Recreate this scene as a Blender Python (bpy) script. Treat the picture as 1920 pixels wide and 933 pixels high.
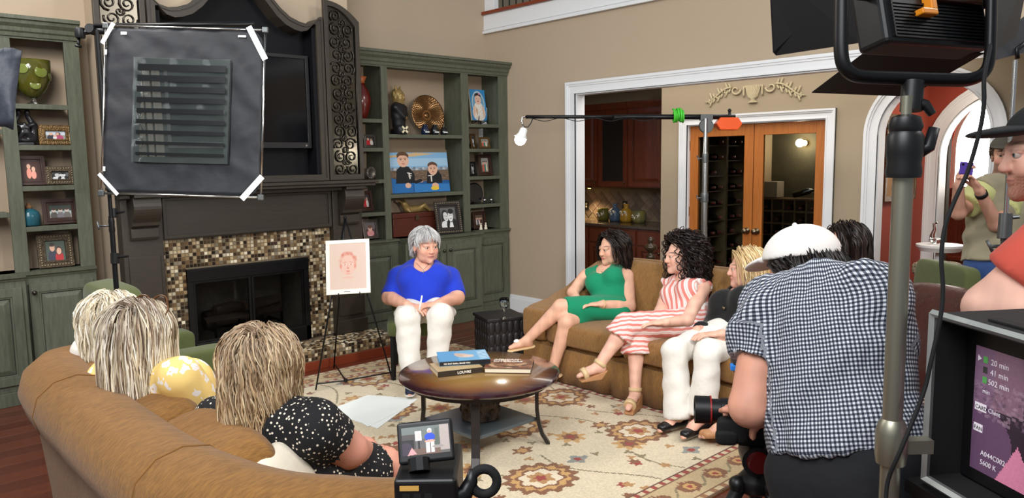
import bpy, bmesh, math, random
import numpy as np
from mathutils import Vector, Matrix
random.seed(7)
rng = np.random.default_rng(7)
for o in list(bpy.data.objects):
 bpy.data.objects.remove(o)
SC = bpy.context.scene
COL = SC.collection
PI = math.pi
# ---------------------------------------------------------------- camera
F_PX, CXP, CYP = 1430.0, 960.0, 466.5
EYE = 1.68
PITCH, ROLL, AZ = math.radians(6.66), math.radians(0.81), math.radians(47.0)
FW = np.array([math.cos(AZ) * math.cos(PITCH), math.sin(AZ) * math.cos(PITCH), -math.sin(PITCH)])
_r = np.array([math.sin(AZ), -math.cos(AZ), 0.0])
_u = np.cross(_r, FW)
RT = math.cos(ROLL) * _r - math.sin(ROLL) * _u
UP = math.sin(ROLL) * _r + math.cos(ROLL) * _u
CAM = np.array([0, 0, EYE])
def P(px, py, x=None, y=None, z=None, d=None):
 v = FW + RT * ((px - CXP) / F_PX) - UP * ((py - CYP) / F_PX)
 if x is not None:
  t = x / v[0]
 elif y is not None:
  t = y / v[1]
 elif z is not None:
  t = (z - EYE) / v[2]
 else:
  t = d
 return CAM + v * t
cd = bpy.data.cameras.new('camera')
cd.sensor_width = 36.0
cd.lens = F_PX / 1920 * 36.0
cd.clip_start = 0.02
cam = bpy.data.objects.new('camera', cd)
COL.objects.link(cam)
cam.matrix_world = Matrix(((RT[0], UP[0], -FW[0], 0), (RT[1], UP[1], -FW[1], 0), (RT[2], UP[2], -FW[2], EYE), (0, 0, 0, 1)))
SC.camera = cam
# ---------------------------------------------------------------- light
w = bpy.data.worlds.new('world')
SC.world = w
w.use_nodes = True
w.node_tree.nodes['Background'].inputs[0].default_value = (0.86, 0.93, 1.0, 1)
w.node_tree.nodes['Background'].inputs[1].default_value = 0.30
SC.view_settings.view_transform = 'Standard'
SC.view_settings.look = 'None'
SC.view_settings.exposure = 0.18
SC.view_settings.gamma = 1.0
SC.view_settings.use_curve_mapping = False
def area(name, loc, to, size, power, col=(1, 1, 1), spread=PI, sy=None):
 l = bpy.data.lights.new(name, 'AREA')
 l.energy = power
 l.color = col
 l.size = size
 if sy:
  l.shape = 'RECTANGLE'
  l.size_y = sy
 l.spread = spread
 o = bpy.data.objects.new(name, l)
 COL.objects.link(o)
 o.location = loc
 o.rotation_euler = (Vector(to) - Vector(loc)).to_track_quat('-Z', 'Y').to_euler()
 return o
# unseen area lights: windows presumed behind camera, film key from left, added side fill
area('window_daylight', (-1.2, 0.6, 4.4), (3.2, 4.6, 0.8), 2.6, 245, (0.96, 0.98, 1.0))
area('unseen_key', (0.3, 4.6, 3.6), (3.3, 4.3, 0.7), 0.9, 66, (1.0, 0.97, 0.93))
area('side_fill', (4.2, -0.6, 3.9), (3.0, 4.2, 0.6), 1.2, 80, (1.0, 0.97, 0.94))
area('dining_fill', (7.95, 2.0, 2.66), (7.95, 2.0, 0), .5, 26, (1.0, .9, .76))  # fill added to lift the dark red dining room, no fixture known there
area('hall_fill', (6.35, 3.9, 2.68), (6.35, 3.9, 0), .9, 34, (1.0, .96, .90), sy=3.6)  # added to brighten the hall, stands for no known ceiling lamp
# ---------------------------------------------------------------- materials
def lin(c):
 c = np.array(c, float)
 if c.max() > 1.001:
  c = c / 255.0
 return np.where(c <= 0.04045, c / 12.92, ((c + 0.055) / 1.055) ** 2.4)
MATS = {}
def mat(name, col=(128, 128, 128), rough=0.5, metal=0.0, var=None, bump=None, spec=0.5, emis=None, trans=0, attr=None,
  coat=0, sheen=0, alpha=1.0, col2=None, stretch=(1, 1, 1), ior=1.45, detail=4):
 if name in MATS:
  return MATS[name]
 m = bpy.data.materials.new(name)
 m.use_nodes = True
 nt = m.node_tree
 b = nt.nodes['Principled BSDF']
 c = lin(col)
 b.inputs['Base Color'].default_value = (*c, 1)
 b.inputs['Roughness'].default_value = rough
 b.inputs['Metallic'].default_value = metal
 b.inputs['Specular IOR Level'].default_value = spec
 b.inputs['IOR'].default_value = ior
 b.inputs['Transmission Weight'].default_value = trans
 b.inputs['Coat Weight'].default_value = coat
 b.inputs['Sheen Weight'].default_value = sheen
 b.inputs['Alpha'].default_value = alpha
 if emis:
  b.inputs['Emission Color'].default_value = (*lin(emis[0]), 1)
  b.inputs['Emission Strength'].default_value = emis[1]
 src = None
 if attr:
  a = nt.nodes.new('ShaderNodeVertexColor')
  a.layer_name = attr
  src = a.outputs['Color']
  nt.links.new(src, b.inputs['Base Color'])
 tc = mp = None
 if var or bump:
  tc = nt.nodes.new('ShaderNodeTexCoord')
  mp = nt.nodes.new('ShaderNodeMapping')
  mp.inputs['Scale'].default_value = stretch
  nt.links.new(tc.outputs['Object'], mp.inputs[0])
 if var:
  n = nt.nodes.new('ShaderNodeTexNoise')
  n.inputs['Scale'].default_value = var[0]
  n.inputs['Detail'].default_value = detail
  n.inputs['Roughness'].default_value = 0.65
  nt.links.new(mp.outputs[0], n.inputs['Vector'])
  r = nt.nodes.new('ShaderNodeValToRGB')
  r.color_ramp.elements[0].position = 0.32
  r.color_ramp.elements[1].position = 0.68
  mx = nt.nodes.new('ShaderNodeMix')
  mx.data_type = 'RGBA'
  mx.blend_type = 'MIX'
  nt.links.new(n.outputs['Fac'], r.inputs[0])
  k = nt.nodes.new('ShaderNodeMath')
  k.operation = 'MULTIPLY'
  k.inputs[1].default_value = var[1]
  nt.links.new(r.outputs[0], k.inputs[0])
  nt.links.new(k.outputs[0], mx.inputs[0])
  if src:
   nt.links.new(src, mx.inputs[6])
  else:
   mx.inputs[6].default_value = (*c, 1)
  c2 = lin(col2) if col2 is not None else c * 0.35
  mx.inputs[7].default_value = (*c2, 1)
  nt.links.new(mx.outputs[2], b.inputs['Base Color'])
 if bump:
  n = nt.nodes.new('ShaderNodeTexNoise')
  n.inputs['Scale'].default_value = bump[0]
  n.inputs['Detail'].default_value = 3
  nt.links.new(mp.outputs[0], n.inputs['Vector'])
  bp = nt.nodes.new('ShaderNodeBump')
  bp.inputs['Strength'].default_value = bump[1]
  bp.inputs['Distance'].default_value = 0.01
  nt.links.new(n.outputs['Fac'], bp.inputs['Height'])
  nt.links.new(bp.outputs[0], b.inputs['Normal'])
 MATS[name] = m
 return m
# ---------------------------------------------------------------- mesh builder
def V(*a):
 return np.array(a, float)
def nrm(v):
 v = np.asarray(v, float)
 return v / (np.linalg.norm(v) + 1e-12)
def rotz(a):
 c, s = math.cos(a), math.sin(a)
 return np.array([[c, -s, 0], [s, c, 0], [0, 0, 1.0]])
def rot(axis, a):
 return np.array(Matrix.Rotation(a, 3, Vector(axis)))
def frame_z(d, hint=(0, 0, 1)):
 z = nrm(d)
 h = np.array(hint, float)
 if abs(z @ nrm(h)) > 0.97:
  h = np.array([1.0, 0, 0])
 x = nrm(np.cross(h, z))
 y = np.cross(z, x)
 return np.stack([x, y, z], 1)
class G:
 def __init__(s, O=(0, 0, 0), R=None):
  s.v, s.f, s.c = [], [], []
  s.n = 0
  s.O = np.array(O, float)
  s.R = np.eye(3) if R is None else np.array(R, float)
 def add(s, v, f, col=None):
  v = np.asarray(v, float) @ s.R.T + s.O
  s.v.append(v)
  n = s.n
  s.f.extend([tuple(i + n for i in q) for q in f])
  s.n += len(v)
  s.c.append(np.tile(lin(col) if col is not None else np.ones(3), (len(v), 1)))
  return s
 def box(s, x0, x1, y0, y1, z0, z1, col=None):
  v = [(x, y, z) for z in (z0, z1) for y in (y0, y1) for x in (x0, x1)]
  f = [(0, 2, 3, 1), (4, 5, 7, 6), (0, 1, 5, 4), (2, 6, 7, 3), (0, 4, 6, 2), (1, 3, 7, 5)]
  return s.add(v, f, col)
 def obox(s, c, size, R=None, col=None):
  R = np.eye(3) if R is None else R
  h = np.array(size, float) / 2
  v = np.array([(x, y, z) for z in (-1, 1) for y in (-1, 1) for x in (-1, 1)]) * h
  f = [(0, 2, 3, 1), (4, 5, 7, 6), (0, 1, 5, 4), (2, 6, 7, 3), (0, 4, 6, 2), (1, 3, 7, 5)]
  return s.add(v @ np.asarray(R).T + np.array(c, float), f, col)
 def tube(s, pts, r, n=8, closed=False, col=None, flat=None):
  pts = np.asarray(pts, float)
  m = len(pts)
  r = np.full(m, r, float) if np.isscalar(r) else np.asarray(r, float)
  if closed:
   t = np.roll(pts, -1, 0) - np.roll(pts, 1, 0)
  else:
   t = np.gradient(pts, axis=0)
  t /= np.linalg.norm(t, axis=1)[:, None] + 1e-12
  X = frame_z(t[0])[:, 0]
  vs = []
  a = np.arange(n) * 2 * PI / n
  ca, sa = np.cos(a), np.sin(a)
  for i in range(m):
   X = nrm(X - t[i] * (X @ t[i]))
   Y = np.cross(t[i], X)
   fy = 1.0 if flat is None else flat
   vs.append(pts[i] + r[i] * (ca[:, None] * X + fy * sa[:, None] * Y))
  v = np.concatenate(vs)
  f = []
  for i in range(m if closed else m - 1):
   j = (i + 1) % m
   for k in range(n):
    l = (k + 1) % n
    f.append((i * n + k, i * n + l, j * n + l, j * n + k))
  if not closed:
   f.append(tuple(range(n))[::-1])
   f.append(tuple(range((m - 1) * n, m * n)))
  return s.add(v, f, col)
 def cyl(s, p0, p1, r0, r1=None, n=16, col=None):
  r1 = r0 if r1 is None else r1
  return s.tube([p0, p1], [r0, r1], n, col=col)
 def lathe(s, prof, n=24, c=(0, 0, 0), R=None, col=None):
  R = np.eye(3) if R is None else R
  a = np.arange(n) * 2 * PI / n
  v = np.array([(r * math.cos(t), r * math.sin(t), z) for r, z in prof for t in a])
  f = []
  m = len(prof)
  for i in range(m - 1):
   for k in range(n):
    l = (k + 1) % n
    f.append((i * n + k, i * n + l, (i + 1) * n + l, (i + 1) * n + k))
  if prof[0][0] > 1e-5:
   f.append(tuple(range(n))[::-1])
  if prof[-1][0] > 1e-5:
   f.append(tuple(range((m - 1) * n, m * n)))
  return s.add(v @ np.asarray(R).T + np.array(c, float), f, col)
 def ball(s, c, r, nu=16, nv=10, R=None, col=None):
  r = np.array([r] * 3 if np.isscalar(r) else r, float)
  R = np.eye(3) if R is None else R
  v = [(0, 0, -1)]
  for i in range(1, nv):
   p = -PI / 2 + PI * i / nv
   for k in range(nu):
    t = 2 * PI * k / nu
    v.append((math.cos(p) * math.cos(t), math.cos(p) * math.sin(t), math.sin(p)))
  v.append((0, 0, 1))
  f = []
  for k in range(nu):
   l = (k + 1) % nu
   f.append((0, 1 + l, 1 + k))
   for i in range(nv - 2):
    a = 1 + i * nu
    f.append((a + k, a + l, a + nu + l, a + nu + k))
   a = 1 + (nv - 2) * nu
   f.append((a + k, a + l, len(v) - 1))
  return s.add((np.array(v) * r) @ np.asarray(R).T + np.array(c, float), f, col)
 def prism(s, poly, t0, t1, o=(0, 0, 0), U=(1, 0, 0), W=(0, 0, 1), T=(0, 1, 0), col=None):
  o, U, W, T = map(lambda q: np.array(q, float), (o, U, W, T))
  n = len(poly)
  v = [o + U * a + W * b + T * t0 for a, b in poly] + [o + U * a + W * b + T * t1 for a, b in poly]
  f = [tuple(range(n)), tuple(range(2 * n - 1, n - 1, -1))]
  f += [(i, i + n, (i + 1) % n + n, (i + 1) % n) for i in range(n)]
  return s.add(v, f, col)
 def band(s, outer, inner, t0, t1, o=(0, 0, 0), U=(1, 0, 0), W=(0, 0, 1), T=(0, 1, 0), closed=True, col=None):
  o, U, W, T = map(lambda q: np.array(q, float), (o, U, W, T))
  n = len(outer)
  v = []
  for t in (t0, t1):
   for L in (outer, inner):
    v += [o + U * a + W * b + T * t for a, b in L]
  f = []
  for i in range(n if closed else n - 1):
   j = (i + 1) % n
   f += [(i, j, n + j, n + i), (2 * n + i, 3 * n + i, 3 * n + j, 2 * n + j), (i, 2 * n + i, 2 * n + j, j),
                  (n + i, n + j, 3 * n + j, 3 * n + i)]
  if not closed:
   for i in (0, n - 1):
    f.append((i, n + i, 3 * n + i, 2 * n + i))
  return s.add(v, f, col)
 def obj(s, name, m, parent=None, smooth=False, bevel=0, kind=None, label=None, seg=2, auto=None):
  v = np.concatenate(s.v)
  lo, hi = v.min(0), v.max(0)
  c = np.array([(lo[0] + hi[0]) / 2, (lo[1] + hi[1]) / 2, lo[2]])
  me = bpy.data.meshes.new(name)
  me.from_pydata((v - c).tolist(), [], s.f)
  cc = np.concatenate(s.c)
  if not np.allclose(cc, 1):
   ca = me.color_attributes.new('Col', 'FLOAT_COLOR', 'POINT')
   ca.data.foreach_set('color', np.concatenate([cc, np.ones((len(cc), 1))], 1).ravel())
  bm = bmesh.new()
  bm.from_mesh(me)
  bmesh.ops.recalc_face_normals(bm, faces=bm.faces)
  bm.to_mesh(me)
  bm.free()
  if smooth:
   me.shade_smooth()
   if auto:
    me.set_sharp_from_angle(angle=math.radians(auto))
  me.materials.append(MATS[m] if isinstance(m, str) else m)
  o = link(name, me, c, parent)
  if bevel:
   b = o.modifiers.new('bevel', 'BEVEL')
   b.width = bevel
   b.segments = seg
   b.limit_method = 'ANGLE'
   b.harden_normals = False
  if kind:
   o['kind'] = kind
  if label:
   o['label'] = label
  return o
def wm(o):
 m = o.matrix_basis.copy()
 if o.parent:
  m = wm(o.parent) @ o.matrix_parent_inverse @ m
 return m
def link(name, data, loc, parent=None):
 o = bpy.data.objects.new(name, data)
 COL.objects.link(o)
 o.location = loc
 if parent:
  o.parent = parent
  o.matrix_parent_inverse = wm(parent).inverted()
 return o
def tag(o, label, cat, group=None):
 o['label'] = label
 o['category'] = cat
 if group:
  o['group'] = group
 return o
def thing(name, label, cat, loc=(0, 0, 0), rz=0, group=None):
 o = bpy.data.objects.new(name, None)
 o.empty_display_size = 0.1
 COL.objects.link(o)
 o.location = loc
 o.rotation_euler = (0, 0, rz)
 return tag(o, label, cat, group)
def copy_tree(o, parent=None):
 c = o.copy()
 COL.objects.link(c)
 if parent:
  mpi = c.matrix_parent_inverse.copy()
  c.parent = parent
  c.matrix_parent_inverse = mpi
 for ch in list(o.children):
  copy_tree(ch, c)
 return c
def struct(o):
 o['kind'] = 'structure'
 return o
def piece(name, mesh, loc, parent, R=None, scale=None):
 o = bpy.data.objects.new(name, mesh)
 COL.objects.link(o)
 M4 = Matrix.Identity(4)
 if R is not None:
  M4 = Matrix(np.asarray(R).tolist()).to_4x4()
 if scale is not None:
  M4 = M4 @ Matrix.Diagonal((*scale, 1))
 M4.translation = Vector(np.asarray(loc, float))
 o.matrix_basis = M4
 o.parent = parent
 o.matrix_parent_inverse = wm(parent).inverted()
 return o
def boxmesh(name, sx, sy, sz, m, ch=0.0):
 me = bpy.data.meshes.new(name)
 a, b = sx / 2, sy / 2
 if ch:
  v = [(-a, -b, 0), (a, -b, 0), (a, b, 0), (-a, b, 0), (-a, -b, sz - ch), (a, -b, sz - ch), (a, b, sz - ch), (-a, b, sz - ch),
             (-a + ch, -b + ch, sz), (a - ch, -b + ch, sz), (a - ch, b - ch, sz), (-a + ch, b - ch, sz)]
  f = [(3, 2, 1, 0), (8, 9, 10, 11)]
  for k in (0, 4):
   f += [(k + i, k + (i + 1) % 4, k + 4 + (i + 1) % 4, k + 4 + i) for i in range(4)]
 else:
  v = [(-a, -b, 0), (a, -b, 0), (a, b, 0), (-a, b, 0), (-a, -b, sz), (a, -b, sz), (a, b, sz), (-a, b, sz)]
  f = [(3, 2, 1, 0), (4, 5, 6, 7)] + [(i, (i + 1) % 4, 4 + (i + 1) % 4, 4 + i) for i in range(4)]
 me.from_pydata(v, [], f)
 me.materials.append(MATS[m] if isinstance(m, str) else m)
 return me
# ---------------------------------------------------------------- painted rasters (flat prints, rug, photos)
class Paint:
 def __init__(s, w, h, bg):
  s.w, s.h = w, h
  s.a = np.tile(lin(bg), (h, w, 1))
  yy, xx = np.mgrid[0:h, 0:w]
  s.x = (xx + 0.5) / w
  s.y = 1 - (yy + 0.5) / h
 def _put(s, msk, c, al=1.0):
  k = (msk * al)[..., None]
  s.a = s.a * (1 - k) + lin(c) * k
 def ell(s, cx, cy, rx, ry, c, ang=0, al=1.0, soft=0.0):
  dx, dy = s.x - cx, s.y - cy
  ca, sa = math.cos(ang), math.sin(ang)
  u, v = (dx * ca + dy * sa) / rx, (-dx * sa + dy * ca) / ry
  d = u * u + v * v
  m = (d < 1).astype(float) if not soft else np.clip((1 + soft - d) / (2 * soft), 0, 1)
  s._put(m, c, al)
  return s
 def rect(s, x0, x1, y0, y1, c, al=1.0):
  s._put(((s.x >= x0) & (s.x < x1) & (s.y >= y0) & (s.y < y1)).astype(float), c, al)
  return s
 def poly(s, pts, c, al=1.0):
  ins = np.zeros(s.x.shape, bool)
  n = len(pts)
  for i in range(n):
   (x0, y0), (x1, y1) = pts[i], pts[(i + 1) % n]
   if y0 == y1:
    continue
   k = ((s.y >= min(y0, y1)) & (s.y < max(y0, y1))) & (s.x < x0 + (s.y - y0) * (x1 - x0) / (y1 - y0))
   ins ^= k
  s._put(ins.astype(float), c, al)
  return s
 def line(s, x0, y0, x1, y1, wd, c, al=1.0):
  d = V(x1 - x0, y1 - y0)
  L2 = d @ d + 1e-12
  t = np.clip(((s.x - x0) * d[0] + (s.y - y0) * d[1]) / L2, 0, 1)
  q = np.hypot(s.x - x0 - t * d[0], (s.y - y0 - t * d[1]))
  s._put((q < wd).astype(float), c, al)
  return s
 def noise(s, amt):
  s.a = s.a * (1 + amt * (rng.random(s.a.shape[:2])[..., None] - 0.5))
  return s
mat('print', attr='Col', rough=0.45)
mat('canvas_print', attr='Col', rough=0.75)
def sheet(name, pt, o, U, W, wd, ht, m, parent, off=0.0):
 nx, ny = pt.w, pt.h
 N = np.cross(U, W)
 us, ws = np.linspace(0, wd, nx + 1), np.linspace(0, ht, ny + 1)
 v = (np.array(o)[None, None] + us[None, :, None] * np.array(U) + ws[:, None, None] * np.array(W) + off * N).reshape(-1, 3)
 img = pt.a[::-1]
 me = bpy.data.meshes.new(name)
 i = np.arange(nx * ny)
 a = (i // nx) * (nx + 1) + i % nx
 f = np.stack([a, a + 1, a + nx + 2, a + nx + 1], 1)
 c = v.mean(0)
 me.from_pydata((v - c).tolist(), [], f.tolist())
 ca = me.color_attributes.new('Col', 'FLOAT_COLOR', 'CORNER')
 cc = np.concatenate([img.reshape(-1, 3), np.ones((nx * ny, 1))], 1)
 ca.data.foreach_set('color', np.repeat(cc, 4, 0).ravel().astype(np.float32))
 me.materials.append(MATS[m] if isinstance(m, str) else m)
 return link(name, me, c, parent)
def text(name, body, o, U, W, size, m, parent, align='LEFT', ext=0.0005, bold=0):
 cu = bpy.data.curves.new('t', 'FONT')
 cu.body = body
 cu.size = size
 cu.align_x = align
 cu.extrude = ext
 cu.offset = bold
 cu.resolution_u = 2
 t = bpy.data.objects.new('t', cu)
 COL.objects.link(t)
 dg = bpy.context.evaluated_depsgraph_get()
 me = bpy.data.meshes.new_from_object(t.evaluated_get(dg))
 bpy.data.objects.remove(t)
 me.name = name
 me.materials.clear()
 me.materials.append(MATS[m] if isinstance(m, str) else m)
 N = np.cross(U, W)
 R = np.stack([U, W, N], 1)
 return piece(name, me, o, parent, R)
# ================================================================= the room
mat('wall_paint', (176, 158, 136), 0.85, var=(3, 0.08), col2=(160, 142, 120))
mat('taupe_paint', (160, 145, 122), 0.85, var=(3, 0.08), col2=(144, 129, 108))
mat('white_trim', (222, 224, 226), 0.35)
mat('red_paint', (150, 62, 44), 0.8, var=(4, 0.15), col2=(120, 46, 34))
mat('floor_wood', (104, 50, 32), 0.28, var=(6, 0.75), col2=(66, 28, 19), stretch=(1, 12, 12), coat=0.25)
mat('plank_a', (108, 52, 33), 0.3, var=(7, 0.7), col2=(74, 32, 21), stretch=(1, 14, 14), coat=0.25)
mat('plank_b', (96, 44, 28), 0.3, var=(7, 0.7), col2=(62, 26, 17), stretch=(1, 14, 14), coat=0.25)
mat('green_paint', (92, 96, 80), 0.55, var=(9, 0.55), col2=(60, 62, 51), stretch=(6, 6, 0.7), bump=(60, 0.08))
mat('green_glaze', (40, 47, 38), 0.6)
mat('niche_paint', (166, 146, 124), 0.9)
mat('dark_wood', (56, 49, 41), 0.45, var=(8, 0.5), col2=(38, 33, 27), stretch=(0.8, 8, 8))
mat('dark_gap', (14, 12, 11), 0.9)
mat('brass_dark', (120, 108, 88), 0.3, metal=1)
mat('iron', (34, 33, 32), 0.45, metal=0.8)
mat('black_metal', (14, 14, 16), 0.38, metal=0.3)
mat('black_plastic', (13, 13, 15), 0.42)
mat('black_matte', (13, 13, 14), 0.8)
mat('cherry', (112, 52, 28), 0.3, var=(6, 0.6), col2=(70, 30, 17), stretch=(6, 6, 0.8), coat=0.2)
mat('door_oak', (176, 106, 46), 0.4, var=(7, 0.5), col2=(140, 78, 32), stretch=(6, 6, 0.6))
mat('mirror', (200, 205, 205), 0.06, metal=1)
mat('clear_glass', (235, 242, 240), 0.03, trans=1, ior=1.02, spec=0.6)
mat('chrome', (190, 190, 188), 0.22, metal=1)
mat('steel', (150, 147, 131), 0.42, metal=.9)
mat('window_light', (255, 255, 255), 0.5, emis=((255, 250, 242), 12.0))
WX, WY = 5.75, 6.55   # right wall, fireplace wall
# floor: sub floor slab with planks laid on it
fl = struct(G().box(-2.5, 14, -2.5, 9, -0.10, -0.012).obj('floor', 'floor_wood'))
y = -0.6
k = 0
pm = {}
while y < 6.5:
 x = -1.2 - (k * 0.77) % 1.6
 j = 0
 while x < 7.0:
  L = [1.7, 2.1, 1.4, 2.4][(j + k) % 4]
  x1 = min(x + L, 7.0)
  key = (round(x1 - x, 3), (j * 3 + k) % 2)
  if key not in pm:
   pm[key] = boxmesh('plank', x1 - x - 0.002, 0.1375, 0.012, 'plank_a' if key[1] else 'plank_b', 0.0012)
  cx_, cy_ = (x + x1) / 2, y + 0.07
  if not (1.4 < x and x1 < 4.0 and 2.1 < cy_ < 5.2) and cy_ < 6.4 and (cx_ > -0.9):
   piece('plank', pm[key], (cx_, cy_, -0.012), fl)
  x = x1
  j += 1
 y += 0.14
 k += 1
# fireplace wall and chimney breast
wb = struct(G().box(-2.5, WX, WY, WY + 0.15, 0, 5.2).obj('wall_back', 'wall_paint'))
BX0, BX1, BY = 1.71, 3.66, 6.0
G().box(BX0, 2.12, BY, WY, 0, 5.2).box(3.14, BX1, BY, WY, 0, 5.2).box(2.12, 3.14, BY, WY, 0.88, 5.2).box(2.12, 3.14, BY, WY, 0, 0.17).box(
 2.12, 3.14, 6.45, WY, 0.17, 0.88).obj('chimney_breast', 'wall_paint', wb)
# right wall with the wide cased opening and the loft above
OY0, OY1, OZ = 0.3, 5.205, 2.325
g = G()
g.prism([(-1.5, 0), (OY0, 0), (OY0, OZ), (OY1, OZ), (OY1, 0), (WY + .15, 0), (WY + .15, 3.28), (-1.5, 3.28)], WX, WX + 0.12,
  U=(0, 1, 0), T=(1, 0, 0))
wr = struct(g.obj('wall_right', 'wall_paint'))
def casing(path, wd, x, name, jamb=0.12, parent=None):
 path = np.array(path, float)
 n = len(path)
 tan = np.gradient(path, axis=0)
 out = np.zeros_like(path)
 for i in range(n):
  a = path[i] - path[i - 1] if i > 0 else path[1] - path[0]
  b = path[i + 1] - path[i] if i < n - 1 else path[-1] - path[-2]
  na, nb = nrm(V(-a[1], a[0])), nrm(V(-b[1], b[0]))
  m = nrm(na + nb)
  out[i] = m / max(0.3, m @ na)
 g = G()
 for a0, a1, t in ((0, 1.0, 0.018), (0.0, 0.12, 0.024), (0.62, 0.78, 0.026), (0.78, 1.0, 0.034)):
  g.band((path + out * wd * a1).tolist(), (path + out * wd * a0).tolist(), -t, 0.0, o=(x, 0, 0), U=(0, 1, 0), T=(1, 0, 0),
               closed=False)
 o = struct(g.obj(name, 'white_trim', parent))
 g = G()
 g.band((path).tolist(), (path - out * 0.012).tolist(), 0, jamb, o=(x, 0, 0), U=(0, 1, 0), T=(1, 0, 0), closed=False)
 g.obj('jamb_lining', 'white_trim', o)
 return o
casing([(OY1, 0.0), (OY1, OZ), (OY0, OZ), (OY0, 0.0)][::-1], 0.115, WX, 'trim_1')
# baseboard on the right wall between bookcase and opening
g = G()
for z0, z1, t in ((0, 0.15, 0.016), (0.15, 0.172, 0.012), (0.172, 0.186, 0.008)):
 g.box(WX - t, WX, 5.325, 6.2, z0, z1)
struct(g.obj('baseboard_right', 'white_trim'))
struct(G().box(-1.2, 0.1, WY - 0.016, WY, 0, 0.18).obj('baseboard_back', 'white_trim'))
# loft edge: white fascia, bead, wooden cap, newel block, iron balusters
lb = thing('loft_balustrade', 'iron balustrade with white fascia and red wood cap at the loft edge', 'balustrade', (WX, 4.5, 3.06))
g = G()
g.box(WX - 0.025, WX, -1.4, WY - .001, 3.07, 3.27)
g.box(WX - 0.045, WX - 0.025, -1.4, WY - .001, 3.07, 3.095)
g.box(WX - 0.035, WX - 0.025, -1.4, WY - .001, 3.11, 3.12)
g.obj('fascia', 'white_trim', lb)
mat('cap_wood', (132, 58, 34), 0.35, var=(8, 0.5), col2=(100, 40, 24), stretch=(8, 1, 8))
G().box(WX - 0.06, WX + 0.14, -1.4, WY - .001, 3.27, 3.305).obj('cap_rail', 'cap_wood', lb, bevel=0.006)
G().box(WX - 0.01, WX + 0.06, WY - 0.16, WY - .002, 3.305, 3.5).obj('newel_block', 'white_trim', lb, bevel=0.004)
bal = G().cyl((0, 0, 0), (0, 0, 0.95), 0.008, n=6).obj('baluster', 'iron', lb)
bal.location = (WX + 0.04, WY - 0.25, 3.305)
bal.matrix_parent_inverse = wm(lb).inverted()
for i in range(1, 26):
 c = bal.copy()
 COL.objects.link(c)
 c.location = (WX + 0.04, WY - 0.25 - 0.105 * i, 3.305)
G().box(WX + 0.01, WX + 0.07, -1.4, WY, 4.255, 4.3).obj('hand_rail', 'cap_wood', lb, bevel=0.006)
struct(G().box(8.05, 8.15, -1.5, 9, 3.28, 5.2).obj('wall_loft', 'taupe_paint'))
struct(G().box(WX + .12, 8.15, -1.5, 9, 2.75, 3.28).obj('ceiling_hall', 'taupe_paint'))
# hall wall with the wine cellar doors and the arch (x = 7)
HX = 7.0
AC, AR, AZ0 = 2.315, 0.44, 1.85
arch = [(AC - AR * math.cos(t), AZ0 + AR * math.sin(t)) for t in np.linspace(0, PI, 25)]
DY0, DY1, DZ = 3.22, 4.73, 2.02
poly = [(-1.5, 0), (AC - AR, 0)] + arch + [(AC + AR, 0), (DY0, 0), (DY0, DZ), (DY1, DZ), (DY1, 0), (5.07, 0), (5.07, 2.75), (-1.5, 2.75)]
g = G()
g.prism(poly, HX, HX + 0.13, U=(0, 1, 0), T=(1, 0, 0))
wh = struct(g.obj('wall_hall', 'taupe_paint'))
casing([(AC - AR, 0)] + arch + [(AC + AR, 0)], 0.115, HX, 'trim_2', 0.13)
casing([(DY0, 0), (DY0, DZ), (DY1, DZ), (DY1, 0)], 0.09, HX, 'trim_3', 0.13)
# plaster overdoor ornament: urn, scrolls and leaf sprays
orn = thing('overdoor_ornament', 'pale plaster urn and scroll ornament on wall above the cellar doors', 'wall ornament', (HX, 3.94, 2.1))
mat('plaster', (186, 174, 142), 0.75, var=(30, 0.4), col2=(160, 144, 110))
oc = P(1413, 172, x=HX)
g = G(O=(HX - 0.004, oc[1], oc[2]), R=np.stack([V(0, -1, 0), V(0, 0, 1), V(-1, 0, 0)], 1))   # local x: right, y: up, z: out
def urn(g):
 rows = [(-0.105, .05), (-0.095, .045), (-0.085, .022), (-0.07, .02), (-0.05, .05), (0.0, .07), (0.045, .082), (0.055, .092), (0.065, .09)]
 for a in range(11):
  t0 = -1 + 2 * a / 11
  t1 = -1 + 2 * (a + 0.9) / 11
  for (y0, w0), (y1, w1) in zip(rows, rows[1:]):
   zz = 0.012 + 0.012 * (1 - ((t0 + t1) / 2) ** 2)
   g.add([(t0 * w0, y0, 0), (t1 * w0, y0, 0), (t1 * w1, y1, 0), (t0 * w1, y1, 0), (t0 * w0, y0, zz), (t1 * w0, y0, zz),
                   (t1 * w1, y1, zz), (t0 * w1, y1, zz)],
                  [(4, 5, 6, 7), (0, 1, 5, 4), (3, 2, 6, 7), (0, 4, 7, 3), (1, 2, 6, 5)])
urn(g)
g.obj('urn', 'plaster', orn)
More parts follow.
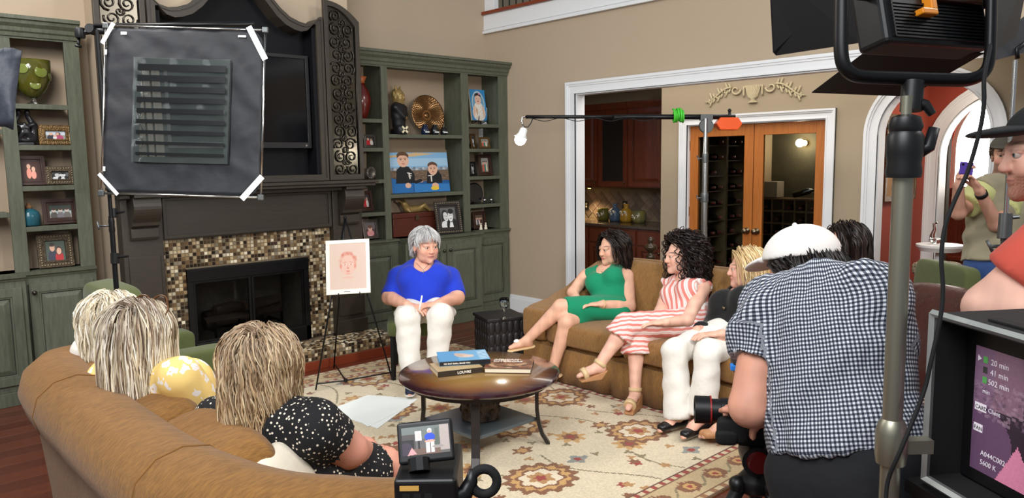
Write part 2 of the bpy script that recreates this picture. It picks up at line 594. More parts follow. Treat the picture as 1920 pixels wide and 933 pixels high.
for s in (-1, 1):
 g = G(O=(HX - 0.006, oc[1], oc[2]), R=np.stack([V(0, -1, 0), V(0, 0, 1), V(-1, 0, 0)], 1))
 th = np.linspace(0, 2 * PI, 26)
 g.tube([(s * (0.10 + 0.0 * t), 0.06 - 0.02 * t, 0.008) for t in np.linspace(0, 5, 6)], 0.011, 6)
 g.tube([(s * (0.19 + (0.055 - 0.006 * t) * math.cos(PI - t)), 0.03 + (0.05 - 0.006 * t) * math.sin(PI - t) * -1, 0.008) for t in th],
           np.linspace(0.012, 0.007, 26), 6)
 g.obj('scroll', 'plaster', orn, smooth=True)
 g = G(O=(HX - 0.004, oc[1], oc[2]), R=np.stack([V(0, -1, 0), V(0, 0, 1), V(-1, 0, 0)], 1))
 for q in range(9):
  t = q / 8
  bx, by = s * (0.25 + 0.24 * t), 0.055 - 0.12 * t
  for sg in (-1, 1):
   L = 0.05 + 0.03 * math.sin(q * 2.1)
   dx, dy = s * 0.45 * L, sg * L
   g.ball((bx + dx / 2, by + dy / 2, 0.006), (L * 0.55, 0.012, 0.008), 8, 6, R=rot((0, 0, 1), math.atan2(dy, dx)))
 g.tube([(s * (0.24 + 0.30 * t), 0.06 - 0.125 * t + 0.02 * math.sin(t * 6), 0.008) for t in np.linspace(0, 1, 12)], np.linspace(.012, .006, 12), 6)
 g.obj('leaf_spray', 'plaster', orn, smooth=True)
# wine cellar double doors
for i, (a, b) in enumerate(((DY0 + 0.012, 3.966), (3.974, DY1 - 0.012))):
 d = struct(thing('door_%d' % (i + 1), '', '', (HX + 0.05, (a + b) / 2, 0.01)))
 del d['label'], d['category']
 st = 0.10
 for y0, y1, z0, z1 in ((a, a + st, 0.01, DZ - .014), (b - st, b, 0.01, DZ - .014), (a + st, b - st, DZ - .13, DZ - .014), (a + st, b - st, 0.01, 0.24)):
  G().box(HX + 0.03, HX + 0.07, y0, y1, z0, z1).obj('stile' if z1 - z0 > 1 else 'rail', 'door_oak', d, bevel=0.004)
 G().box(HX + 0.047, HX + 0.053, a + st, b - st, 0.24, DZ - .13).obj('pane', 'clear_glass', d)
 ky = b - 0.05 if i == 0 else a + 0.05
 g = G()
 R = frame_z((-1, 0, 0))
 g.lathe([(0.0, 0), (0.034, 0.0), (0.034, 0.006), (0.012, 0.012), (0.012, 0.035), (0.024, 0.042), (0.031, 0.056), (0.026, 0.07), (0.0, 0.076)],
   16, (HX + 0.03, ky, 0.93), R)
 g.obj('knob', 'brass_dark', d, smooth=True)
 for hz in (0.35, 1.1, 1.8):
  hy = a - 0.006 if i == 0 else b + 0.006
  G().cyl((HX + 0.028, hy, hz - 0.05), (HX + 0.028, hy, hz + 0.05), 0.008, n=8).obj('hinge', 'brass_dark', d)
# cellar behind the doors
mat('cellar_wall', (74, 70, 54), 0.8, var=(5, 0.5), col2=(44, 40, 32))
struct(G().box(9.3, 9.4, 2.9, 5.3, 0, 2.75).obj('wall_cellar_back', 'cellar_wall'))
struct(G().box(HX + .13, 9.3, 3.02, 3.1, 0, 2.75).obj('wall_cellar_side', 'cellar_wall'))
struct(G().box(HX + .13, 9.3, 4.99, 5.07, 0, 2.75).obj('wall_bar_side', 'taupe_paint'))
struct(G().box(HX + .13, 12.5, -1.5, 5.3, 2.7, 2.75).obj('ceiling_rooms', 'taupe_paint'))
# bar alcove
struct(G().box(8.25, 8.35, 5.07, 7.6, 0, 2.75).obj('wall_bar_back', 'taupe_paint'))
struct(G().box(WX + .12, 8.35, 7.45, 7.6, 0, 2.75).obj('wall_bar_left', 'taupe_paint'))
# dining room beyond the arch
FX = 8.75
struct(G().box(HX + .13, FX, 2.94, 3.02, 0, 2.7).obj('wall_dining_left', 'red_paint'))
fo = P(1735, 300, x=FX)[1]
fa, FR, FZ = fo - 0.76, 0.63, 1.66
arch2 = [(fa - FR * math.cos(t), FZ + FR * math.sin(t)) for t in np.linspace(0, PI, 25)]
g = G()
g.prism([(0.5, 0), (fa - FR, 0)] + arch2 + [(fa + FR, 0), (3.02, 0), (3.02, 2.7), (0.5, 2.7)], FX, FX + 0.2, U=(0, 1, 0), T=(1, 0, 0))
struct(g.obj('wall_dining_back', 'red_paint'))
casing([(fa - FR, 0)] + arch2 + [(fa + FR, 0)], 0.13, FX, 'trim_4', 0.2)
# sun room beyond with a tall arched window
EX = 12.0
struct(G().box(FX + .2, EX, 4.1, 4.2, 0, 3.2).obj('wall_sunroom_left', 'red_paint'))
wl = P(1783, 300, x=EX)[1]
wc = wl - 0.95
g = G()
a3 = [(wc - 0.95 * math.cos(t), 1.75 + 0.95 * math.sin(t)) for t in np.linspace(0, PI, 25)]
g.prism([(wc - 0.95, 0.75)] + a3 + [(wc + 0.95, 0.75), (4.1, 0.75), (4.1, 3.2), (-1.5, 3.2), (-1.5, 0.75)], EX, EX + 0.12, U=(0, 1, 0), T=(1, 0, 0))
g.box(EX, EX + .12, -1.5, 4.1, 0, 0.75)
struct(g.obj('wall_sunroom_back', 'red_paint'))
wn = struct(thing('window_1', '', '', (EX, wc, 0.75)))
del wn['label'], wn['category']
G().prism([(wc - 0.94, 0.75)] + [(wc - 0.94 * math.cos(t), 1.75 + 0.94 * math.sin(t)) for t in np.linspace(0, PI, 25)] + [(wc + 0.94, 0.75)],
          EX + 0.08, EX + 0.10, U=(0, 1, 0), T=(1, 0, 0)).obj('pane', 'window_light', wn)
G().band([(wc - 0.95, 0.75)] + a3 + [(wc + 0.95, 0.75)], [(wc - 0.90, 0.80)] + [(wc - 0.90 * math.cos(t), 1.75 + 0.90 * math.sin(t)) for t in np.linspace(0, PI, 25)] + [(wc + 0.90, 0.80)],
         EX + 0.03, EX + 0.075, U=(0, 1, 0), T=(1, 0, 0)).obj('window_frame', 'white_trim', wn)
# ================================================================= built-in bookcases
mat('knob_metal', (70, 66, 58), 0.35, metal=0.9)
def panel_door(parent, O, U, W, N, w, h, paint, glaze, knob=None, name='door', knobm='knob_metal', pane=None, fr=0.062):
 R = np.stack([U, W, N], 1).astype(float)
 g = G(O, R)
 rect = lambda e: [(e, e), (w - e, e), (w - e, h - e), (e, h - e)]
 g.band(rect(0), rect(fr), 0, 0.02, U=(1, 0, 0), W=(0, 1, 0), T=(0, 0, 1))
 g.band(rect(fr - 0.001), rect(fr + 0.012), 0, 0.014, U=(1, 0, 0), W=(0, 1, 0), T=(0, 0, 1))
 d = g.obj(name, paint, parent, bevel=0.003)
 if pane:
  G(O, R).box(fr, w - fr, fr, h - fr, 0.006, 0.01).obj('pane', pane, d)
 else:
  G(O, R).box(fr, w - fr, fr, h - fr, 0.0, 0.005).obj('groove', glaze, d)
  e, k = fr + 0.018, fr + 0.05
  v = [(a, b, 0.005) for a, b in rect(e)] + [(a, b, 0.017) for a, b in rect(k)]
  f = [(0, 1, 5, 4), (1, 2, 6, 5), (2, 3, 7, 6), (3, 0, 4, 7), (4, 5, 6, 7), (3, 2, 1, 0)]
  G(O, R).add(v, f).obj('panel', paint, d)
 if knob:
  g = G(O, R)
  g.lathe([(0.008, 0.018), (0.006, 0.03), (0.015, 0.036), (0.017, 0.044), (0.012, 0.051), (0, 0.053)], 12, (knob[0], knob[1], 0))
  g.obj('knob', knobm, d, smooth=True)
 return d
XU, ZW, NY = V(1, 0, 0), V(0, 0, 1), V(0, -1, 0)
def bookcase(label, x0, x1, stiles, uf, cols, base, ctop=0.93, otop=2.57):
 t = thing('bookcase', label, 'bookcase', ((x0 + x1) / 2, (uf + WY) / 2, 0), group='green built-in bookcases')
 g = G()
 for a, b in stiles:
  g.box(a, b, uf, uf + 0.022, ctop, otop)
 g.box(x0, x1, uf, uf + 0.022, otop, 2.63)
 g.obj('face_frame', 'green_paint', t, bevel=0.002)
 for a, b in stiles:
  c = min(max((a + b) / 2, x0 + 0.012), x1 - 0.012)
  G().box(c - 0.012, c + 0.012, uf + 0.022, WY - .003, ctop, 2.63).obj('divider', 'green_paint', t)
 G().box(x0, x1, uf + 0.022, WY - .003, 2.60, 2.63).obj('top_panel', 'green_paint', t)
 G().box(x0 + .01, x1 - .01, WY - 0.012, WY - 0.002, ctop, 2.6).obj('back_panel', 'niche_paint', t)
 g = G()
 prof = [(0, 2.585), (0.012, 2.585), (0.018, 2.61), (0.03, 2.62), (0.036, 2.645), (0.06, 2.668), (0.066, 2.69), (0.082, 2.695), (0.082, 2.72), (0, 2.72)]
 g.prism([(uf - a, z) for a, z in prof], x0 - 0.0, x1, U=(0, 1, 0), T=(1, 0, 0))
 g.box(x0, x1, uf - 0.001, WY - .003, 2.63, 2.72)
 g.obj('crown', 'green_paint', t)
 for a, b, zs in cols:
  for z in zs:
   g = G()
   g.box(a, b, uf + 0.012, WY - .014, z - 0.03, z)
   g.box(a, b, uf - 0.002, uf + 0.012, z - 0.034, z + 0.002)
   g.obj('shelf', 'green_paint', t, bevel=0.003)
 for a, b, fy, nd in base:
  g = G()
  g.box(a, b, fy, WY - .003, 0.10, ctop - 0.04)
  g.box(a + .0, b - .0, fy - 0.006, WY - .003, 0.0, 0.10)
  g.obj('base_cabinet', 'green_paint', t, bevel=0.003)
  g = G()
  g.prism([(fy - q, z) for q, z in ((-.3, ctop - .045), (0.006, ctop - .045), (0.012, ctop - .03), (0.026, ctop - .022), (0.03, ctop), (-.3, ctop))],
    a - 0.0, b + 0.0, U=(0, 1, 0), T=(1, 0, 0))
  g.box(a, b, fy + .1, WY - .003, ctop - 0.04, ctop)
  g.obj('counter', 'green_paint', t)
  wd = (b - a - 0.05) / nd
  for i in range(nd):
   kx = (0.03 if (i % 2 == 1 or nd == 1) else wd - 0.05)
   panel_door(t, (a + 0.03 + i * wd, fy, 0.15), XU, ZW, NY, wd - 0.01, ctop - 0.24, 'green_paint', 'green_glaze', (kx, ctop - 0.30))
 return t
bookcase('distressed green built-in bookcase on the left, holding green glass vase and framed photos', 0.05, 1.60,
         [(0.05, 0.12), (1.08, 1.17), (1.50, 1.60)], 6.34,
         [(0.12, 1.08, [1.36, 1.94]), (1.17, 1.50, [1.25, 1.54, 1.83, 2.12])],
         [(0.05, 1.12, 6.24, 2), (1.12, 1.60, 6.34, 1)])
bookcase('distressed green built-in bookcase in the corner, holding bronze platter and canvas photo', 3.68, WX - 0.008,
         [(3.68, 3.76), (4.12, 4.19), (5.10, 5.19), (5.62, WX - 0.008)], 6.2,
         [(3.76, 4.12, [1.20, 1.51, 1.81, 2.08]), (4.19, 5.10, [1.36, 1.94]), (5.19, 5.62, [1.21, 1.51, 1.80, 2.06])],
         [(3.68, 4.26, 6.2, 1), (4.26, 5.24, 6.08, 2), (5.24, WX - 0.008, 6.2, 1)])
# ================================================================= fireplace
fp = thing('fireplace', 'dark wood mantelpiece with mosaic tile surround and black firebox', 'fireplace', (2.68, 5.8, 0))
TX0, TX1, TY = 1.95, 3.37, 5.95
HZ = 0.17
for a, b in ((1.67, TX0), (TX1, 3.66)):
 g = G()
 g.box(a, b, 5.88, BY - .002, HZ, 1.50)
 g.box(a + 0.03, b - 0.03, 5.868, 5.88, HZ + 0.16, 1.02)
 g.box(a - 0.012, b + 0.012, 5.862, 5.88, HZ, HZ + 0.12)
 g.obj('pilaster', 'dark_wood', fp, bevel=0.004)
g = G()
g.box(TX0, TX1, 5.90, BY - .002, 1.12, 1.50)
g.band([(TX0 + .01, 1.13), (TX1 - .01, 1.13), (TX1 - .01, 1.44), (TX0 + .01, 1.44)], [(TX0 + .035, 1.155), (TX1 - .035, 1.155), (TX1 - .035, 1.415), (TX0 + .035, 1.415)],
       5.885, 5.90)
g.obj('frieze', 'dark_wood', fp, bevel=0.003)
for a, b in ((1.72, 1.91), (3.42, 3.61)):
 g = G()
 prof = [(5.88, 1.14), (5.85, 1.14), (5.84, 1.16), (5.84, 1.22), (5.85, 1.23), (5.80, 1.245), (5.795, 1.27)]
 prof += [(5.795 - 0.035 * math.sin(t) - .012 * t, 1.27 + 0.18 * t / PI) for t in np.linspace(0.2, PI, 9)]
 prof += [(5.72, 1.45), (5.72, 1.475), (5.88, 1.475)]
 g.prism(prof, a, b, U=(0, 1, 0), T=(1, 0, 0))
 g.obj('corbel', 'dark_wood', fp, bevel=0.003)
g = G()
g.box(1.63, 3.70, 5.70, BY - .002, 1.475, 1.50)
g.box(1.61, 3.72, 5.68, BY - .002, 1.50, 1.525)
g.box(1.65, 3.68, 5.80, 5.90, 1.44, 1.475)
g.obj('mantel_shelf', 'dark_wood', fp, bevel=0.006)
# mosaic
mat('grout', (122, 108, 86), 0.9)
mat('mosaic', attr='Col', rough=0.18, spec=0.6)
FX0, FX1, FZ0, FZ1 = 2.12, 3.14, HZ, 0.88
g = G()
g.box(TX0, FX0, TY, BY - .002, HZ, 1.12)
g.box(FX1, TX1, TY, BY - .002, HZ, 1.12)
g.box(FX0, FX1, TY, BY - .002, FZ1, 1.12)
g.obj('tile_bed', 'grout', fp)
pal = [(206, 190, 158), (186, 164, 128), (118, 92, 62), (62, 46, 34), (40, 31, 25), (150, 128, 96), (224, 212, 188), (92, 74, 54), (134, 124, 106)]
def tiles(g, o, U, W, N, w, h, skip=None, pitch=0.0285):
 nx, ny = int(w / pitch), int(h / pitch)
 px_, py_ = w / nx, h / ny
 R = np.stack([U, W, N], 1).astype(float)
 V_, F_, C_ = [], [], []
 for j in range(ny):
  for i in range(nx):
   cx, cy = (i + 0.5) * px_, (j + 0.5) * py_
   if skip and skip(cx, cy):
    continue
   a, b = px_ * 0.43, py_ * 0.43
   t = 0.0045 + random.random() * 0.0012
   n = len(V_)
   V_ += [(cx - a, cy - b, 0), (cx + a, cy - b, 0), (cx + a, cy + b, 0), (cx - a, cy + b, 0)]
   a *= 0.8
   b *= 0.8
   V_ += [(cx - a, cy - b, t), (cx + a, cy - b, t), (cx + a, cy + b, t), (cx - a, cy + b, t)]
   F_ += [(n + 4, n + 5, n + 6, n + 7)] + [(n + k, n + (k + 1) % 4, n + 4 + (k + 1) % 4, n + 4 + k) for k in range(4)]
   c = np.array(random.choice(pal)) * random.uniform(0.85, 1.1)
   C_ += [lin(np.clip(c, 0, 254))] * 8
 v = np.array(V_) @ R.T + np.array(o, float)
 g.v.append(v)
 n0 = g.n
 g.f.extend([tuple(q + n0 for q in f) for f in F_])
 g.n += len(v)
 g.c.append(np.array(C_))
g = G()
tiles(g, (TX0, TY, HZ), XU, ZW, NY, TX1 - TX0, 1.12 - HZ, lambda a, b: FX0 - TX0 - .005 < a < FX1 - TX0 + .005 and b < FZ1 - HZ + .005)
g.obj('mosaic_tiles', 'mosaic', fp, kind='stuff')
# hearth
hth = thing('hearth', 'raised mosaic tile hearth with red wood edge', 'hearth', (2.65, 5.74, 0))
HX0, HX1, HY = 1.5, 3.76, 5.55
G().box(HX0, HX1, HY, 5.86, 0.06, HZ - 0.004).obj('hearth_slab', 'grout', hth)
g = G()
g.box(HX0, HX1 + .012, HY - 0.014, HY, 0.0, 0.075)
g.box(HX1, HX1 + 0.014, HY, 5.9, 0.0, 0.075)
g.box(HX0, HX1, HY, 5.86, 0, 0.06)
g.obj('wood_edge', 'cap_wood', hth, bevel=0.003)
g = G()
tiles(g, (HX0, HY, 0.078), XU, ZW, NY, HX1 - HX0, HZ - 0.082)
tiles(g, (HX0, HY, HZ - .004), XU, V(0, 1, 0), ZW, HX1 - HX0, 0.31)
g.obj('mosaic_tiles', 'mosaic', hth, kind='stuff')
# firebox
mat('fire_brick', (160, 150, 138), 0.9, var=(20, 0.5), col2=(96, 88, 80))
mat('smoked_glass', (176, 178, 180), 0.04, trans=1, ior=1.05)
mat('log', (96, 78, 64), 0.9, var=(14, 0.7), col2=(46, 40, 36), bump=(25, 0.6), stretch=(1, 6, 6))
fb = fp
g = G()
g.box(FX0 + .03, FX1 - .03, 6.38, 6.40, HZ + .02, FZ1)
g.box(FX0 + .02, FX0 + .04, 5.97, 6.4, HZ, FZ1)
g.box(FX1 - .04, FX1 - .02, 5.97, 6.4, HZ, FZ1)
g.box(FX0 + .03, FX1 - .03, 5.97, 6.4, HZ + .01, HZ + .03)
g.obj('fire_chamber', 'fire_brick', fb)
g = G()
g.box(FX0, FX0 + 0.045, 5.925, 5.975, HZ, FZ1)
g.box(FX1 - 0.045, FX1, 5.925, 5.975, HZ, FZ1)
g.box(FX0, FX1, 5.92, 5.975, FZ1 - 0.10, FZ1)
g.box(FX0, FX1, 5.925, 5.975, HZ, HZ + 0.12)
g.obj('frame', 'black_metal', fb, bevel=0.003)
for q in range(6):
 G().box(FX0 + .01, FX1 - .01, 5.914, 5.92, FZ1 - 0.09 + q * .014, FZ1 - 0.083 + q * .014).obj('louvre', 'black_metal', fb)
mid = (FX0 + FX1) / 2
for a, b in ((FX0 + .045, mid - .004), (mid + .004, FX1 - .045)):
 g = G()
 g.band([(a, HZ + .12), (b, HZ + .12), (b, FZ1 - .1), (a, FZ1 - .1)], [(a + .018, HZ + .138), (b - .018, HZ + .138), (b - .018, FZ1 - .118), (a + .018, FZ1 - .118)], 5.94, 5.955)
 dd = g.obj('glass_door', 'black_metal', fb)
 G().box(a + .018, b - .018, 5.946, 5.949, HZ + .138, FZ1 - .118).obj('pane', 'smoked_glass', dd)
for q, (a, b, yy, zz, rr) in enumerate(((2.3, 2.75, 6.12, .40, .05), (2.5, 2.98, 6.16, .41, .05), (2.4, 2.72, 6.14, .49, .045), (2.62, 2.95, 6.10, .50, .04), (2.35, 2.9, 6.24, .42, .06))):
 G().tube([(a, yy, zz), (a * .6 + b * .4, yy + .02, zz + .012), (b, yy + .015, zz + .03 * (q % 2))], [rr, rr * 1.05, rr * .9], 10).obj('log', 'log', fb, smooth=True, auto=50)
g = G()
for a in (2.35, 2.55, 2.75, 2.92):
 g.box(a, a + .015, 6.03, 6.3, .335, .35)
 g.box(a, a + .015, 6.03, 6.045, .2, .42)
g.box(2.33, 2.95, 6.2, 6.215, .33, .345)
g.obj('grate', 'black_metal', fb)
# ================================================================= arched television cabinet over the mantel
tvc = thing('television_cabinet', 'arched dark wood television cabinet with open ironwork doors above mantel', 'cabinet', (2.61, 5.9, 1.525))
half = [(0, 3.10), (.10, 3.085), (.18, 3.04), (.25, 2.965), (.32, 2.89), (.40, 2.83), (.48, 2.80), (.54, 2.79), (.60, 2.805), (.645, 2.845), (.66, 2.86), (.685, 2.86)]
CXX = 2.61
outl = [(CXX - a, z) for a, z in half[::-1]] + [(CXX + a, z) for a, z in half[1:]]
outl = [(CXX - .685, 1.53)] + outl + [(CXX + .685, 1.53)]
inn = [(CXX + (a - CXX) * 0.925, z - 0.05 if z > 2 else z + .05) for a, z in outl]
g = G()
g.band(outl, inn, 5.81, BY - .002)
g.band([(CXX + (a - CXX) * 1.012, z + (.014 if z > 2 else 0)) for a, z in outl], [(CXX + (a - CXX) * .985, z - (.01 if z > 2 else -.02)) for a, z in outl], 5.80, 5.83)
g.obj('carcass', 'dark_wood', tvc)
mat('cabinet_black', (7, 8, 13), 0.6, spec=.25)
G().prism([(a, z) for a, z in inn], 5.985, 5.997).obj('back_panel', 'cabinet_black', tvc)
for sg in (-1, 1):
 G().box(CXX + sg * .60, CXX + sg * .632, 5.83, 5.98, 1.58, 2.78).obj('inner_side', 'cabinet_black', tvc)
mat('mirror_dim', (84, 80, 72), 0.22, metal=1)
mat('scroll_iron', (70, 64, 58), 0.35, metal=0.9)
def spiral(c, r, turns, a0, sgn, y, n=18):
 t = np.linspace(0, 1, n)
 rr = r * (1 - 0.82 * t)
 th = a0 + sgn * turns * 2 * PI * t
 return np.stack([c[0] + rr * np.cos(th), np.full(n, y), c[1] + rr * np.sin(th)], 1)
for sgn, xa in ((1, 3.315), (-1, 1.905)):
 wd = 0.335
 X_ = lambda u: xa + sgn * u
 top = [(u, 3.02 - 0.15 * (u / wd) ** 2.2) for u in np.linspace(0, wd, 9)]
 ol = [(0, 1.53)] + top + [(wd, 1.53)]
 il = [(0.038, 1.575)] + [(0.038 + (wd - 0.076) * u / wd, z - 0.045) for u, z in top] + [(wd - 0.038, 1.575)]
 g = G()
 g.band([(X_(u), z) for u, z in ol], [(X_(u), z) for u, z in il], 5.80, 5.835)
 d = g.obj('door', 'dark_wood', tvc, bevel=0.003)
 G().prism([(X_(u), z) for u, z in il], 5.822, 5.828).obj('mirror', 'mirror_dim', d)
 g = G()
 rows = 13
 for r_ in range(rows):
  z = 1.62 + r_ * (2.90 - 1.62) / (rows - 1)
  for c_ in range(2):
   u = wd * (0.33 if c_ == 0 else 0.67) + 0.01 * math.sin(r_ * 2.3 + c_)
   if c_ == 1 and r_ == rows - 1:
    continue
   g.tube(spiral((X_(u), z), 0.056, 1.6, (r_ * 1.9 + c_ * 2.7), 1 if (r_ + c_) % 2 else -1, 5.812), np.linspace(.0065, .004, 18), 5)
   if r_ < rows - 1:
    g.tube(spiral((X_(u + (.05 if c_ == 0 else -.05)), z + .054), 0.03, 1.2, r_ + c_ * 3, -1 if c_ else 1, 5.812, 12), np.linspace(.0055, .0035, 12), 5)
 for u in (0.04, wd - .04):
  g.tube([(X_(u), 5.812, 1.58), (X_(u), 5.812, 2.83)], .004, 5)
 g.obj('scrollwork', 'scroll_iron', d, smooth=True)
tv = thing('television', 'black flat television inside the arched cabinet', 'television', (2.61, 5.9, 1.80))
mat('tv_screen', (5, 6, 9), 0.1, spec=0.35)
TVX0, TVX1 = 2.61 - .585, 2.61 + .585
g = G()
g.band([(TVX0, 1.80), (TVX1, 1.80), (TVX1, 2.56), (TVX0, 2.56)], [(TVX0 + .03, 1.85), (TVX1 - .03, 1.85), (TVX1 - .03, 2.53), (TVX0 + .03, 2.53)], 5.875, 5.93)
g.box(TVX0 + .01, TVX1 - .01, 5.89, 5.95, 1.81, 2.55)
g.obj('bezel', 'black_plastic', tv, bevel=0.003)
G().box(TVX0 + .03, TVX1 - .03, 5.886, 5.889, 1.85, 2.53).obj('screen', 'tv_screen', tv)
G().box(2.3, 2.92, 5.93, 5.984, 2.0, 2.35).obj('wall_bracket', 'black_metal', tv)
G().box(TVX1 - .06, TVX1 - .045, 5.871, 5.876, 1.815, 1.83).obj('badge', 'chrome', tv)
# ================================================================= rug
mat('rug_wool', attr='Col', rough=0.95, bump=(180, 0.35), sheen=0.2)
RX0, RX1, RY0, RY1 = 1.15, 4.30, 1.98, 5.40
NW, NH = 312, 340
pt = Paint(NW, NH, (214, 198, 168))
RWm, RHm = RX1 - RX0, RY1 - RY0
pt.a *= (1 + 0.10 * (rng.random((NH, NW, 1)) - 0.5))
mx_, my_ = pt.x * RWm, pt.y * RHm   # metres
def blob(cx, cy, r, n, amp, c, ph=0, sq=1.0, al=1.0):
 dx, dy = mx_ - cx, (my_ - cy) * sq
 th = np.arctan2(dy, dx)
 pt._put((np.hypot(dx, dy) < r * (1 + amp * np.cos(n * th + ph))).astype(float), c, al)
BRN, TAN, GLD, RED, SLT, OLV, DRK = (128, 80, 46), (176, 130, 78), (196, 152, 90), (150, 52, 40), (136, 138, 130), (132, 118, 84), (96, 58, 36)
rs = random.Random(3)
vines = []
# vine network
cols_ = np.arange(0.30, RWm, 0.40)
for i, a in enumerate(cols_):
 t = np.linspace(0.3, RHm - 0.3, 60)
 xs = a + 0.13 * np.sin(t * 5.1 + i * 1.7)
 for k in range(59):
  if (k // 7 + i) % 3 != 0:
   x0, x1, y0, y1 = xs[k], xs[k + 1], t[k], t[k + 1]
   d = np.hypot(mx_ - (x0 + x1) / 2, my_ - (y0 + y1) / 2)
   pt._put((d < 0.034).astype(float) * (np.abs((mx_ - x0) * (y1 - y0) - (my_ - y0) * (x1 - x0)) / math.hypot(x1 - x0, y1 - y0) < 0.006), OLV)
# small and middle flowers on a jittered lattice
for j in range(9):
 for i in range(8):
  a = 0.42 + i * 0.335 + (0.16 if j % 2 else 0) + rs.uniform(-.04, .04)
  b = 0.42 + j * 0.325 + rs.uniform(-.05, .05)
  if not (0.3 < a < RWm - 0.3 and 0.3 < b < RHm - .3):
   continue
  k = (i * 5 + j * 3) % 7
  if k in (0, 3):
   blob(a, b, 0.085, 8, .22, [TAN, GLD][i % 2], rs.random() * 6)
   blob(a, b, 0.05, 6, .15, BRN, 0)
   blob(a, b, 0.024, 5, .2, RED)
  elif k in (1, 5):
   blob(a, b, 0.062, 6, .25, [BRN, TAN][j % 2], rs.random() * 6, 1.4)
   blob(a, b, 0.03, 6, .2, GLD)
  elif k == 2:
   blob(a, b, 0.06, 4, .25, SLT, .5, 1.3)
   blob(a, b, 0.022, 5, .2, RED)
  else:
   for q in range(3):
    blob(a + rs.uniform(-.09, .09), b + rs.uniform(-.09, .09), 0.028, 5, .3, [RED, BRN, TAN][q], q)
  for q in range(2):
   an = rs.random() * 6.28
   blob(a + .13 * math.cos(an), b + .13 * math.sin(an), .022, 3, .4, [OLV, TAN, RED][q % 3], an)
# large medallions
for (a, b) in ((0.62, 0.9), (1.58, 0.75), (2.5, 0.82), (2.02, 1.42), (1.1, 1.66), (2.66, 1.62), (0.55, 2.4), (1.62, 2.25), (2.5, 2.35), (1.95, 3.0), (1.05, 2.95), (2.75, 3.0)):
 blob(a, b, 0.205, 14, .09, BRN, 0, 1.15)
 blob(a, b, 0.165, 14, .07, GLD, .4, 1.15)
 blob(a, b, 0.135, 8, .10, BRN, 0, 1.15)
 blob(a, b, 0.115, 8, .10, (222, 206, 178), 0, 1.15)
 blob(a, b, 0.065, 6, .22, TAN, .3)
 blob(a, b, 0.032, 5, .2, RED)
# borders
ed = np.minimum(np.minimum(mx_, RWm - mx_), np.minimum(my_, RHm - my_))
along = np.where(np.minimum(mx_, RWm - mx_) < np.minimum(my_, RHm - my_), my_, mx_)
pt._put((ed < 0.285).astype(float), DRK)
pt._put((ed < 0.275).astype(float), (206, 186, 150))
pt._put(((ed < 0.275) & (ed > 0.245) & (np.sin(along * 90) > 0)).astype(float), RED)
pt._put((ed < 0.24).astype(float), (120, 82, 50))
pt._put((ed < 0.228).astype(float), (188, 164, 122))
q = (along / 0.24) % 1 - 0.5
rr = np.hypot(q * 0.24, ed - 0.14)
pt._put((rr < 0.062 * (1 + .2 * np.cos(6 * np.arctan2(ed - .14, q)))).astype(float), BRN)
pt._put((rr < 0.036).astype(float), GLD)
pt._put((rr < 0.016).astype(float), RED)
pt._put((np.abs(ed - 0.14 - 0.04 * np.sin(along * 26)) < 0.006).astype(float) * (rr > .07), OLV)
pt._put((ed < 0.052).astype(float), (120, 82, 50))
pt._put((ed < 0.042).astype(float), (198, 178, 140))
pt._put(((ed < 0.036) & (np.sin(along * 70) > 0.2)).astype(float), (150, 100, 62))
pt._put((ed < 0.012).astype(float), (96, 62, 40))
pt.noise(0.16)
rug = sheet('rug', pt, (RX0, RY0, 0.012), V(1, 0, 0), V(0, 1, 0), RWm, RHm, 'rug_wool', None)
tag(rug, 'cream patterned wool rug with brown and gold floral motifs', 'rug')
G().box(RX0, RX1, RY0, RY1, 0.001, 0.0115).obj('rug_backing', mat('rug_back', (150, 120, 84), 0.95), rug)
# ================================================================= coffee table
TC = V(2.83, 3.33, 0)
ZR = 0.013   # rug surface
ct = thing('coffee_table', 'round dark coffee table with sunburst amber top and curved legs', 'coffee table', (TC[0], TC[1], ZR))
mt = mat('table_top', (150, 112, 58), 0.16, coat=0.5)
nt = mt.node_tree
tcn = nt.nodes.new('ShaderNodeTexCoord')
ln = nt.nodes.new('ShaderNodeVectorMath')
ln.operation = 'LENGTH'
sp = nt.nodes.new('ShaderNodeVectorMath')
sp.operation = 'MULTIPLY'
sp.inputs[1].default_value = (1, 1, 0)
nz = nt.nodes.new('ShaderNodeTexNoise')
nz.inputs['Scale'].default_value = 5
rp = nt.nodes.new('ShaderNodeValToRGB')
ad = nt.nodes.new('ShaderNodeMath')
ad.operation = 'MULTIPLY_ADD'
ad.inputs[1].default_value = 0.12
nt.links.new(tcn.outputs['Object'], sp.inputs[0])
nt.links.new(sp.outputs[0], ln.inputs[0])
nt.links.new(tcn.outputs['Object'], nz.inputs['Vector'])
nt.links.new(nz.outputs['Fac'], ad.inputs[0])
nt.links.new(ln.outputs['Value'], ad.inputs[2])
nt.links.new(ad.outputs[0], rp.inputs[0])
rp.color_ramp.elements[0].position = 0.25
rp.color_ramp.elements[0].color = (*lin((150, 116, 62)), 1)
rp.color_ramp.elements[1].position = 0.53
rp.color_ramp.elements[1].color = (*lin((46, 22, 30)), 1)
e = rp.color_ramp.elements.new(0.43)
e.color = (*lin((112, 70, 38)), 1)
nt.links.new(rp.outputs[0], nt.nodes['Principled BSDF'].inputs['Base Color'])
mat('table_iron', (50, 46, 46), 0.4, metal=0.4)
G().lathe([(0, .418), (.44, .418), (.462, .424), (.472, .436), (.470, .448), (.458, .455), (0, .455)], 64, TC).obj('table_top', 'table_top', ct, smooth=True, auto=35)
G().lathe([(.385, .385), (.405, .385), (.405, .418), (.385, .418)], 48, TC).obj('apron', 'table_iron', ct, smooth=True, auto=35)
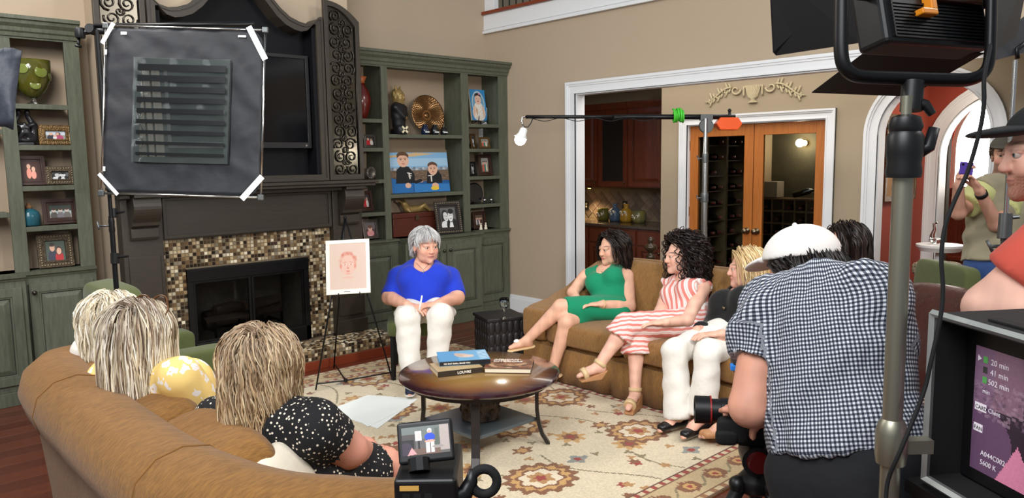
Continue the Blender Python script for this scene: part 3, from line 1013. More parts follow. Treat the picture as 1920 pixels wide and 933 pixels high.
for k in range(4):
 a = math.radians(-47 + 42 + 90 * k) + PI / 4 - 0.05
 dr = V(math.cos(a), math.sin(a), 0)
 dr = nrm(V(*[(-1, -1, 0), (1, -1, 0), (1, 1, 0), (-1, 1, 0)][k]))
 pts = [TC + dr * r + V(0, 0, z) for r, z in ((.33, .40), (.335, .32), (.335, .22), (.345, .14), (.365, .07), (.40, ZR))]
 side = V(-dr[1], dr[0], 0)
 g = G()
 v, f = [], []
 for i, p in enumerate(pts):
  w_ = 0.024
  for s_, t_ in ((-1, -1), (1, -1), (1, 1), (-1, 1)):
   v.append(p + side * s_ * w_ + dr * t_ * 0.011)
 for i in range(len(pts) - 1):
  f += [(i * 4 + q, i * 4 + (q + 1) % 4, i * 4 + 4 + (q + 1) % 4, i * 4 + 4 + q) for q in range(4)]
 f += [(3, 2, 1, 0), tuple(range(len(v) - 4, len(v)))]
 g.add(v, f)
 g.obj('leg', 'table_iron', ct, bevel=0.003)
mat('slate', (84, 92, 96), 0.3)
g = G()
dd_ = 0.235
g.box(TC[0] - dd_, TC[0] + dd_, TC[1] - dd_, TC[1] + dd_, .15, .172)
g.obj('lower_shelf', 'slate', ct, bevel=0.004)
# carved drum on the lower shelf
mat('carved_dark', (52, 42, 36), 0.75, var=(18, 0.8), col2=(140, 124, 106), bump=(30, 0.8))
drum = thing('carved_drum', 'dark carved stone drum on lower shelf of coffee table', 'sculpture', (TC[0], TC[1], .172))
g = G()
prof = [(0, .172), (.105, .172), (.112, .18), (.108, .20), (.112, .215), (.104, .30), (.110, .36), (.115, .37), (.104, .378), (0, .378)]
g.lathe(prof, 28, TC)
g.obj('drum_body', 'carved_dark', drum, smooth=True, auto=50)
for k in range(8):
 a = k * PI / 4
 c = TC + V(.107 * math.cos(a), .107 * math.sin(a), .29)
 R = rotz(a)
 g = G(c, R)
 g.ball((0, 0, 0), (.016, .026, .045), 10, 8)
 g.ball((.012, 0, .0), (.010, .008, .016), 8, 6)
 g.ball((.004, .0, -.062), (.012, .022, .02), 8, 6)
 g.obj('carving', 'carved_dark', drum, smooth=True)
# books
mat('page', (226, 214, 190), 0.8)
def book(label, c, wd, ht, th, ang, cover, spine, z, pict, titles, flip=0):
 t = thing('book', label, 'book', (c[0], c[1], z), group='art books on the coffee table')
 R = rotz(ang)
 O = V(c[0], c[1], z)
 mat(cover[0], cover[1], 0.3)
 g = G(O, R)
 g.box(-wd / 2, wd / 2, -ht / 2, ht / 2, 0, .003)
 g.box(-wd / 2, wd / 2, -ht / 2, ht / 2, th - .003, th)
 g.obj('cover', cover[0], t, bevel=0.0008)
 mat(spine[0], spine[1], 0.35)
 sx = -1 if flip else 1
 G(O, R).box(sx * wd / 2, sx * (wd / 2 - .003), -ht / 2, ht / 2, .0, th).obj('spine', spine[0], t)
 G(O, R).box(-wd / 2 + .006, wd / 2 - .006, -ht / 2 + .006, ht / 2 - .006, .003, th - .003).obj('pages', 'page', t)
 if pict is not None:
  sheet('cover_print', pict, O + R @ V(-wd / 2, -ht / 2, th + .0004), R @ V(1, 0, 0), R @ V(0, 1, 0), wd, ht, 'print', t)
 for body, lo, U, W, sz, m, bold in titles:
  text('lettering', body, O + R @ V(*lo), R @ V(*U), R @ V(*W), sz, m, t, bold=bold)
 return t
mat('ink_white', (236, 232, 222), 0.6)
mat('ink_dark', (24, 24, 26), 0.6)
zt = .456
SA = math.radians(-43)     # screen-right is (0.73,-0.68)
b1 = P(855, 690, z=.47)
book('tan covered art book with dark spine lettering under the blue book', b1, .20, .27, .032, SA + math.radians(20) + PI / 2 + PI, ('book_tan', (196, 170, 126)), ('spine_dark', (52, 44, 36)), zt,
     None, [('LOUVRE', (.1004, -.02, .008), (0, 1, 0), (0, 0, 1), .022, 'ink_white', .0004)], 0)
pb = Paint(44, 60, (120, 176, 214))
pb.rect(0, 1, 0, .38, (96, 160, 206)).ell(.5, .5, .22, .14, (220, 190, 172), .5).ell(.56, .62, .12, .1, (226, 200, 186)).ell(.42, .42, .2, .06, (206, 176, 160), .3)
for q in range(6):
 pb.line(.1 + .14 * q, .98, .2 + .14 * q, .82, .02, (226, 236, 242))
b2 = P(868, 671, z=.50)
book('blue covered art book with black spine lying on top of the tan book', b2, .235, .30, .028, math.radians(237), ('book_blue', (110, 168, 208)), ('spine_black', (24, 26, 30)), zt + .0325,
     pb, [('NO DAY SHALL ERASE YOU', (.1182, -.125, .009), (0, 1, 0), (0, 0, 1), .0125, 'ink_white', .0003)], 0)
pb = Paint(44, 56, (136, 92, 62))
for q in range(70):
 pb.ell(rs.random(), rs.random(), .05 + .08 * rs.random(), .03 + .05 * rs.random(), rs.choice([(98, 58, 38), (170, 128, 92), (120, 66, 44), (188, 150, 116), (80, 52, 40)]), rs.random() * 3)
b3 = P(955, 686, z=.47)
book('brown patterned art book with white title, lying alone near table edge', b3, .21, .275, .03, SA + math.radians(-6) + PI / 2, ('book_brown', (74, 50, 38)), ('spine_brown', (48, 34, 28)), zt,
     pb, [('AFRICAN', (.075, .10, .0308), (0, -1, 0), (1, 0, 0), .036, 'ink_white', .0008), ('INTERIORS', (.035, .10, .0308), (0, -1, 0), (1, 0, 0), .036, 'ink_white', .0008)], 0)
# loose white sheets
mat('paper_white', (238, 242, 238), 0.8)
for i, q in enumerate((((612, 770), (690, 740), (784, 747), (708, 803)), ((632, 765), (700, 742), (770, 760), (690, 800)))):
 pts = [P(*a, z=.014) for a in q]
 g = G()
 zz = .0135 + i * .0018
 v = [(p[0], p[1], zz) for p in pts] + [(p[0], p[1], zz + .0014) for p in pts]
 g.add(v, [(0, 1, 2, 3), (4, 5, 6, 7)] + [(k, (k + 1) % 4, 4 + (k + 1) % 4, 4 + k) for k in range(4)])
 if i == 0:
  o = g.obj('paper_sheet', 'paper_white')
  tag(o, 'large white card sheet lying lowest on rug beside coffee table', 'paper', 'white cards on the rug')
 else:
  o = g.obj('paper_sheet', 'paper_white')
  tag(o, 'smaller white card lying on top of the large white card', 'paper', 'white cards on the rug')
# ================================================================= soft furniture helpers
def soft(g, c, size, R=None, e=0.32, nu=40, nv=20, puff=(0, 0, 0)):
 R = np.eye(3) if R is None else np.asarray(R)
 h = np.array(size) / 2
 sg = lambda a, p: np.sign(a) * np.abs(a) ** p
 v = []
 for i in range(nv + 1):
  p = -PI / 2 + PI * i / nv
  for k in range(nu):
   t = 2 * PI * k / nu
   x, y, z = sg(math.cos(p), e) * sg(math.cos(t), e), sg(math.cos(p), e) * sg(math.sin(t), e), sg(math.sin(p), e)
   q = np.array([x, y, z])
   q = q * (1 + np.array(puff) * np.array([(1 - y * y) * (1 - z * z), (1 - x * x) * (1 - z * z), (1 - x * x) * (1 - y * y)]))
   v.append(q * h)
 f = []
 for i in range(nv):
  for k in range(nu):
   l = (k + 1) % nu
   f.append((i * nu + k, i * nu + l, (i + 1) * nu + l, (i + 1) * nu + k))
 g.add(np.array(v) @ R.T + np.array(c, float), f)
 return g
mat('sofa_fabric', (142, 99, 46), 0.92, var=(48, 0.7), col2=(104, 70, 30), bump=(90, 0.5), sheen=0.1, stretch=(0.5, 2.2, 0.7), detail=2)
mat('sofa_fabric2', (146, 106, 58), 0.92, var=(48, 0.6), col2=(110, 78, 40), bump=(90, 0.5), sheen=0.1, stretch=(0.5, 2.2, 0.7), detail=2)
mat('piping', (128, 88, 42), 0.9)
mat('sofa_foot', (36, 24, 18), 0.5)
# right sofa: front at x=4.05, faces -x
sr = thing('sofa', 'tan fabric skirted sofa against the opening, seating four women', 'sofa', (4.55, 2.95, ZR), group='tan sofas')
SF, SB = 4.07, 5.0
G().box(SF + .02, SB, 1.58, 4.22, .05, .30).obj('base', 'sofa_fabric2', sr, bevel=0.02)
g = G()
ys = np.linspace(1.56, 4.24, 81)
v, f = [], []
for i, yy in enumerate(ys):
 dx = .006 * math.sin(i * 1.3)
 if i in (27, 54):
  dx = 0.02
 for z, ex in ((.02, -.012), (.27, 0)):
  v += [(SF + dx + ex, yy, z), (SF + dx + ex + .012, yy, z)]
for i in range(80):
 a = i * 4
 f += [(a, a + 4, a + 6, a + 2), (a + 1, a + 3, a + 7, a + 5), (a, a + 1, a + 5, a + 4), (a + 2, a + 6, a + 7, a + 3)]
g.add(v, f)
g.obj('skirt', 'sofa_fabric2', sr, smooth=True)
for k in range(4):
 G().box([SF + .06, SB - .1][k % 2], [SF + .11, SB - .05][k % 2], [1.62, 4.14][k // 2], [1.67, 4.19][k // 2], ZR, .06).obj('foot', 'sofa_foot', sr)
for k in range(3):
 y0 = 1.80 + k * 0.735
 g = G()
 soft(g, (SF + .36, y0 + .367, .385), (.80, .735, .17), e=.22, puff=(.02, .0, .12))
 g.obj('seat_cushion', 'sofa_fabric2', sr, smooth=True)
 g = G()
 soft(g, (4.80, y0 + .367, .64), (.24, .735, .46), rot((0, 1, 0), math.radians(13)), e=.36, puff=(.25, 0, .03))
 g.obj('back_cushion', 'sofa_fabric2', sr, smooth=True)
g = G()
soft(g, (5.0, 2.9, .48), (.16, 2.66, .76), rot((0, 1, 0), math.radians(6)), e=.2)
g.obj('back_frame', 'sofa_fabric2', sr, smooth=True)
for ya, yb in ((4.0, 4.25), (1.55, 1.80)):
 g = G()
 prof = [(SF + .0, .30), (SF + .0, .50), (SF + .05, .545), (SF + .25, .575), (SF + .5, .65), (SF + .72, .76), (SF + .9, .82), (SF + .95, .80), (SF + .95, .30)]
 g.prism(prof, ya, yb, U=(1, 0, 0), T=(0, 1, 0))
 o = g.obj('arm', 'sofa_fabric2', sr, bevel=0.05, seg=4, smooth=True)
 g = G()
 soft(g, (SF + .03, (ya + yb) / 2, .42), (.10, .24, .24), e=.35)
 g.obj('arm_front', 'sofa_fabric2', sr, smooth=True)
# left sofa, seen from behind: rolled back running along y, faces +x
sl = thing('sofa', 'tan fabric sofa with rolled back in the left foreground, seen from behind', 'sofa', (0.95, 2.7, 0), group='tan sofas')
path = [(1.16, 4.06), (1.06, 4.05), (0.96, 4.01), (0.83, 3.92), (0.745, 3.75), (0.72, 3.5), (0.715, 3.1), (0.715, 2.7), (0.72, 2.35), (0.75, 2.08), (0.83, 1.86), (0.96, 1.72), (1.12, 1.655), (1.28, 1.63)]
pp = np.array(path)
tt = np.arange(len(pp))
t2 = np.linspace(0, len(pp) - 1, 100)
def smooth_path(pp, n):
 tt = np.arange(len(pp))
 t2 = np.linspace(0, len(pp) - 1, n)
 out = []
 for c in range(pp.shape[1]):
  y = pp[:, c]
  m = np.gradient(y)
  i = np.clip(t2.astype(int), 0, len(pp) - 2)
  s_ = t2 - i
  h00, h10, h01, h11 = 2 * s_**3 - 3 * s_**2 + 1, s_**3 - 2 * s_**2 + s_, -2 * s_**3 + 3 * s_**2, s_**3 - s_**2
  out.append(h00 * y[i] + h10 * m[i] + h01 * y[i + 1] + h11 * m[i + 1])
 return np.stack(out, 1)
sp2 = smooth_path(pp, 110)
for _ in range(3):
 sp2[3:-3] = np.mean([sp2[3 + k:len(sp2) - 3 + k] for k in range(-3, 4)], 0)
tn = np.gradient(sp2, axis=0)
tn /= np.linalg.norm(tn, axis=1)[:, None]
nr = np.stack([tn[:, 1], -tn[:, 0]], 1)     # points outward (-x side)
nr = np.where((nr @ np.array([-1, 0]))[:, None] < -2, -nr, nr)
if nr[55][0] > 0:
 nr = -nr
ztop = np.interp(np.linspace(0, 1, 110), [0, .1, .25, .7, .85, 1], [.72, .79, .82, .82, .80, .74])
sec = [(.20, .30), (.20, .62), (.205, .72), (.165, .80), (.10, .865), (.02, .885), (-.06, .87), (-.12, .82), (-.14, .75), (-.12, .68), (-.085, .64), (-.07, .5), (-.05, .3), (-.03, .04)]
g = G()
v, f = [], []
for i in range(110):
 for a, z in sec:
  zz = z - .02 + (ztop[i] - .82) if z > .55 else z
  v.append((sp2[i, 0] + nr[i, 0] * -a, sp2[i, 1] + nr[i, 1] * -a, zz))
m_ = len(sec)
for i in range(109):
 for k in range(m_ - 1):
  f.append((i * m_ + k, i * m_ + k + 1, (i + 1) * m_ + k + 1, (i + 1) * m_ + k))
f += [tuple(range(m_)), tuple(range(109 * m_, 110 * m_))[::-1]]
for i in range(109):
 f.append((i * m_, (i + 1) * m_, (i + 1) * m_ + m_ - 1, i * m_ + m_ - 1))
g.add(v, f)
g.obj('rolled_back', 'sofa_fabric', sl, smooth=True, auto=70)
for fr_ in (0.43, 0.66):
 i = int(fr_ * 109)
 g = G()
 g.tube([(sp2[i, 0] - nr[i, 0] * a, sp2[i, 1] - nr[i, 1] * a, z - .0185 + (ztop[i] - .82)) for a, z in sec[2:10]], .003, 6)
 g.obj('seam', 'piping', sl, smooth=True)
G().box(0.92, 1.66, 1.82, 3.92, .06, .30).obj('base', 'sofa_fabric', sl, bevel=0.02)
for k in range(4):
 G().box([.97, 1.58][k % 2], [1.03, 1.64][k % 2], [1.86, 3.82][k // 2], [1.92, 3.88][k // 2], 0.0135, .06).obj('foot', 'sofa_foot', sl)
for k in range(3):
 y0 = 1.86 + k * 0.68
 g = G()
 soft(g, (1.28, y0 + .34, .375), (.80, .68, .17), e=.22, puff=(.02, 0, .12))
 g.obj('seat_cushion', 'sofa_fabric', sl, smooth=True)
for yy, xx, zz, hh in ((2.46, .965, .615, .42), (3.02, .945, .615, .42), (3.56, .955, .63, .40)):
 g = G()
 soft(g, (xx, yy, zz), (.22, .60, hh), rot((0, 1, 0), math.radians(-12)), e=.42, puff=(.3, 0, .06))
 o = g.obj('back_cushion', 'sofa_fabric', sl, smooth=True)
# ivory pillow tucked by the third woman
mat('ivory', (222, 212, 192), 0.85, bump=(40, 0.2))
g = G()
soft(g, P(532, 918, d=2.46), (.34, .12, .32), rotz(.75) @ rot((1, 0, 0), -.4), e=.55, puff=(-.08, .5, -.08))
tag(g.obj('throw_pillow', 'ivory', smooth=True), 'small ivory throw pillow on left sofa behind woman in dotted dress', 'pillow')
# ================================================================= green armchair by the hearth
mat('green_velvet', (84, 92, 50), 0.85, sheen=0.15, var=(14, 0.3), col2=(66, 74, 38))
ac = thing('armchair', 'olive green upholstered armchair beside the fireplace', 'armchair', (1.45, 4.72, 0))
AX0, AX1, AY0, AY1 = 1.20, 1.78, 4.36, 5.10
G().box(AX0 + .05, AX1 - .02, AY0 + .02, AY1 - .02, .12, .32).obj('base', 'green_velvet', ac, bevel=0.03, seg=3, smooth=True)
for ya in (AY0, AY1 - .15):
 g = G()
 soft(g, ((AX0 + AX1) / 2 + .02, ya + .075, .395), (AX1 - AX0, .17, .44), e=.16)
 g.obj('arm', 'green_velvet', ac, smooth=True)
g = G()
soft(g, (AX0 + .10, (AY0 + AY1) / 2, .62), (.19, AY1 - AY0 - .06, .78), rot((0, 1, 0), -.10), e=.3)
g.obj('backrest', 'green_velvet', ac, smooth=True)
g = G()
soft(g, ((AX0 + AX1) / 2 + .06, (AY0 + AY1) / 2, .39), (.46, AY1 - AY0 - .31, .15), e=.25, puff=(0, 0, .15))
g.obj('seat_cushion', 'green_velvet', ac, smooth=True)
for a in (AX0 + .1, AX1 - .06):
 for b in (AY0 + .06, AY1 - .06):
  G().cyl((a, b, ZR), (a, b, .13), .016, .026, n=4).obj('leg', 'sofa_foot', ac)
# ================================================================= side chair under the woman in blue
ch = thing('side_chair', 'green upholstered side chair with black legs under woman in blue', 'chair', (3.52, 4.86, ZR))
CF = V(3.52, 4.93)
fdir = nrm(V(-.60, -.80))          # chair faces the camera-ish
CRz = math.atan2(fdir[1], fdir[0])
Rc = rotz(CRz)
CO = V(3.52, 4.86, 0)
g = G(CO, Rc)
soft(g, (0, 0, .405), (.50, .50, .12), e=.25, puff=(0, 0, .12))
g.obj('seat', 'green_velvet', ch, smooth=True)
g = G(CO, Rc)
soft(g, (-.24, 0, .64), (.09, .47, .40), rot((0, 1, 0), -.12), e=.3)
g.obj('backrest', 'green_velvet', ch, smooth=True)
for a in (-.2, .2):
 for b in (-.2, .2):
  G(CO, Rc).cyl((a * 1.12, b * 1.05, ZR), (a, b, .37), .018, .026, n=4).obj('leg', 'black_matte', ch)
# carved block side table with goblet
mat('ebony', (38, 34, 36), 0.45, var=(20, 0.4), col2=(22, 20, 22))
st = thing('side_table', 'black carved block side table holding a water goblet', 'side table', tuple(P(937, 597, z=.40)[:2]) + (ZR,))
s0 = P(936, 607, z=.40)
Rs = rotz(math.radians(-20))
SO = V(*P(937, 597, z=.40)[:2], ZR)
G(SO, Rs).box(-.16, .16, -.16, .16, 0, .40).obj('block', 'ebony', st, bevel=0.006)
G(SO, Rs).box(-.172, .172, -.172, .172, .40, .425).obj('top', 'ebony', st, bevel=0.005)
chip = G().ball((0, 0, 0), (.0265, .011, .048), 10, 8)
me = None
for fx in range(4):
 Rf = Rs @ rotz(fx * PI / 2)
 for i in range(6):
  for j in range(4):
   c = SO + Rf @ V(-.133 + i * .0532, -.16, .003 + j * .098)
   if me is None:
    o = G().ball((0, 0, 0), (.027, .007, .052), 8, 6).obj('carved_facet', 'ebony', st, smooth=True)
    me = o.data
    bpy.data.objects.remove(o)
   piece('carved_facet', me, c, st, Rf)
gb = thing('water_goblet', 'clear glass water goblet on the black carved side table', 'glass', P(946, 597, z=.4395))
gc = P(946, 597, z=.4395)
mat('goblet_glass', (240, 246, 246), 0.03, trans=1, ior=1.35)
mat('water', (236, 244, 246), 0.02, trans=1, ior=1.33)
G().lathe([(0, 0), (.033, 0), (.034, .003), (.008, .008), (.005, .02), (.009, .045), (.005, .06), (.012, .075), (.034, .10), (.040, .13), (.037, .165), (.0355, .165), (.0385, .13), (.032, .102), (0, .08)],
          24, gc).obj('goblet_bowl', 'goblet_glass', gb, smooth=True)
G().lathe([(0, .085), (.03, .104), (.0365, .128), (.0362, .142), (0, .142)], 20, gc).obj('water', 'water', gb, smooth=True)
# ================================================================= easel with portrait drawing
ez = thing('easel', 'black metal tripod display easel in front of the hearth', 'easel', (3.0, 5.1, ZR))
top = P(647, 408, d=5.82)
fL, fR, fB = P(592, 731, z=ZR + .008), P(735, 708, z=ZR + .008), P(626, 690, z=ZR + .008)
for p in (fL, fR, fB):
 G().tube([top + V(0, 0, 0) + (p - top) * .01, p], [.007, .006], 8).obj('leg', 'black_metal', ez, smooth=True)
hub = (fL + fR + fB) / 3 + V(0, 0, .05)
hub = P(648, 713, z=.05)
for p in (fL, fR, fB):
 G().tube([hub, p + (top - p) * .035], .006, 6).obj('brace', 'black_metal', ez)
G().ball(hub, .016, 10, 6).obj('brace_hub', 'black_metal', ez)
G().ball(top, .014, 10, 8).obj('top_hinge', 'black_metal', ez)
# picture
pa, pb_, pc_ = P(612, 553, d=5.63), P(695, 548, d=5.66), P(606, 452, d=5.74)
U = nrm(pb_ - pa)
W = pc_ - pa
W = nrm(W - U * (W @ U))
wd, ht = np.linalg.norm(pb_ - pa), np.linalg.norm(pc_ - pa)
N = np.cross(U, W)
po = pa
pic = thing('portrait_drawing', 'matted red chalk drawing of a child resting on the easel', 'picture', pa + U * wd / 2)
Rp = np.stack([U, W, N], 1)
mat('mat_board', (232, 230, 218), 0.8)
g = G(pa, Rp)
mw = .028
g.band([(0, 0), (wd, 0), (wd, ht), (0, ht)], [(mw, mw * 1.25), (wd - mw, mw * 1.25), (wd - mw, ht - mw), (mw, ht - mw)], -.006, .004, U=(1, 0, 0), W=(0, 1, 0), T=(0, 0, 1))
g.box(0, wd, 0, ht, -.008, -.006)
g.obj('mat', 'mat_board', pic)
dw = Paint(96, 118, (208, 184, 170))
dw.a *= (1 + .04 * (rng.random((118, 96, 1)) - .5))
CH = (196, 104, 88)
dw.ell(.5, .56, .235, .235, (208, 140, 122), 0, .5, .25).ell(.5, .52, .185, .225, (214, 180, 164), 0, .8, .12)
for q in range(60):
 a = rs.uniform(0, PI)
 dw.ell(.5 + .215 * math.cos(a) + rs.uniform(-.03, .03), .60 + .19 * math.sin(a) + rs.uniform(-.03, .03), .045, .02, CH, rs.random() * 3, .18)
dw.ell(.305, .5, .03, .05, (206, 130, 112), 0, .8).ell(.695, .5, .03, .05, (206, 130, 112), 0, .8)
for sx in (-1, 1):
 dw.ell(.5 + sx * .085, .535, .045, .022, (238, 206, 190), 0, 1).ell(.5 + sx * .085, .535, .022, .022, (160, 86, 74), 0, .75).ell(.5 + sx * .085, .585, .055, .012, (196, 120, 104), sx * -.15, .5)
dw.ell(.5, .46, .03, .018, (196, 116, 98), 0, .7).ell(.49, .49, .012, .05, (206, 134, 116), 0, .6).ell(.5, .39, .055, .02, (196, 108, 94), 0, .65).ell(.5, .335, .07, .02, (206, 140, 122), 0, .5)
dw.ell(.5, .25, .16, .03, (212, 160, 142), 0, .45, .4)
sheet('drawing', dw, pa + U * mw + W * mw * 1.25 + N * .0005, U, W, wd - 2 * mw, ht - mw * 2.25, 'canvas_print', pic)
G(pa, Rp).box(wd * .40, wd * .54, mw * .5, mw * .5 + .006, .004, .0046).obj('caption_strip', mat('caption', (120, 112, 104), .7), pic)
for u in (.28, .76):
 g = G(pa, Rp)
 g.tube([(wd * u, -.012, -.03), (wd * u, -.012, .012), (wd * u, .006, .016)], .004, 6)
 g.obj('rest_hook', 'black_metal', ez)
# ================================================================= figures: implicit surfaces -> one continuous mesh
class Sdf:
 def __init__(s):
  s.p = []
 def cone(s, a, b, ra, rb=None, k=.02, clip=(), flat=None, sub=False):
  a, b = np.array(a, float), np.array(b, float)
  rb = ra if rb is None else rb
  R = max(ra, rb)
  ab = b - a
  L2 = ab @ ab + 1e-12
  def fn(p):
   t = np.clip(((p - a) @ ab) / L2, 0, 1)
   q = p - a - t[..., None] * ab
   if flat is not None:
    ax, f = flat
    q = q + (q @ ax)[..., None] * ax * (1 / f - 1)
   d = np.sqrt((q * q).sum(-1)) - (ra + (rb - ra) * t)
   for pt_, n_ in clip:
    d = np.maximum(d, (p - pt_) @ np.asarray(n_))
   return d
  s.p.append((fn, np.minimum(a, b) - R, np.maximum(a, b) + R, k, sub))
  return s
 def ell(s, c, r, R=None, k=.02, clip=(), sub=False):
  c, r = np.array(c, float), np.array([r] * 3 if np.isscalar(r) else r, float)
  R = np.eye(3) if R is None else np.asarray(R)
  M = r.max()
  def fn(p):
   q = (p - c) @ R
   k0 = np.sqrt(((q / r) ** 2).sum(-1)) + 1e-9
   k1 = np.sqrt(((q / (r * r)) ** 2).sum(-1)) + 1e-9
   d = k0 * (k0 - 1) / k1
   for pt_, n_ in clip:
    d = np.maximum(d, (p - pt_) @ np.asarray(n_))
   return d
  s.p.append((fn, c - M, c + M, k, sub))
  return s
 def cut(s, pt_, n_, k=.002):
  pt_, n_ = np.array(pt_, float), nrm(n_)
  s.p.append((lambda p: -((p - pt_) @ n_), None, None, k, True))
  return s
 def mesh(s, h):
  add = [q for q in s.p if not q[4]]
  lo = np.min([q[1] for q in add], 0) - 3 * h - .01
  hi = np.max([q[2] for q in add], 0) + 3 * h + .01
  n = np.ceil((hi - lo) / h).astype(int) + 1
  D = np.full(n, 0.08, np.float32)
  ax = [lo[i] + h * np.arange(n[i]) for i in range(3)]
  for fn, a, b, k, sub in s.p:
   if a is None:
    i0, i1 = np.zeros(3, int), n
   else:
    i0 = np.clip(np.floor((a - k - 2 * h - lo) / h).astype(int), 0, n)
    i1 = np.clip(np.ceil((b + k + 2 * h - lo) / h).astype(int) + 1, 0, n)
    if (i1 <= i0).any():
     continue
   sl_ = tuple(slice(i0[i], i1[i]) for i in range(3))
   g_ = np.stack(np.meshgrid(*[ax[i][sl_[i]] for i in range(3)], indexing='ij'), -1)
   d = fn(g_)
   A = D[sl_]
   if sub:
    d = -d
    q = np.maximum(k - np.abs(A - d), 0) / k
    D[sl_] = np.maximum(A, d) + q * q * k / 4
   else:
    q = np.maximum(k - np.abs(A - d), 0) / k
    D[sl_] = np.minimum(A, d) - q * q * k / 4
  return surfnet(D, lo, h)
def surfnet(D, lo, h):
 s = D < 0
 c8 = sum(s[i:s.shape[0] - 1 + i, j:s.shape[1] - 1 + j, k:s.shape[2] - 1 + k].astype(np.int8) for i in (0, 1) for j in (0, 1) for k in (0, 1))
 m = (c8 > 0) & (c8 < 8)
 idx = np.full(m.shape, -1, np.int64)
 ci = np.argwhere(m)
 idx[m] = np.arange(len(ci))
 acc = np.zeros((len(ci), 3))
 w_ = np.zeros(len(ci))
 offs = [np.array((i, j, k)) for i in (0, 1) for j in (0, 1) for k in (0, 1)]
 dv = {tuple(o): D[ci[:, 0] + o[0], ci[:, 1] + o[1], ci[:, 2] + o[2]].astype(float) for o in offs}
 for o in offs:
  for a in range(3):
   if o[a] == 0:
    o2 = o.copy()
    o2[a] = 1
    d1, d2 = dv[tuple(o)], dv[tuple(o2)]
    cr = (d1 < 0) != (d2 < 0)
    t = np.where(cr, d1 / (d1 - d2 + 1e-20), 0)
    acc += cr[:, None] * (o + t[:, None] * (o2 - o))
    w_ += cr
 v = lo + h * (ci + acc / w_[:, None])
 quads = []
 for a in range(3):
  b, c = (a + 1) % 3, (a + 2) % 3
  sl0 = [slice(None)] * 3
  sl1 = [slice(None)] * 3
  sl0[a], sl1[a] = slice(0, -1), slice(1, None)
  e = s[tuple(sl0)] != s[tuple(sl1)]
  I = np.argwhere(e)
  ok = (I[:, b] > 0) & (I[:, c] > 0) & (I[:, b] < D.shape[b] - 1) & (I[:, c] < D.shape[c] - 1)
  I = I[ok]
  flip = s[tuple(I.T)]
  def at(db, dc):
   J_ = I.copy()
   J_[:, b] += db
   J_[:, c] += dc
   return idx[tuple(J_.T)]
  q = np.stack([at(-1, -1), at(0, -1), at(0, 0), at(-1, 0)], 1)
  q[~flip] = q[~flip][:, ::-1]
  quads.append(q)
 return v, np.concatenate(quads)
def meshobj(name, v, q, m, parent, cols=None, uv=None, smooth=True):
 me = bpy.data.meshes.new(name)
 q = np.asarray(q)
 c = V((v[:, 0].min() + v[:, 0].max()) / 2, (v[:, 1].min() + v[:, 1].max()) / 2, v[:, 2].min())
 me.vertices.add(len(v))
 me.vertices.foreach_set('co', (v - c).astype(np.float32).ravel())
 k = q.shape[1]
 me.loops.add(len(q) * k)
 me.loops.foreach_set('vertex_index', q.astype(np.int32).ravel())
 me.polygons.add(len(q))
 me.polygons.foreach_set('loop_start', np.arange(0, len(q) * k, k, dtype=np.int32))
 me.update(calc_edges=True)
 if cols is not None:
  ca = me.color_attributes.new('Col', 'FLOAT_COLOR', 'POINT')
  ca.data.foreach_set('color', np.concatenate([cols, np.ones((len(cols), 1))], 1).astype(np.float32).ravel())
 if uv is not None:
  at = me.attributes.new('puv', 'FLOAT_VECTOR', 'POINT')
  at.data.foreach_set('vector', uv.astype(np.float32).ravel())
 if smooth:
  me.shade_smooth()
 me.materials.append(MATS[m] if isinstance(m, str) else m)
 return link(name, me, c, parent)
def wobble(v, amp, freq, seed=0):
 r_ = np.random.default_rng(seed)
 n = np.zeros(len(v))
 for i in range(5):
  k = r_.normal(size=3) * freq * (1 + .5 * i)
  n += np.sin(v @ k + r_.random() * 6.28) / (1 + .4 * i)
 return n * amp
mat('skin', attr='Col', rough=0.5, spec=0.35)
MATS['skin'].node_tree.nodes['Principled BSDF'].inputs['Subsurface Weight'].default_value = 0.0
mat('eyeball', attr='Col', rough=0.12)
mat('hair', attr='Col', rough=0.42, spec=0.4)
def head_frame(face, up=(0, 0, 1)):
 F = nrm(face)
 L = nrm(np.cross(up, F))
 U = np.cross(F, L)
 return np.stack([F, L, U], 1)
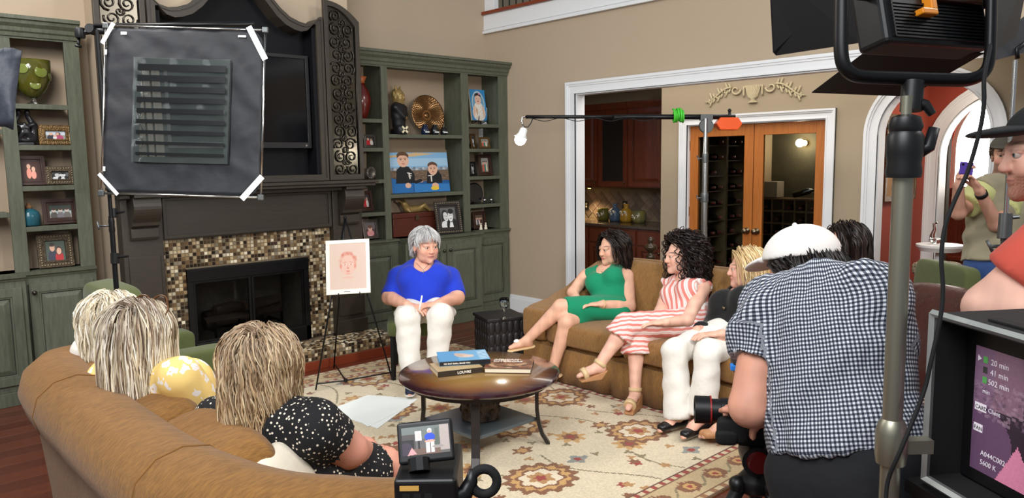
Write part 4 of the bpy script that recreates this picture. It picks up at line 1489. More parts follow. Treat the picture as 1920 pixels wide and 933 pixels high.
def head_mesh(c, R, sc=1.0, male=False, full=1.0, neck_to=None, ears=True):
 S = Sdf()
 T = lambda f, l, u: c + R @ (V(f, l, u) * sc)
 e = lambda f, l, u, a, b, d, k=.02, sub=False: S.ell(T(f, l, u), np.array([a, b, d]) * sc, R, k, sub=sub)
 e(-.012, 0, .032, .098, .077, .086)
 e(.030, 0, -.028, .062, .060 * full, .082, .03)
 e(.036, 0, -.072, .050, .048 * full, .036, .03)
 S.ell(T(.078, 0, -.098), .017 * sc, k=.025)
 for s_ in (-1, 1):
  e(.060, s_ * .040, -.030, .028, .024 * full, .026, .03)
  e(.040, s_ * .046 * full, -.070, .026, .018, .026, .02)
  S.cone(T(.092, s_ * .012, .022), T(.078, s_ * .048, .020), .009 * sc, .007 * sc, k=.015)
  S.ell(T(.106, s_ * .031, .003), .0135 * sc, k=.012, sub=True)
  S.ell(T(.104, s_ * .010, -.033), np.array([.010, .0075, .0065]) * sc, R, .008)
 S.cone(T(.091, 0, .018), T(.108, 0, -.027), .0075 * sc, .0098 * sc, k=.018)
 S.cone(T(.0885, -.019, -.0575), T(.0925, 0, -.0565), .0035 * sc, .0052 * sc, k=.008)
 S.cone(T(.0885, .019, -.0575), T(.0925, 0, -.0565), .0035 * sc, .0052 * sc, k=.008)
 S.cone(T(.0895, -.013, -.0655), T(.0895, .013, -.0655), .0062 * sc, k=.008)
 for s_ in (-1, 1):
  S.cone(T(.0855, s_ * .043, .0085), T(.0945, s_ * .030, .0112), .005 * sc, .0056 * sc, k=.006)
  S.cone(T(.0945, s_ * .030, .0112), T(.0915, s_ * .017, .009), .0056 * sc, .0045 * sc, k=.006)
  S.cone(T(.088, s_ * .036, -.0085), T(.094, s_ * .022, -.009), .0034 * sc, .0034 * sc, k=.006)
  if ears:
   e(-.008, s_ * .078, -.008, .018, .008, .031, .008)
   S.ell(T(.0, s_ * .086, -.005), np.array([.009, .006, .016]) * sc, R, .006, sub=True)
 nb = neck_to if neck_to is not None else T(-.04, 0, -.17)
 S.cone(T(-.028, 0, -.05), nb, (.058 if male else .049) * sc, (.062 if male else .052) * sc, k=.03)
 return S
def paint_head(v, c, R, sc, skin, lips=(168, 92, 84), brow=(70, 52, 40), beard=None, blush=.35):
 q = ((v - c) @ R) / sc
 f, l, u = q.T
 base = lin(skin)
 col = np.tile(base, (len(v), 1))
 def put(w_, c2):
  nonlocal col
  w_ = np.clip(w_, 0, 1)[:, None]
  col = col * (1 - w_) + lin(c2) * w_
 sm = lambda d, e=.35: np.clip((1 + e - d) / (2 * e), 0, 1)
 for s_ in (-1, 1):
  put(blush * np.exp(-(((l - s_ * .043) / .022) ** 2 + ((u + .03) / .02) ** 2)) * (f > .03), (214, 130, 112))
  d = np.hypot((l - s_ * .034) / .021, (u - .0315 + .004 * ((l - s_ * .036) / .02) ** 2) / .0042)
  put(sm(d) * .7 * (f > .04), brow)
  d = np.hypot((l - s_ * .031) / .017, (u - .012) / .0030)
  put(sm(d) * .5 * (f > .06), (70, 48, 40))
 put(.3 * np.exp(-((l / .016) ** 2 + ((u + .03) / .012) ** 2)) * (f > .1), (206, 120, 104))
 d = np.hypot(l / .0255, (u + .0615) / .0085)
 put(sm(d) * .8 * (f > .075), lips)
 put(np.exp(-((u + .0615) / .0018) ** 2) * (np.abs(l) < .024) * .7 * (f > .08), (112, 54, 50))
 if beard is not None:
  w_ = np.clip((-.040 - u) / .012, 0, 1) * np.clip((f + .012) / .02, 0, 1) * (u > -.125)
  w_ = w_ * (1 - sm(np.hypot(l / .023, (u + .0615) / .0075)) * (f > .075))
  w_ = np.maximum(w_, np.clip((.03 - u) / .02, 0, 1) * np.clip((.032 - f) / .015, 0, 1) * np.clip((f + .015) / .01, 0, 1) * (np.abs(l) > .045) * (u > -.1) * .8)
  w_ = np.maximum(w_, sm(np.hypot(l / .03, (u + .047) / .007)) * (f > .07))
  put(w_ * .8 * (.8 + .2 * np.sin(l * 900) * np.sin(u * 1100)), beard)
 return col
def eyes(parent, c, R, sc, gaze=None, iris=(70, 46, 30)):
 g = gaze if gaze is not None else R[:, 0]
 for s_ in (-1, 1):
  o = c + R @ (V(.0855, s_ * .0305, .0025) * sc)
  G_ = G().ball((0, 0, 0), .0122 * sc, 24, 16, frame_z(g))
  vv = G_.v[0]
  cs = nrm(g) @ (vv / (.0122 * sc)).T
  col = np.where((cs > .72)[:, None], np.where((cs > .945)[:, None], lin((8, 8, 8)), lin(iris)), lin((196, 182, 172)))
  meshobj('eye', vv + o, np.array([q if len(q) == 4 else (*q, q[-1]) for q in G_.f if len(q) == 4]), 'eyeball', parent, col)
def hand(S, wr, d, n, side, curl=.5, spread=.12, sc=1.0, thumb=.6):
 d = nrm(d)
 n = nrm(n - d * (np.dot(n, d)))
 l = np.cross(d, n) * side
 R = np.stack([d, l, n], 1)
 wr = np.array(wr, float)
 S.ell(wr + d * .045 * sc, np.array([.052, .039, .016]) * sc, R, .012)
 S.cone(wr - d * .01, wr + d * .03, .024 * sc, .021 * sc, k=.015, flat=(n, .75))
 for i, (off, L, r) in enumerate(((.030, .078, .0088), (.010, .086, .0090), (-.010, .080, .0086), (-.029, .064, .0078))):
  p = wr + (d * .082 + l * off) * sc
  dd = nrm(d + l * spread * (off / .03))
  a = 0
  for seg, q in ((.46, .35), (.30, .8), (.24, .7)):
   a += curl * q
   dv = nrm(dd * math.cos(a) + n * math.sin(a))
   p2 = p + dv * L * seg * sc
   S.cone(p, p2, r * sc, r * .93 * sc, k=.004)
   p = p2
 p = wr + (d * .025 + l * .026) * sc
 t1 = nrm(d * .75 + l * .65 + n * .25 * thumb)
 p2 = p + t1 * .042 * sc
 S.cone(p, p2, .0125 * sc, .0105 * sc, k=.008)
 t2 = nrm(d * .95 + l * .15 + n * .45 * thumb)
 S.cone(p2, p2 + t2 * .034 * sc, .0102 * sc, .0085 * sc, k=.004)
def strands(pts, rad, cols, parent, name='hair', rough=None):
 N, M, _ = pts.shape
 t = np.gradient(pts, axis=1)
 t /= np.linalg.norm(t, axis=2)[..., None] + 1e-9
 ref = rng.normal(size=(N, 1, 3))
 x = np.cross(t, ref)
 x /= np.linalg.norm(x, axis=2)[..., None] + 1e-9
 y = np.cross(t, x)
 tp = np.linspace(0, 1, M)
 r = (rad[:, None] * (0.75 + .4 * np.sin(tp * PI) - .55 * tp ** 3)[None])[..., None]
 vs = np.stack([pts + r * (math.cos(a) * x + math.sin(a) * y) for a in (0, 2 * PI / 3, 4 * PI / 3)], 2)
 v = vs.reshape(-1, 3)
 i, j = np.meshgrid(np.arange(N), np.arange(M - 1), indexing='ij')
 b = (i * M + j) * 3
 qs = []
 for k in range(2):
  l = (k + 1) % 3
  qs.append(np.stack([b + k, b + l, b + 3 + l, b + 3 + k], -1).reshape(-1, 4))
 c = np.repeat(cols.reshape(-1, 3), 3, 0)
 return meshobj(name, v, np.concatenate(qs), 'hair', parent, c)
def hair(parent, c, R, sc, pal, drop=.2, n=900, rad=.003, vol=.02, curl=(0, .06), part=0.0, grav=.16, body=(), seed=1, back=.4, fringe=False, root=None,
         tipjit=.03, step=.016, M=18, short=None, name='hair', flare=0.0, swirl=None, lift=.22, hug=.022, line=(.30, .62), zmax=2.0):
 r_ = np.random.default_rng(seed)
 er = np.array([.104, .084, .094]) * sc
 ec = c + R @ (V(-.012, 0, .034) * sc)
 u = r_.normal(size=(n * 6, 3))
 u /= np.linalg.norm(u, axis=1)[:, None]
 f, l, z = u.T
 ok = (z < zmax) & (z > -.55) & ~((f > line[0]) & (z < line[1])) & ~((f > .02) & (z < .05))
 u = u[ok][:n]
 n = len(u)
 f, l, z = u.T
 lay = r_.random(n) * vol * sc * (0.35 + .65 * np.clip(z + .4, 0, 1))
 nl = u / er
 nl /= np.linalg.norm(nl, axis=1)[:, None]
 p = u * er + nl * lay[:, None] * .3
 sgn = np.sign(l - part * .08)
 if swirl is not None:
  v = np.tile(np.array(swirl, float), (n, 1)) + r_.normal(size=(n, 3)) * .25
 else:
  v = np.stack([-back * np.where(f > -.3, 1.0, .1), np.where(f > -.35, .75, .10) * sgn * np.clip(1.1 - np.abs(l), .15, 1), -.35 - .5 * (f < -.35)], 1)
  if fringe:
   fr = f > .25
   v[fr] = np.stack([np.full(fr.sum(), .6), .35 * sgn[fr] + .2 * r_.normal(size=fr.sum()), np.full(fr.sum(), -.5)], 1)
 v += nl * lift
 v /= np.linalg.norm(v, axis=1)[:, None]
 dn = R.T @ V(0, 0, -1)
 out = np.zeros((n, M, 3))
 out[:, 0] = u * er * .97
 zc = -drop * sc + r_.normal(size=n) * tipjit
 L = np.full(n, step * sc)
 if short is not None:
  L = np.full(n, short / M) * (0.75 + .4 * r_.random(n))
 bl = [((np.array(a) - ec) @ R, rr) for a, rr in body]
 alive = np.ones(n)
 for k in range(1, M):
  g = grav * (1 + .06 * k)
  v = v * (1 - g) + dn * g + r_.normal(size=(n, 3)) * .05
  if flare:
   v[:, :2] += flare * np.sign(p[:, :2]) * (k / M)
  v /= np.linalg.norm(v, axis=1)[:, None]
  p = p + v * L[:, None] * alive[:, None]
  e = er + (.006 + lay)[:, None] * (1.0)
  kk = np.sqrt(((p / e) ** 2).sum(1))
  ins = kk < 1
  p = np.where(ins[:, None], p / np.maximum(kk, .2)[:, None], p)
  eo = e + hug * sc
  ko = np.sqrt(((p / eo) ** 2).sum(1))
  hi_ = (ko > 1) & (p[:, 2] > -.35 * er[2])
  p = np.where(hi_[:, None], p / np.maximum(ko, .2)[:, None], p)
  ph_ = np.sqrt(((p[:, :2] / (eo[:, :2] * np.array([1.0, .97]))) ** 2).sum(1))
  lw_ = (ph_ > 1) & (p[:, 2] <= -.35 * er[2])
  if hug < .1:
   p[:, :2] = np.where(lw_[:, None], p[:, :2] / np.maximum(ph_, .2)[:, None], p[:, :2])
  for bc, br in bl:
   dd = p - bc
   q = np.linalg.norm(dd, axis=1) + 1e-9
   p = np.where((q < br)[:, None], bc + dd / q[:, None] * br, p)
  low = ((p @ R.T)[:, 2] + (ec - c)[2]) < zc
  if short is None:
   alive = np.where(low, .02, alive)
  out[:, k] = p
 if curl[0]:
  s_ = np.arange(M) * step
  ph = r_.random(n) * 6.28
  lam = curl[1] * (.8 + .5 * r_.random(n))
  th = ph[:, None] + 2 * PI * s_[None] / lam[:, None]
  e1 = nrm(r_.normal(size=3))
  amp = curl[0] * np.clip(s_ / .05, 0, 1)[None] * (.6 + .8 * r_.random(n))[:, None]
  nl2 = out / (np.linalg.norm(out, axis=2)[..., None] + 1e-9)
  t1 = np.cross(nl2, np.array([0, 0, 1.0]))
  t1 /= np.linalg.norm(t1, axis=2)[..., None] + 1e-9
  out = out + (amp * np.cos(th))[..., None] * t1 + (amp * np.sin(th))[..., None] * nl2 * .8 + (amp * .5)[..., None] * nl2
 pts = out @ R.T + ec
 pl = np.array([lin(q) for q in pal])
 col = pl[r_.integers(0, len(pl), n)] * (.85 + .3 * r_.random(n))[:, None]
 cols = np.repeat(col[:, None], M, 1)
 if root is not None:
  w_ = np.clip(1 - np.arange(M) / (M * root[1]), 0, 1)[None, :, None] * (.4 + .6 * r_.random(n))[:, None, None]
  cols = cols * (1 - w_) + lin(root[0]) * w_
 S = Sdf()
 S.ell(ec, er * 1.03, R, .01)
 a = c + R @ (V(.062, 0, .075) * sc)
 S.cut(a, R @ V(.85, 0, -.42), .01)
 S.cut(c + R @ (V(.012, 0, .0) * sc), R @ V(.9, 0, -.45), .01)
 S.cut(c + R @ (V(0, 0, -.06) * sc), R @ V(0, 0, -1), .01)
 v_, q_ = S.mesh(.007)
 base = lin(root[0]) if root is not None else pl.mean(0) * .8
 ho = strands(pts, np.full(n, rad * sc) * (.7 + .6 * r_.random(n)), cols, parent, name)
 meshobj('scalp_hair', v_, q_, 'hair', ho, np.tile(base, (len(v_), 1)))
 return ho
class Person:
 def __init__(s, label, J, skin=(216, 168, 144), girth=1.0, sc=1.0, face=None, up=(0, 0, 1), male=False, group=None, floor=0.0):
  s.J = {k: jp(q) for k, q in J.items()}
  J = s.J
  s.skin, s.g, s.sc, s.male = skin, girth, sc, male
  s.L = nrm(J['shL'] - J['shR'])
  s.U = nrm(J['chest'] - J['pelvis'])
  s.F = nrm(np.cross(s.L, s.U))
  s.L = np.cross(s.U, s.F)
  s.TR = np.stack([s.F, s.L, s.U], 1)
  for q, sg in (('R', -1), ('L', 1)):
   J.setdefault('hip' + q, J['pelvis'] + s.L * sg * .09 - V(0, 0, .02))
  base = J['pelvis'].copy()
  base[2] = floor
  s.t = thing('person', label, 'person', base, group=group)
  s.face = np.array(face if face is not None else s.F, float)
  s.HR = head_frame(s.face, up)
  s.parts = []
  s.S = Sdf()
 def j(s, k):
  return s.J[k]
 def torso(s, S, off=0.0, low=True, bust=None, belly=0.0, k=.05):
  J, g = s.J, s.g
  a, b = J['pelvis'], J['chest']
  m = lambda t: a + (b - a) * t
  sw = np.linalg.norm(J['shL'] - J['shR']) / 2
  if low:
   S.ell(m(0.02), (.115 * g + off, .16 * g + off, .12 + off), s.TR, k)
  S.ell(m(.34) + s.F * belly * .5, (.105 * g + off + belly, .145 * g + off, .15 + off), s.TR, k)
  S.ell(m(.70), (.105 * g + off, .15 * g + off, .17 + off), s.TR, k)
  for q in 'RL':
   S.cone(b - s.U * .03, J['sh' + q] * .82 + (b - s.U * .02) * .18, .068 * g + off, .052 * g + off, k=.04)
   S.cone(b + s.U * .035 - s.F * .01, J['sh' + q] * .75 + b * .25 + s.U * .01, .042 + off, .036 + off, k=.04)
  if bust:
   for sg in (-1, 1):
    S.ell(m(.66) + s.L * sg * .075 * g + s.F * (.075 * g), (bust + off, bust * 1.05 + off, bust + off), s.TR, .03)
 def arm(s, S, q, off=0.0, upto=1.0, r=1.0, fore=None, k=.02):
  J = s.J
  a, e = J['sh' + q], J['el' + q]
  g = s.g ** .7 * r
  end = a + (e - a) * upto
  clip = [(end, nrm(e - a))] if upto < 1 or (fore is not None and fore == 0) else []
  S.cone(a, end, .055 * g + off, (.055 - .011 * upto) * g + off, k=.03, clip=clip)
  if fore:
   w_ = J['wr' + q]
   en = e + (w_ - e) * fore
   S.cone(e, en, .043 * g + off, (.043 - .014 * fore) * g + off, k=k, clip=[(en, nrm(w_ - e))] if fore < 1 else [])
 def leg(s, S, q, off=0.0, thigh=1.0, shin=None, r=1.0, off2=None):
  J = s.J
  a, e = J['hip' + q], J['kn' + q]
  g = s.g ** .7 * r
  en = a + (e - a) * thigh
  S.cone(a, en, .088 * g + off, (.088 - .03 * thigh) * g + off, k=.03, clip=[(en, nrm(e - a))] if thigh < 1 else [])
  if shin:
   w_ = J['an' + q]
   en = e + (w_ - e) * shin
   o2 = off if off2 is None else off2
   S.cone(e, en, .057 * g + off, (.057 - .02 * shin) * g + o2, k=.025, clip=[(en, nrm(w_ - e))] if shin < 1 else [])
 def skinbody(s, arms='RL', legs='RL', hands=(), feet=True, bust=None, belly=0., h=.008, torso=True, fat=1.0):
  S, J = s.S, s.J
  if torso:
   s.torso(S, -.004, bust=bust, belly=belly)
  S.cone(J['chest'] - s.U * .02, J['head'] + s.HR @ (V(-.028, 0, -.06) * s.sc), .058 * s.sc, .048 * s.sc, k=.035)
  for q in arms:
   s.arm(S, q, 0, 1.0, fat, 1.0)
  for q in legs:
   if 'kn' + q in J:
    s.leg(S, q, 0, 1.0, 1.0 if 'an' + q in J else None)
    if 'an' + q in J:
     a, e = J['an' + q], J['kn' + q]
     back = nrm(np.cross(nrm(e - a), s.L))
     fd = nrm(J['to' + q] - a) if 'to' + q in J else s.F
     S.ell(e + (a - e) * .3 - fd * .02, (.046, .046, .11), frame_z(e - a), .03)
     if 'to' + q in J and feet:
      t = J['to' + q]
      S.cone(a - V(0, 0, .01), a + (t - a) * .55 - V(0, 0, .0), .036, .03, k=.02)
      S.cone(a + (t - a) * .5, t, .033, .022, k=.02, flat=(nrm(np.cross(np.cross(fd, V(0, 0, 1)), fd)), .7))
      S.ell(a - V(0, 0, .03) - fd * .025, .03, k=.02)
  s.bv, s.bq, s.bc = [], [], []
  ms = [(S, h * 1.35)]
  for (q, d, n, side, cu) in hands:
   H = Sdf()
   hand(H, J['wr' + q], d, n, side, cu, sc=s.sc)
   w_, e_ = J['wr' + q], J['el' + q]
   H.cone(w_ + (e_ - w_) * .12, w_, .030 * fat * s.g ** .7, .028 * fat * s.g ** .7, k=.015)
   ms.append((H, .0062))
  for S_, h_ in ms:
   v, q_ = S_.mesh(h_)
   cb = np.tile(lin(s.skin), (len(v), 1)) * (1 + .05 * wobble(v, 1, 30, 3))[:, None]
   s.bq.append(q_ + sum(len(a) for a in s.bv))
   s.bv.append(v)
   s.bc.append(np.clip(cb, 0, 1))
  return s
 def head(s, h=.0042, full=1.0, lips=(176, 96, 88), brow=(70, 52, 40), beard=None, iris=(70, 46, 30), gaze=None, ears=True, blush=.35, eye=True):
  c = s.J['head']
  S = head_mesh(c, s.HR, s.sc, s.male, full, neck_to=s.J['chest'] + s.U * .0, ears=ears)
  v, q = S.mesh(h)
  n0 = sum(len(a) for a in s.bv)
  s.bv.append(v)
  s.bq.append(q + n0)
  s.bc.append(paint_head(v, c, s.HR, s.sc, s.skin, lips, brow, beard, blush))
  s.finish()
  if eye:
   eyes(s.body, c, s.HR, s.sc, gaze, iris)
  return s
 def finish(s):
  s.body = meshobj('body', np.concatenate(s.bv), np.concatenate(s.bq), 'skin', s.t, np.concatenate(s.bc))
  return s
 def cloth(s, name, S, m, h=.0115, fold=.003, freq=22, seed=1, pat=None, label=None):
  v, q = S.mesh(h)
  n = np.zeros_like(v)
  fn = np.cross(v[q[:, 1]] - v[q[:, 0]], v[q[:, 2]] - v[q[:, 0]])
  for k in range(4):
   np.add.at(n, q[:, k], fn)
  n /= np.linalg.norm(n, axis=1)[:, None] + 1e-12
  rel = (v - s.J['pelvis']) @ s.TR
  ang = np.arctan2(rel[:, 1], rel[:, 0] + 1e-9)
  uv = np.stack([rel[:, 1], rel[:, 2], rel[:, 0]], 1)
  if fold:
   v = v + n * wobble(v, fold, freq, seed)[:, None]
  o = meshobj(name, v, q, m, s.t, None, uv)
  if label:
   o['label'] = label
  return o
def jp(q):
 if max(q) < 20:
  return np.array(q, float)
 p = P(q[0], q[1], d=q[2])
 if len(q) == 4:
  p[2] = q[3]
 return p
def shoe(pr, q, m, sole, heel=.0, name='shoe', h=.006, top=.5):
 a, t = pr.J['an' + q], pr.J['to' + q]
 fd = t - a
 fd[2] = 0
 fd = nrm(fd)
 up = V(0, 0, 1)
 dr = nrm(t - a)
 a2 = V(a[0], a[1], t[2]) if heel == 0 else a - up * .05
 S = Sdf()
 S.cone(a2 - fd * .035 + up * .022, t - fd * .02 + up * .012, .043, .034, k=.02, flat=(up, .8))
 S.ell(a2 - fd * .02 + up * .03, (.05, .038, .045), np.stack([fd, np.cross(up, fd), up], 1), .02)
 S.cut(t - up * .012, -up, .004)
 v, f = S.mesh(h)
 o = meshobj(name, v, f, m, pr.t)
 if sole:
  S = Sdf()
  S.cone(a2 - fd * .035 - up * .012 + up * .004, t - fd * .015 - up * .008 + up * .002, .045, .037, k=.01, flat=(up, .28))
  v, f = S.mesh(h)
  meshobj('sole', v, f, sole, o)
 return o
def fabric(name, col, rough=.85, sheen=.1, bump=(13, .55), **kw):
 return mat(name, col, rough, sheen=sheen, bump=bump, **kw)
def pattern(name, build, rough=.85):
 m = mat(name, (200, 200, 200), rough)
 nt = m.node_tree
 at = nt.nodes.new('ShaderNodeAttribute')
 at.attribute_name = 'puv'
 tc = nt.nodes.new('ShaderNodeTexCoord')
 nt.links.new(build(nt, at.outputs['Vector'], tc.outputs['Object']), nt.nodes['Principled BSDF'].inputs['Base Color'])
 return m
def nmath(nt, op, a, b=None, c=None):
 n = nt.nodes.new('ShaderNodeMath')
 n.operation = op
 for i, x in enumerate((a, b, c)):
  if x is None:
   continue
  if isinstance(x, (int, float)):
   n.inputs[i].default_value = x
  else:
   nt.links.new(x, n.inputs[i])
 return n.outputs[0]
def nmix(nt, fac, a, b):
 n = nt.nodes.new('ShaderNodeMix')
 n.data_type = 'RGBA'
 for i, x in ((0, fac), (6, a), (7, b)):
  if isinstance(x, tuple):
   n.inputs[i].default_value = (*lin(x), 1)
  elif isinstance(x, (int, float)):
   n.inputs[i].default_value = x
  else:
   nt.links.new(x, n.inputs[i])
 return n.outputs[2]
def nxyz(nt, v):
 n = nt.nodes.new('ShaderNodeSeparateXYZ')
 nt.links.new(v, n.inputs[0])
 return n.outputs
def nvor(nt, v, scale, feature='F1', rnd=1.0):
 n = nt.nodes.new('ShaderNodeTexVoronoi')
 n.feature = feature
 n.inputs['Scale'].default_value = scale
 n.inputs['Randomness'].default_value = rnd
 nt.links.new(v, n.inputs['Vector'])
 return n.outputs
def g_check(nt, uv, ob):
 x, y, z = nxyz(nt, uv)
 k = 2 * PI / .0108
 s1 = nmath(nt, 'GREATER_THAN', nmath(nt, 'SINE', nmath(nt, 'MULTIPLY', x, k)), 0.0)
 s2 = nmath(nt, 'GREATER_THAN', nmath(nt, 'SINE', nmath(nt, 'MULTIPLY', y, k)), 0.0)
 f = nmath(nt, 'MULTIPLY', nmath(nt, 'ADD', s1, s2), 0.5)
 c = nmix(nt, nmath(nt, 'GREATER_THAN', f, .25), (206, 208, 212), (92, 98, 112))
 return nmix(nt, nmath(nt, 'GREATER_THAN', f, .75), c, (22, 26, 38))
def g_stripe(nt, uv, ob):
 x, y, z = nxyz(nt, uv)
 s1 = nmath(nt, 'GREATER_THAN', nmath(nt, 'SINE', nmath(nt, 'MULTIPLY', x, 2 * PI / .042)), 0.15)
 s2 = nmath(nt, 'GREATER_THAN', nmath(nt, 'SINE', nmath(nt, 'MULTIPLY', x, 2 * PI / .0126)), 0.55)
 c = nmix(nt, s2, (238, 226, 222), (226, 176, 168))
 return nmix(nt, s1, c, (216, 128, 118))
def g_dots(nt, uv, ob):
 o = nvor(nt, ob, 62)
 o2 = nvor(nt, ob, 36)
 a = nmath(nt, 'LESS_THAN', o['Distance'], .24)
 b = nmath(nt, 'LESS_THAN', o2['Distance'], .14)
 return nmix(nt, nmath(nt, 'MAXIMUM', a, b), (17, 16, 19), (226, 214, 196))
def g_floral(nt, uv, ob):
 nz_ = nt.nodes.new('ShaderNodeTexNoise')
 nz_.inputs['Scale'].default_value = 34
 nt.links.new(ob, nz_.inputs['Vector'])
 vm = nt.nodes.new('ShaderNodeVectorMath')
 vm.operation = 'MULTIPLY_ADD'
 vm.inputs[1].default_value = (.05, .05, .05)
 nt.links.new(nz_.outputs['Color'], vm.inputs[0])
 nt.links.new(ob, vm.inputs[2])
 o = nvor(nt, vm.outputs[0], 19)
 a = nmath(nt, 'LESS_THAN', o['Distance'], .36)
 core = nmath(nt, 'LESS_THAN', o['Distance'], .07)
 c = nmix(nt, a, (240, 206, 126), (240, 232, 226))
 return nmix(nt, core, c, (210, 170, 90))
pattern('gingham', g_check)
pattern('coral_stripe', g_stripe)
pattern('dot_print', g_dots)
pattern('yellow_floral', g_floral)
mat('silver', (206, 206, 210), .2, metal=1)
# ================================================================= things on the shelves
mat('frame_gold', (128, 98, 56), .4, metal=.6, var=(60, .8), col2=(60, 42, 24), bump=(90, .6))
mat('frame_brown', (64, 38, 28), .45, var=(30, .5), col2=(36, 22, 18))
mat('frame_bronze', (84, 70, 52), .45, metal=.5, var=(50, .7), col2=(44, 36, 28), bump=(80, .6))
mat('frame_silver', (120, 112, 104), .35, metal=.7, var=(40, .6), col2=(60, 54, 50))
mat('frame_dark', (36, 30, 28), .4)
mat('bead', (176, 160, 128), .35, metal=.5)
SK, SK2 = (222, 176, 150), (206, 158, 130)
def people_print(kind, n=54, m=48):
 q = Paint(n, m, (150, 150, 140))
 if kind == 'couple':
  q.rect(0, 1, 0, 1, (70, 84, 72)).ell(.36, .2, .24, .34, (50, 52, 70)).ell(.36, .66, .13, .2, SK).ell(.36, .8, .14, .1, (60, 48, 40))
  q.ell(.68, .14, .2, .3, (180, 34, 40)).ell(.68, .48, .17, .22, (70, 44, 36)).ell(.68, .46, .12, .17, SK)
 elif kind == 'family':
  q.rect(0, 1, .5, 1, (200, 206, 214)).ell(.3, .2, .2, .36, (60, 56, 66)).ell(.3, .64, .1, .16, SK).ell(.68, .2, .22, .36, (176, 80, 110)).ell(.64, .66, .13, .18, (60, 40, 34)).ell(.62, .64, .09, .14, SK).ell(.48, .2, .1, .2, (220, 220, 220)).ell(.48, .4, .08, .12, SK)
 elif kind == 'kids':
  q.rect(0, 1, 0, 1, (70, 40, 32)).ell(.36, .34, .16, .3, (228, 150, 130)).ell(.36, .74, .12, .14, SK).ell(.66, .26, .16, .24, (232, 156, 138)).ell(.66, .58, .12, .14, SK)
 elif kind == 'bw':
  q.rect(0, 1, 0, 1, (92, 92, 92)).ell(.28, .5, .24, .4, (34, 34, 34)).ell(.34, .54, .155, .24, (206, 206, 206), .25).ell(.24, .1, .22, .24, (214, 214, 214)).ell(.72, .1, .36, .36, (22, 22, 22)).ell(.66, .56, .165, .27, (216, 216, 216)).ell(.69, .8, .19, .13, (24, 24, 24)).poly([(.52, 0), (.6, .3), (.74, .3), (.8, 0)], (224, 224, 224)).ell(.66, .27, .06, .03, (18, 18, 18))
  for a, b in ((.3, .58), (.4, .56), (.6, .6), (.72, .6)):
   q.ell(a, b, .03, .018, (40, 40, 40))
  q.ell(.37, .43, .05, .02, (96, 96, 96)).ell(.66, .44, .06, .022, (110, 110, 110))
 elif kind == 'trio':
  q.rect(0, 1, .55, 1, (60, 70, 62)).rect(0, 1, .3, .55, (170, 180, 176))
  for i, a in enumerate((.2, .5, .8)):
   q.ell(a, .15, .16, .34, [(90, 84, 80), (120, 116, 120), (110, 104, 100)][i]).ell(a, .6, .1, .17, (206, 190, 178)).ell(a, .7, .11, .09, (80, 66, 56))
 elif kind == 'red':
  q.rect(0, 1, 0, 1, (60, 60, 64)).ell(.35, .3, .24, .4, (190, 40, 50)).ell(.35, .74, .12, .16, SK).ell(.72, .3, .18, .34, (214, 206, 200)).ell(.7, .66, .1, .15, SK2)
 elif kind == 'baby':
  q.rect(0, 1, .5, 1, (110, 100, 104)).rect(0, 1, 0, .5, (86, 64, 66)).ell(.5, .2, .34, .24, (226, 150, 150)).ell(.5, .55, .2, .22, (232, 180, 166)).ell(.5, .68, .2, .12, (110, 80, 64)).ell(.43, .55, .025, .03, (60, 40, 36)).ell(.57, .55, .025, .03, (60, 40, 36))
 elif kind == 'beach':
  q.rect(0, 1, .5, 1, (150, 150, 140)).rect(0, 1, 0, .5, (110, 100, 80))
  for i, a in enumerate((.28, .5, .72)):
   q.ell(a, .3, .12, .3, [(206, 90, 80), (60, 120, 110), (214, 200, 180)][i]).ell(a, .66, .08, .12, SK).ell(a, .74, .08, .06, (60, 40, 34))
 else:
  q.rect(0, 1, 0, 1, (96, 78, 66))
  for i in range(5):
   q.ell(.15 + .17 * i, .3, .09, .28, [(200, 196, 190), (60, 60, 80), (220, 210, 200), (120, 60, 60), (50, 50, 50)][i]).ell(.15 + .17 * i, .64, .06, .09, SK)
 return q.noise(.06)
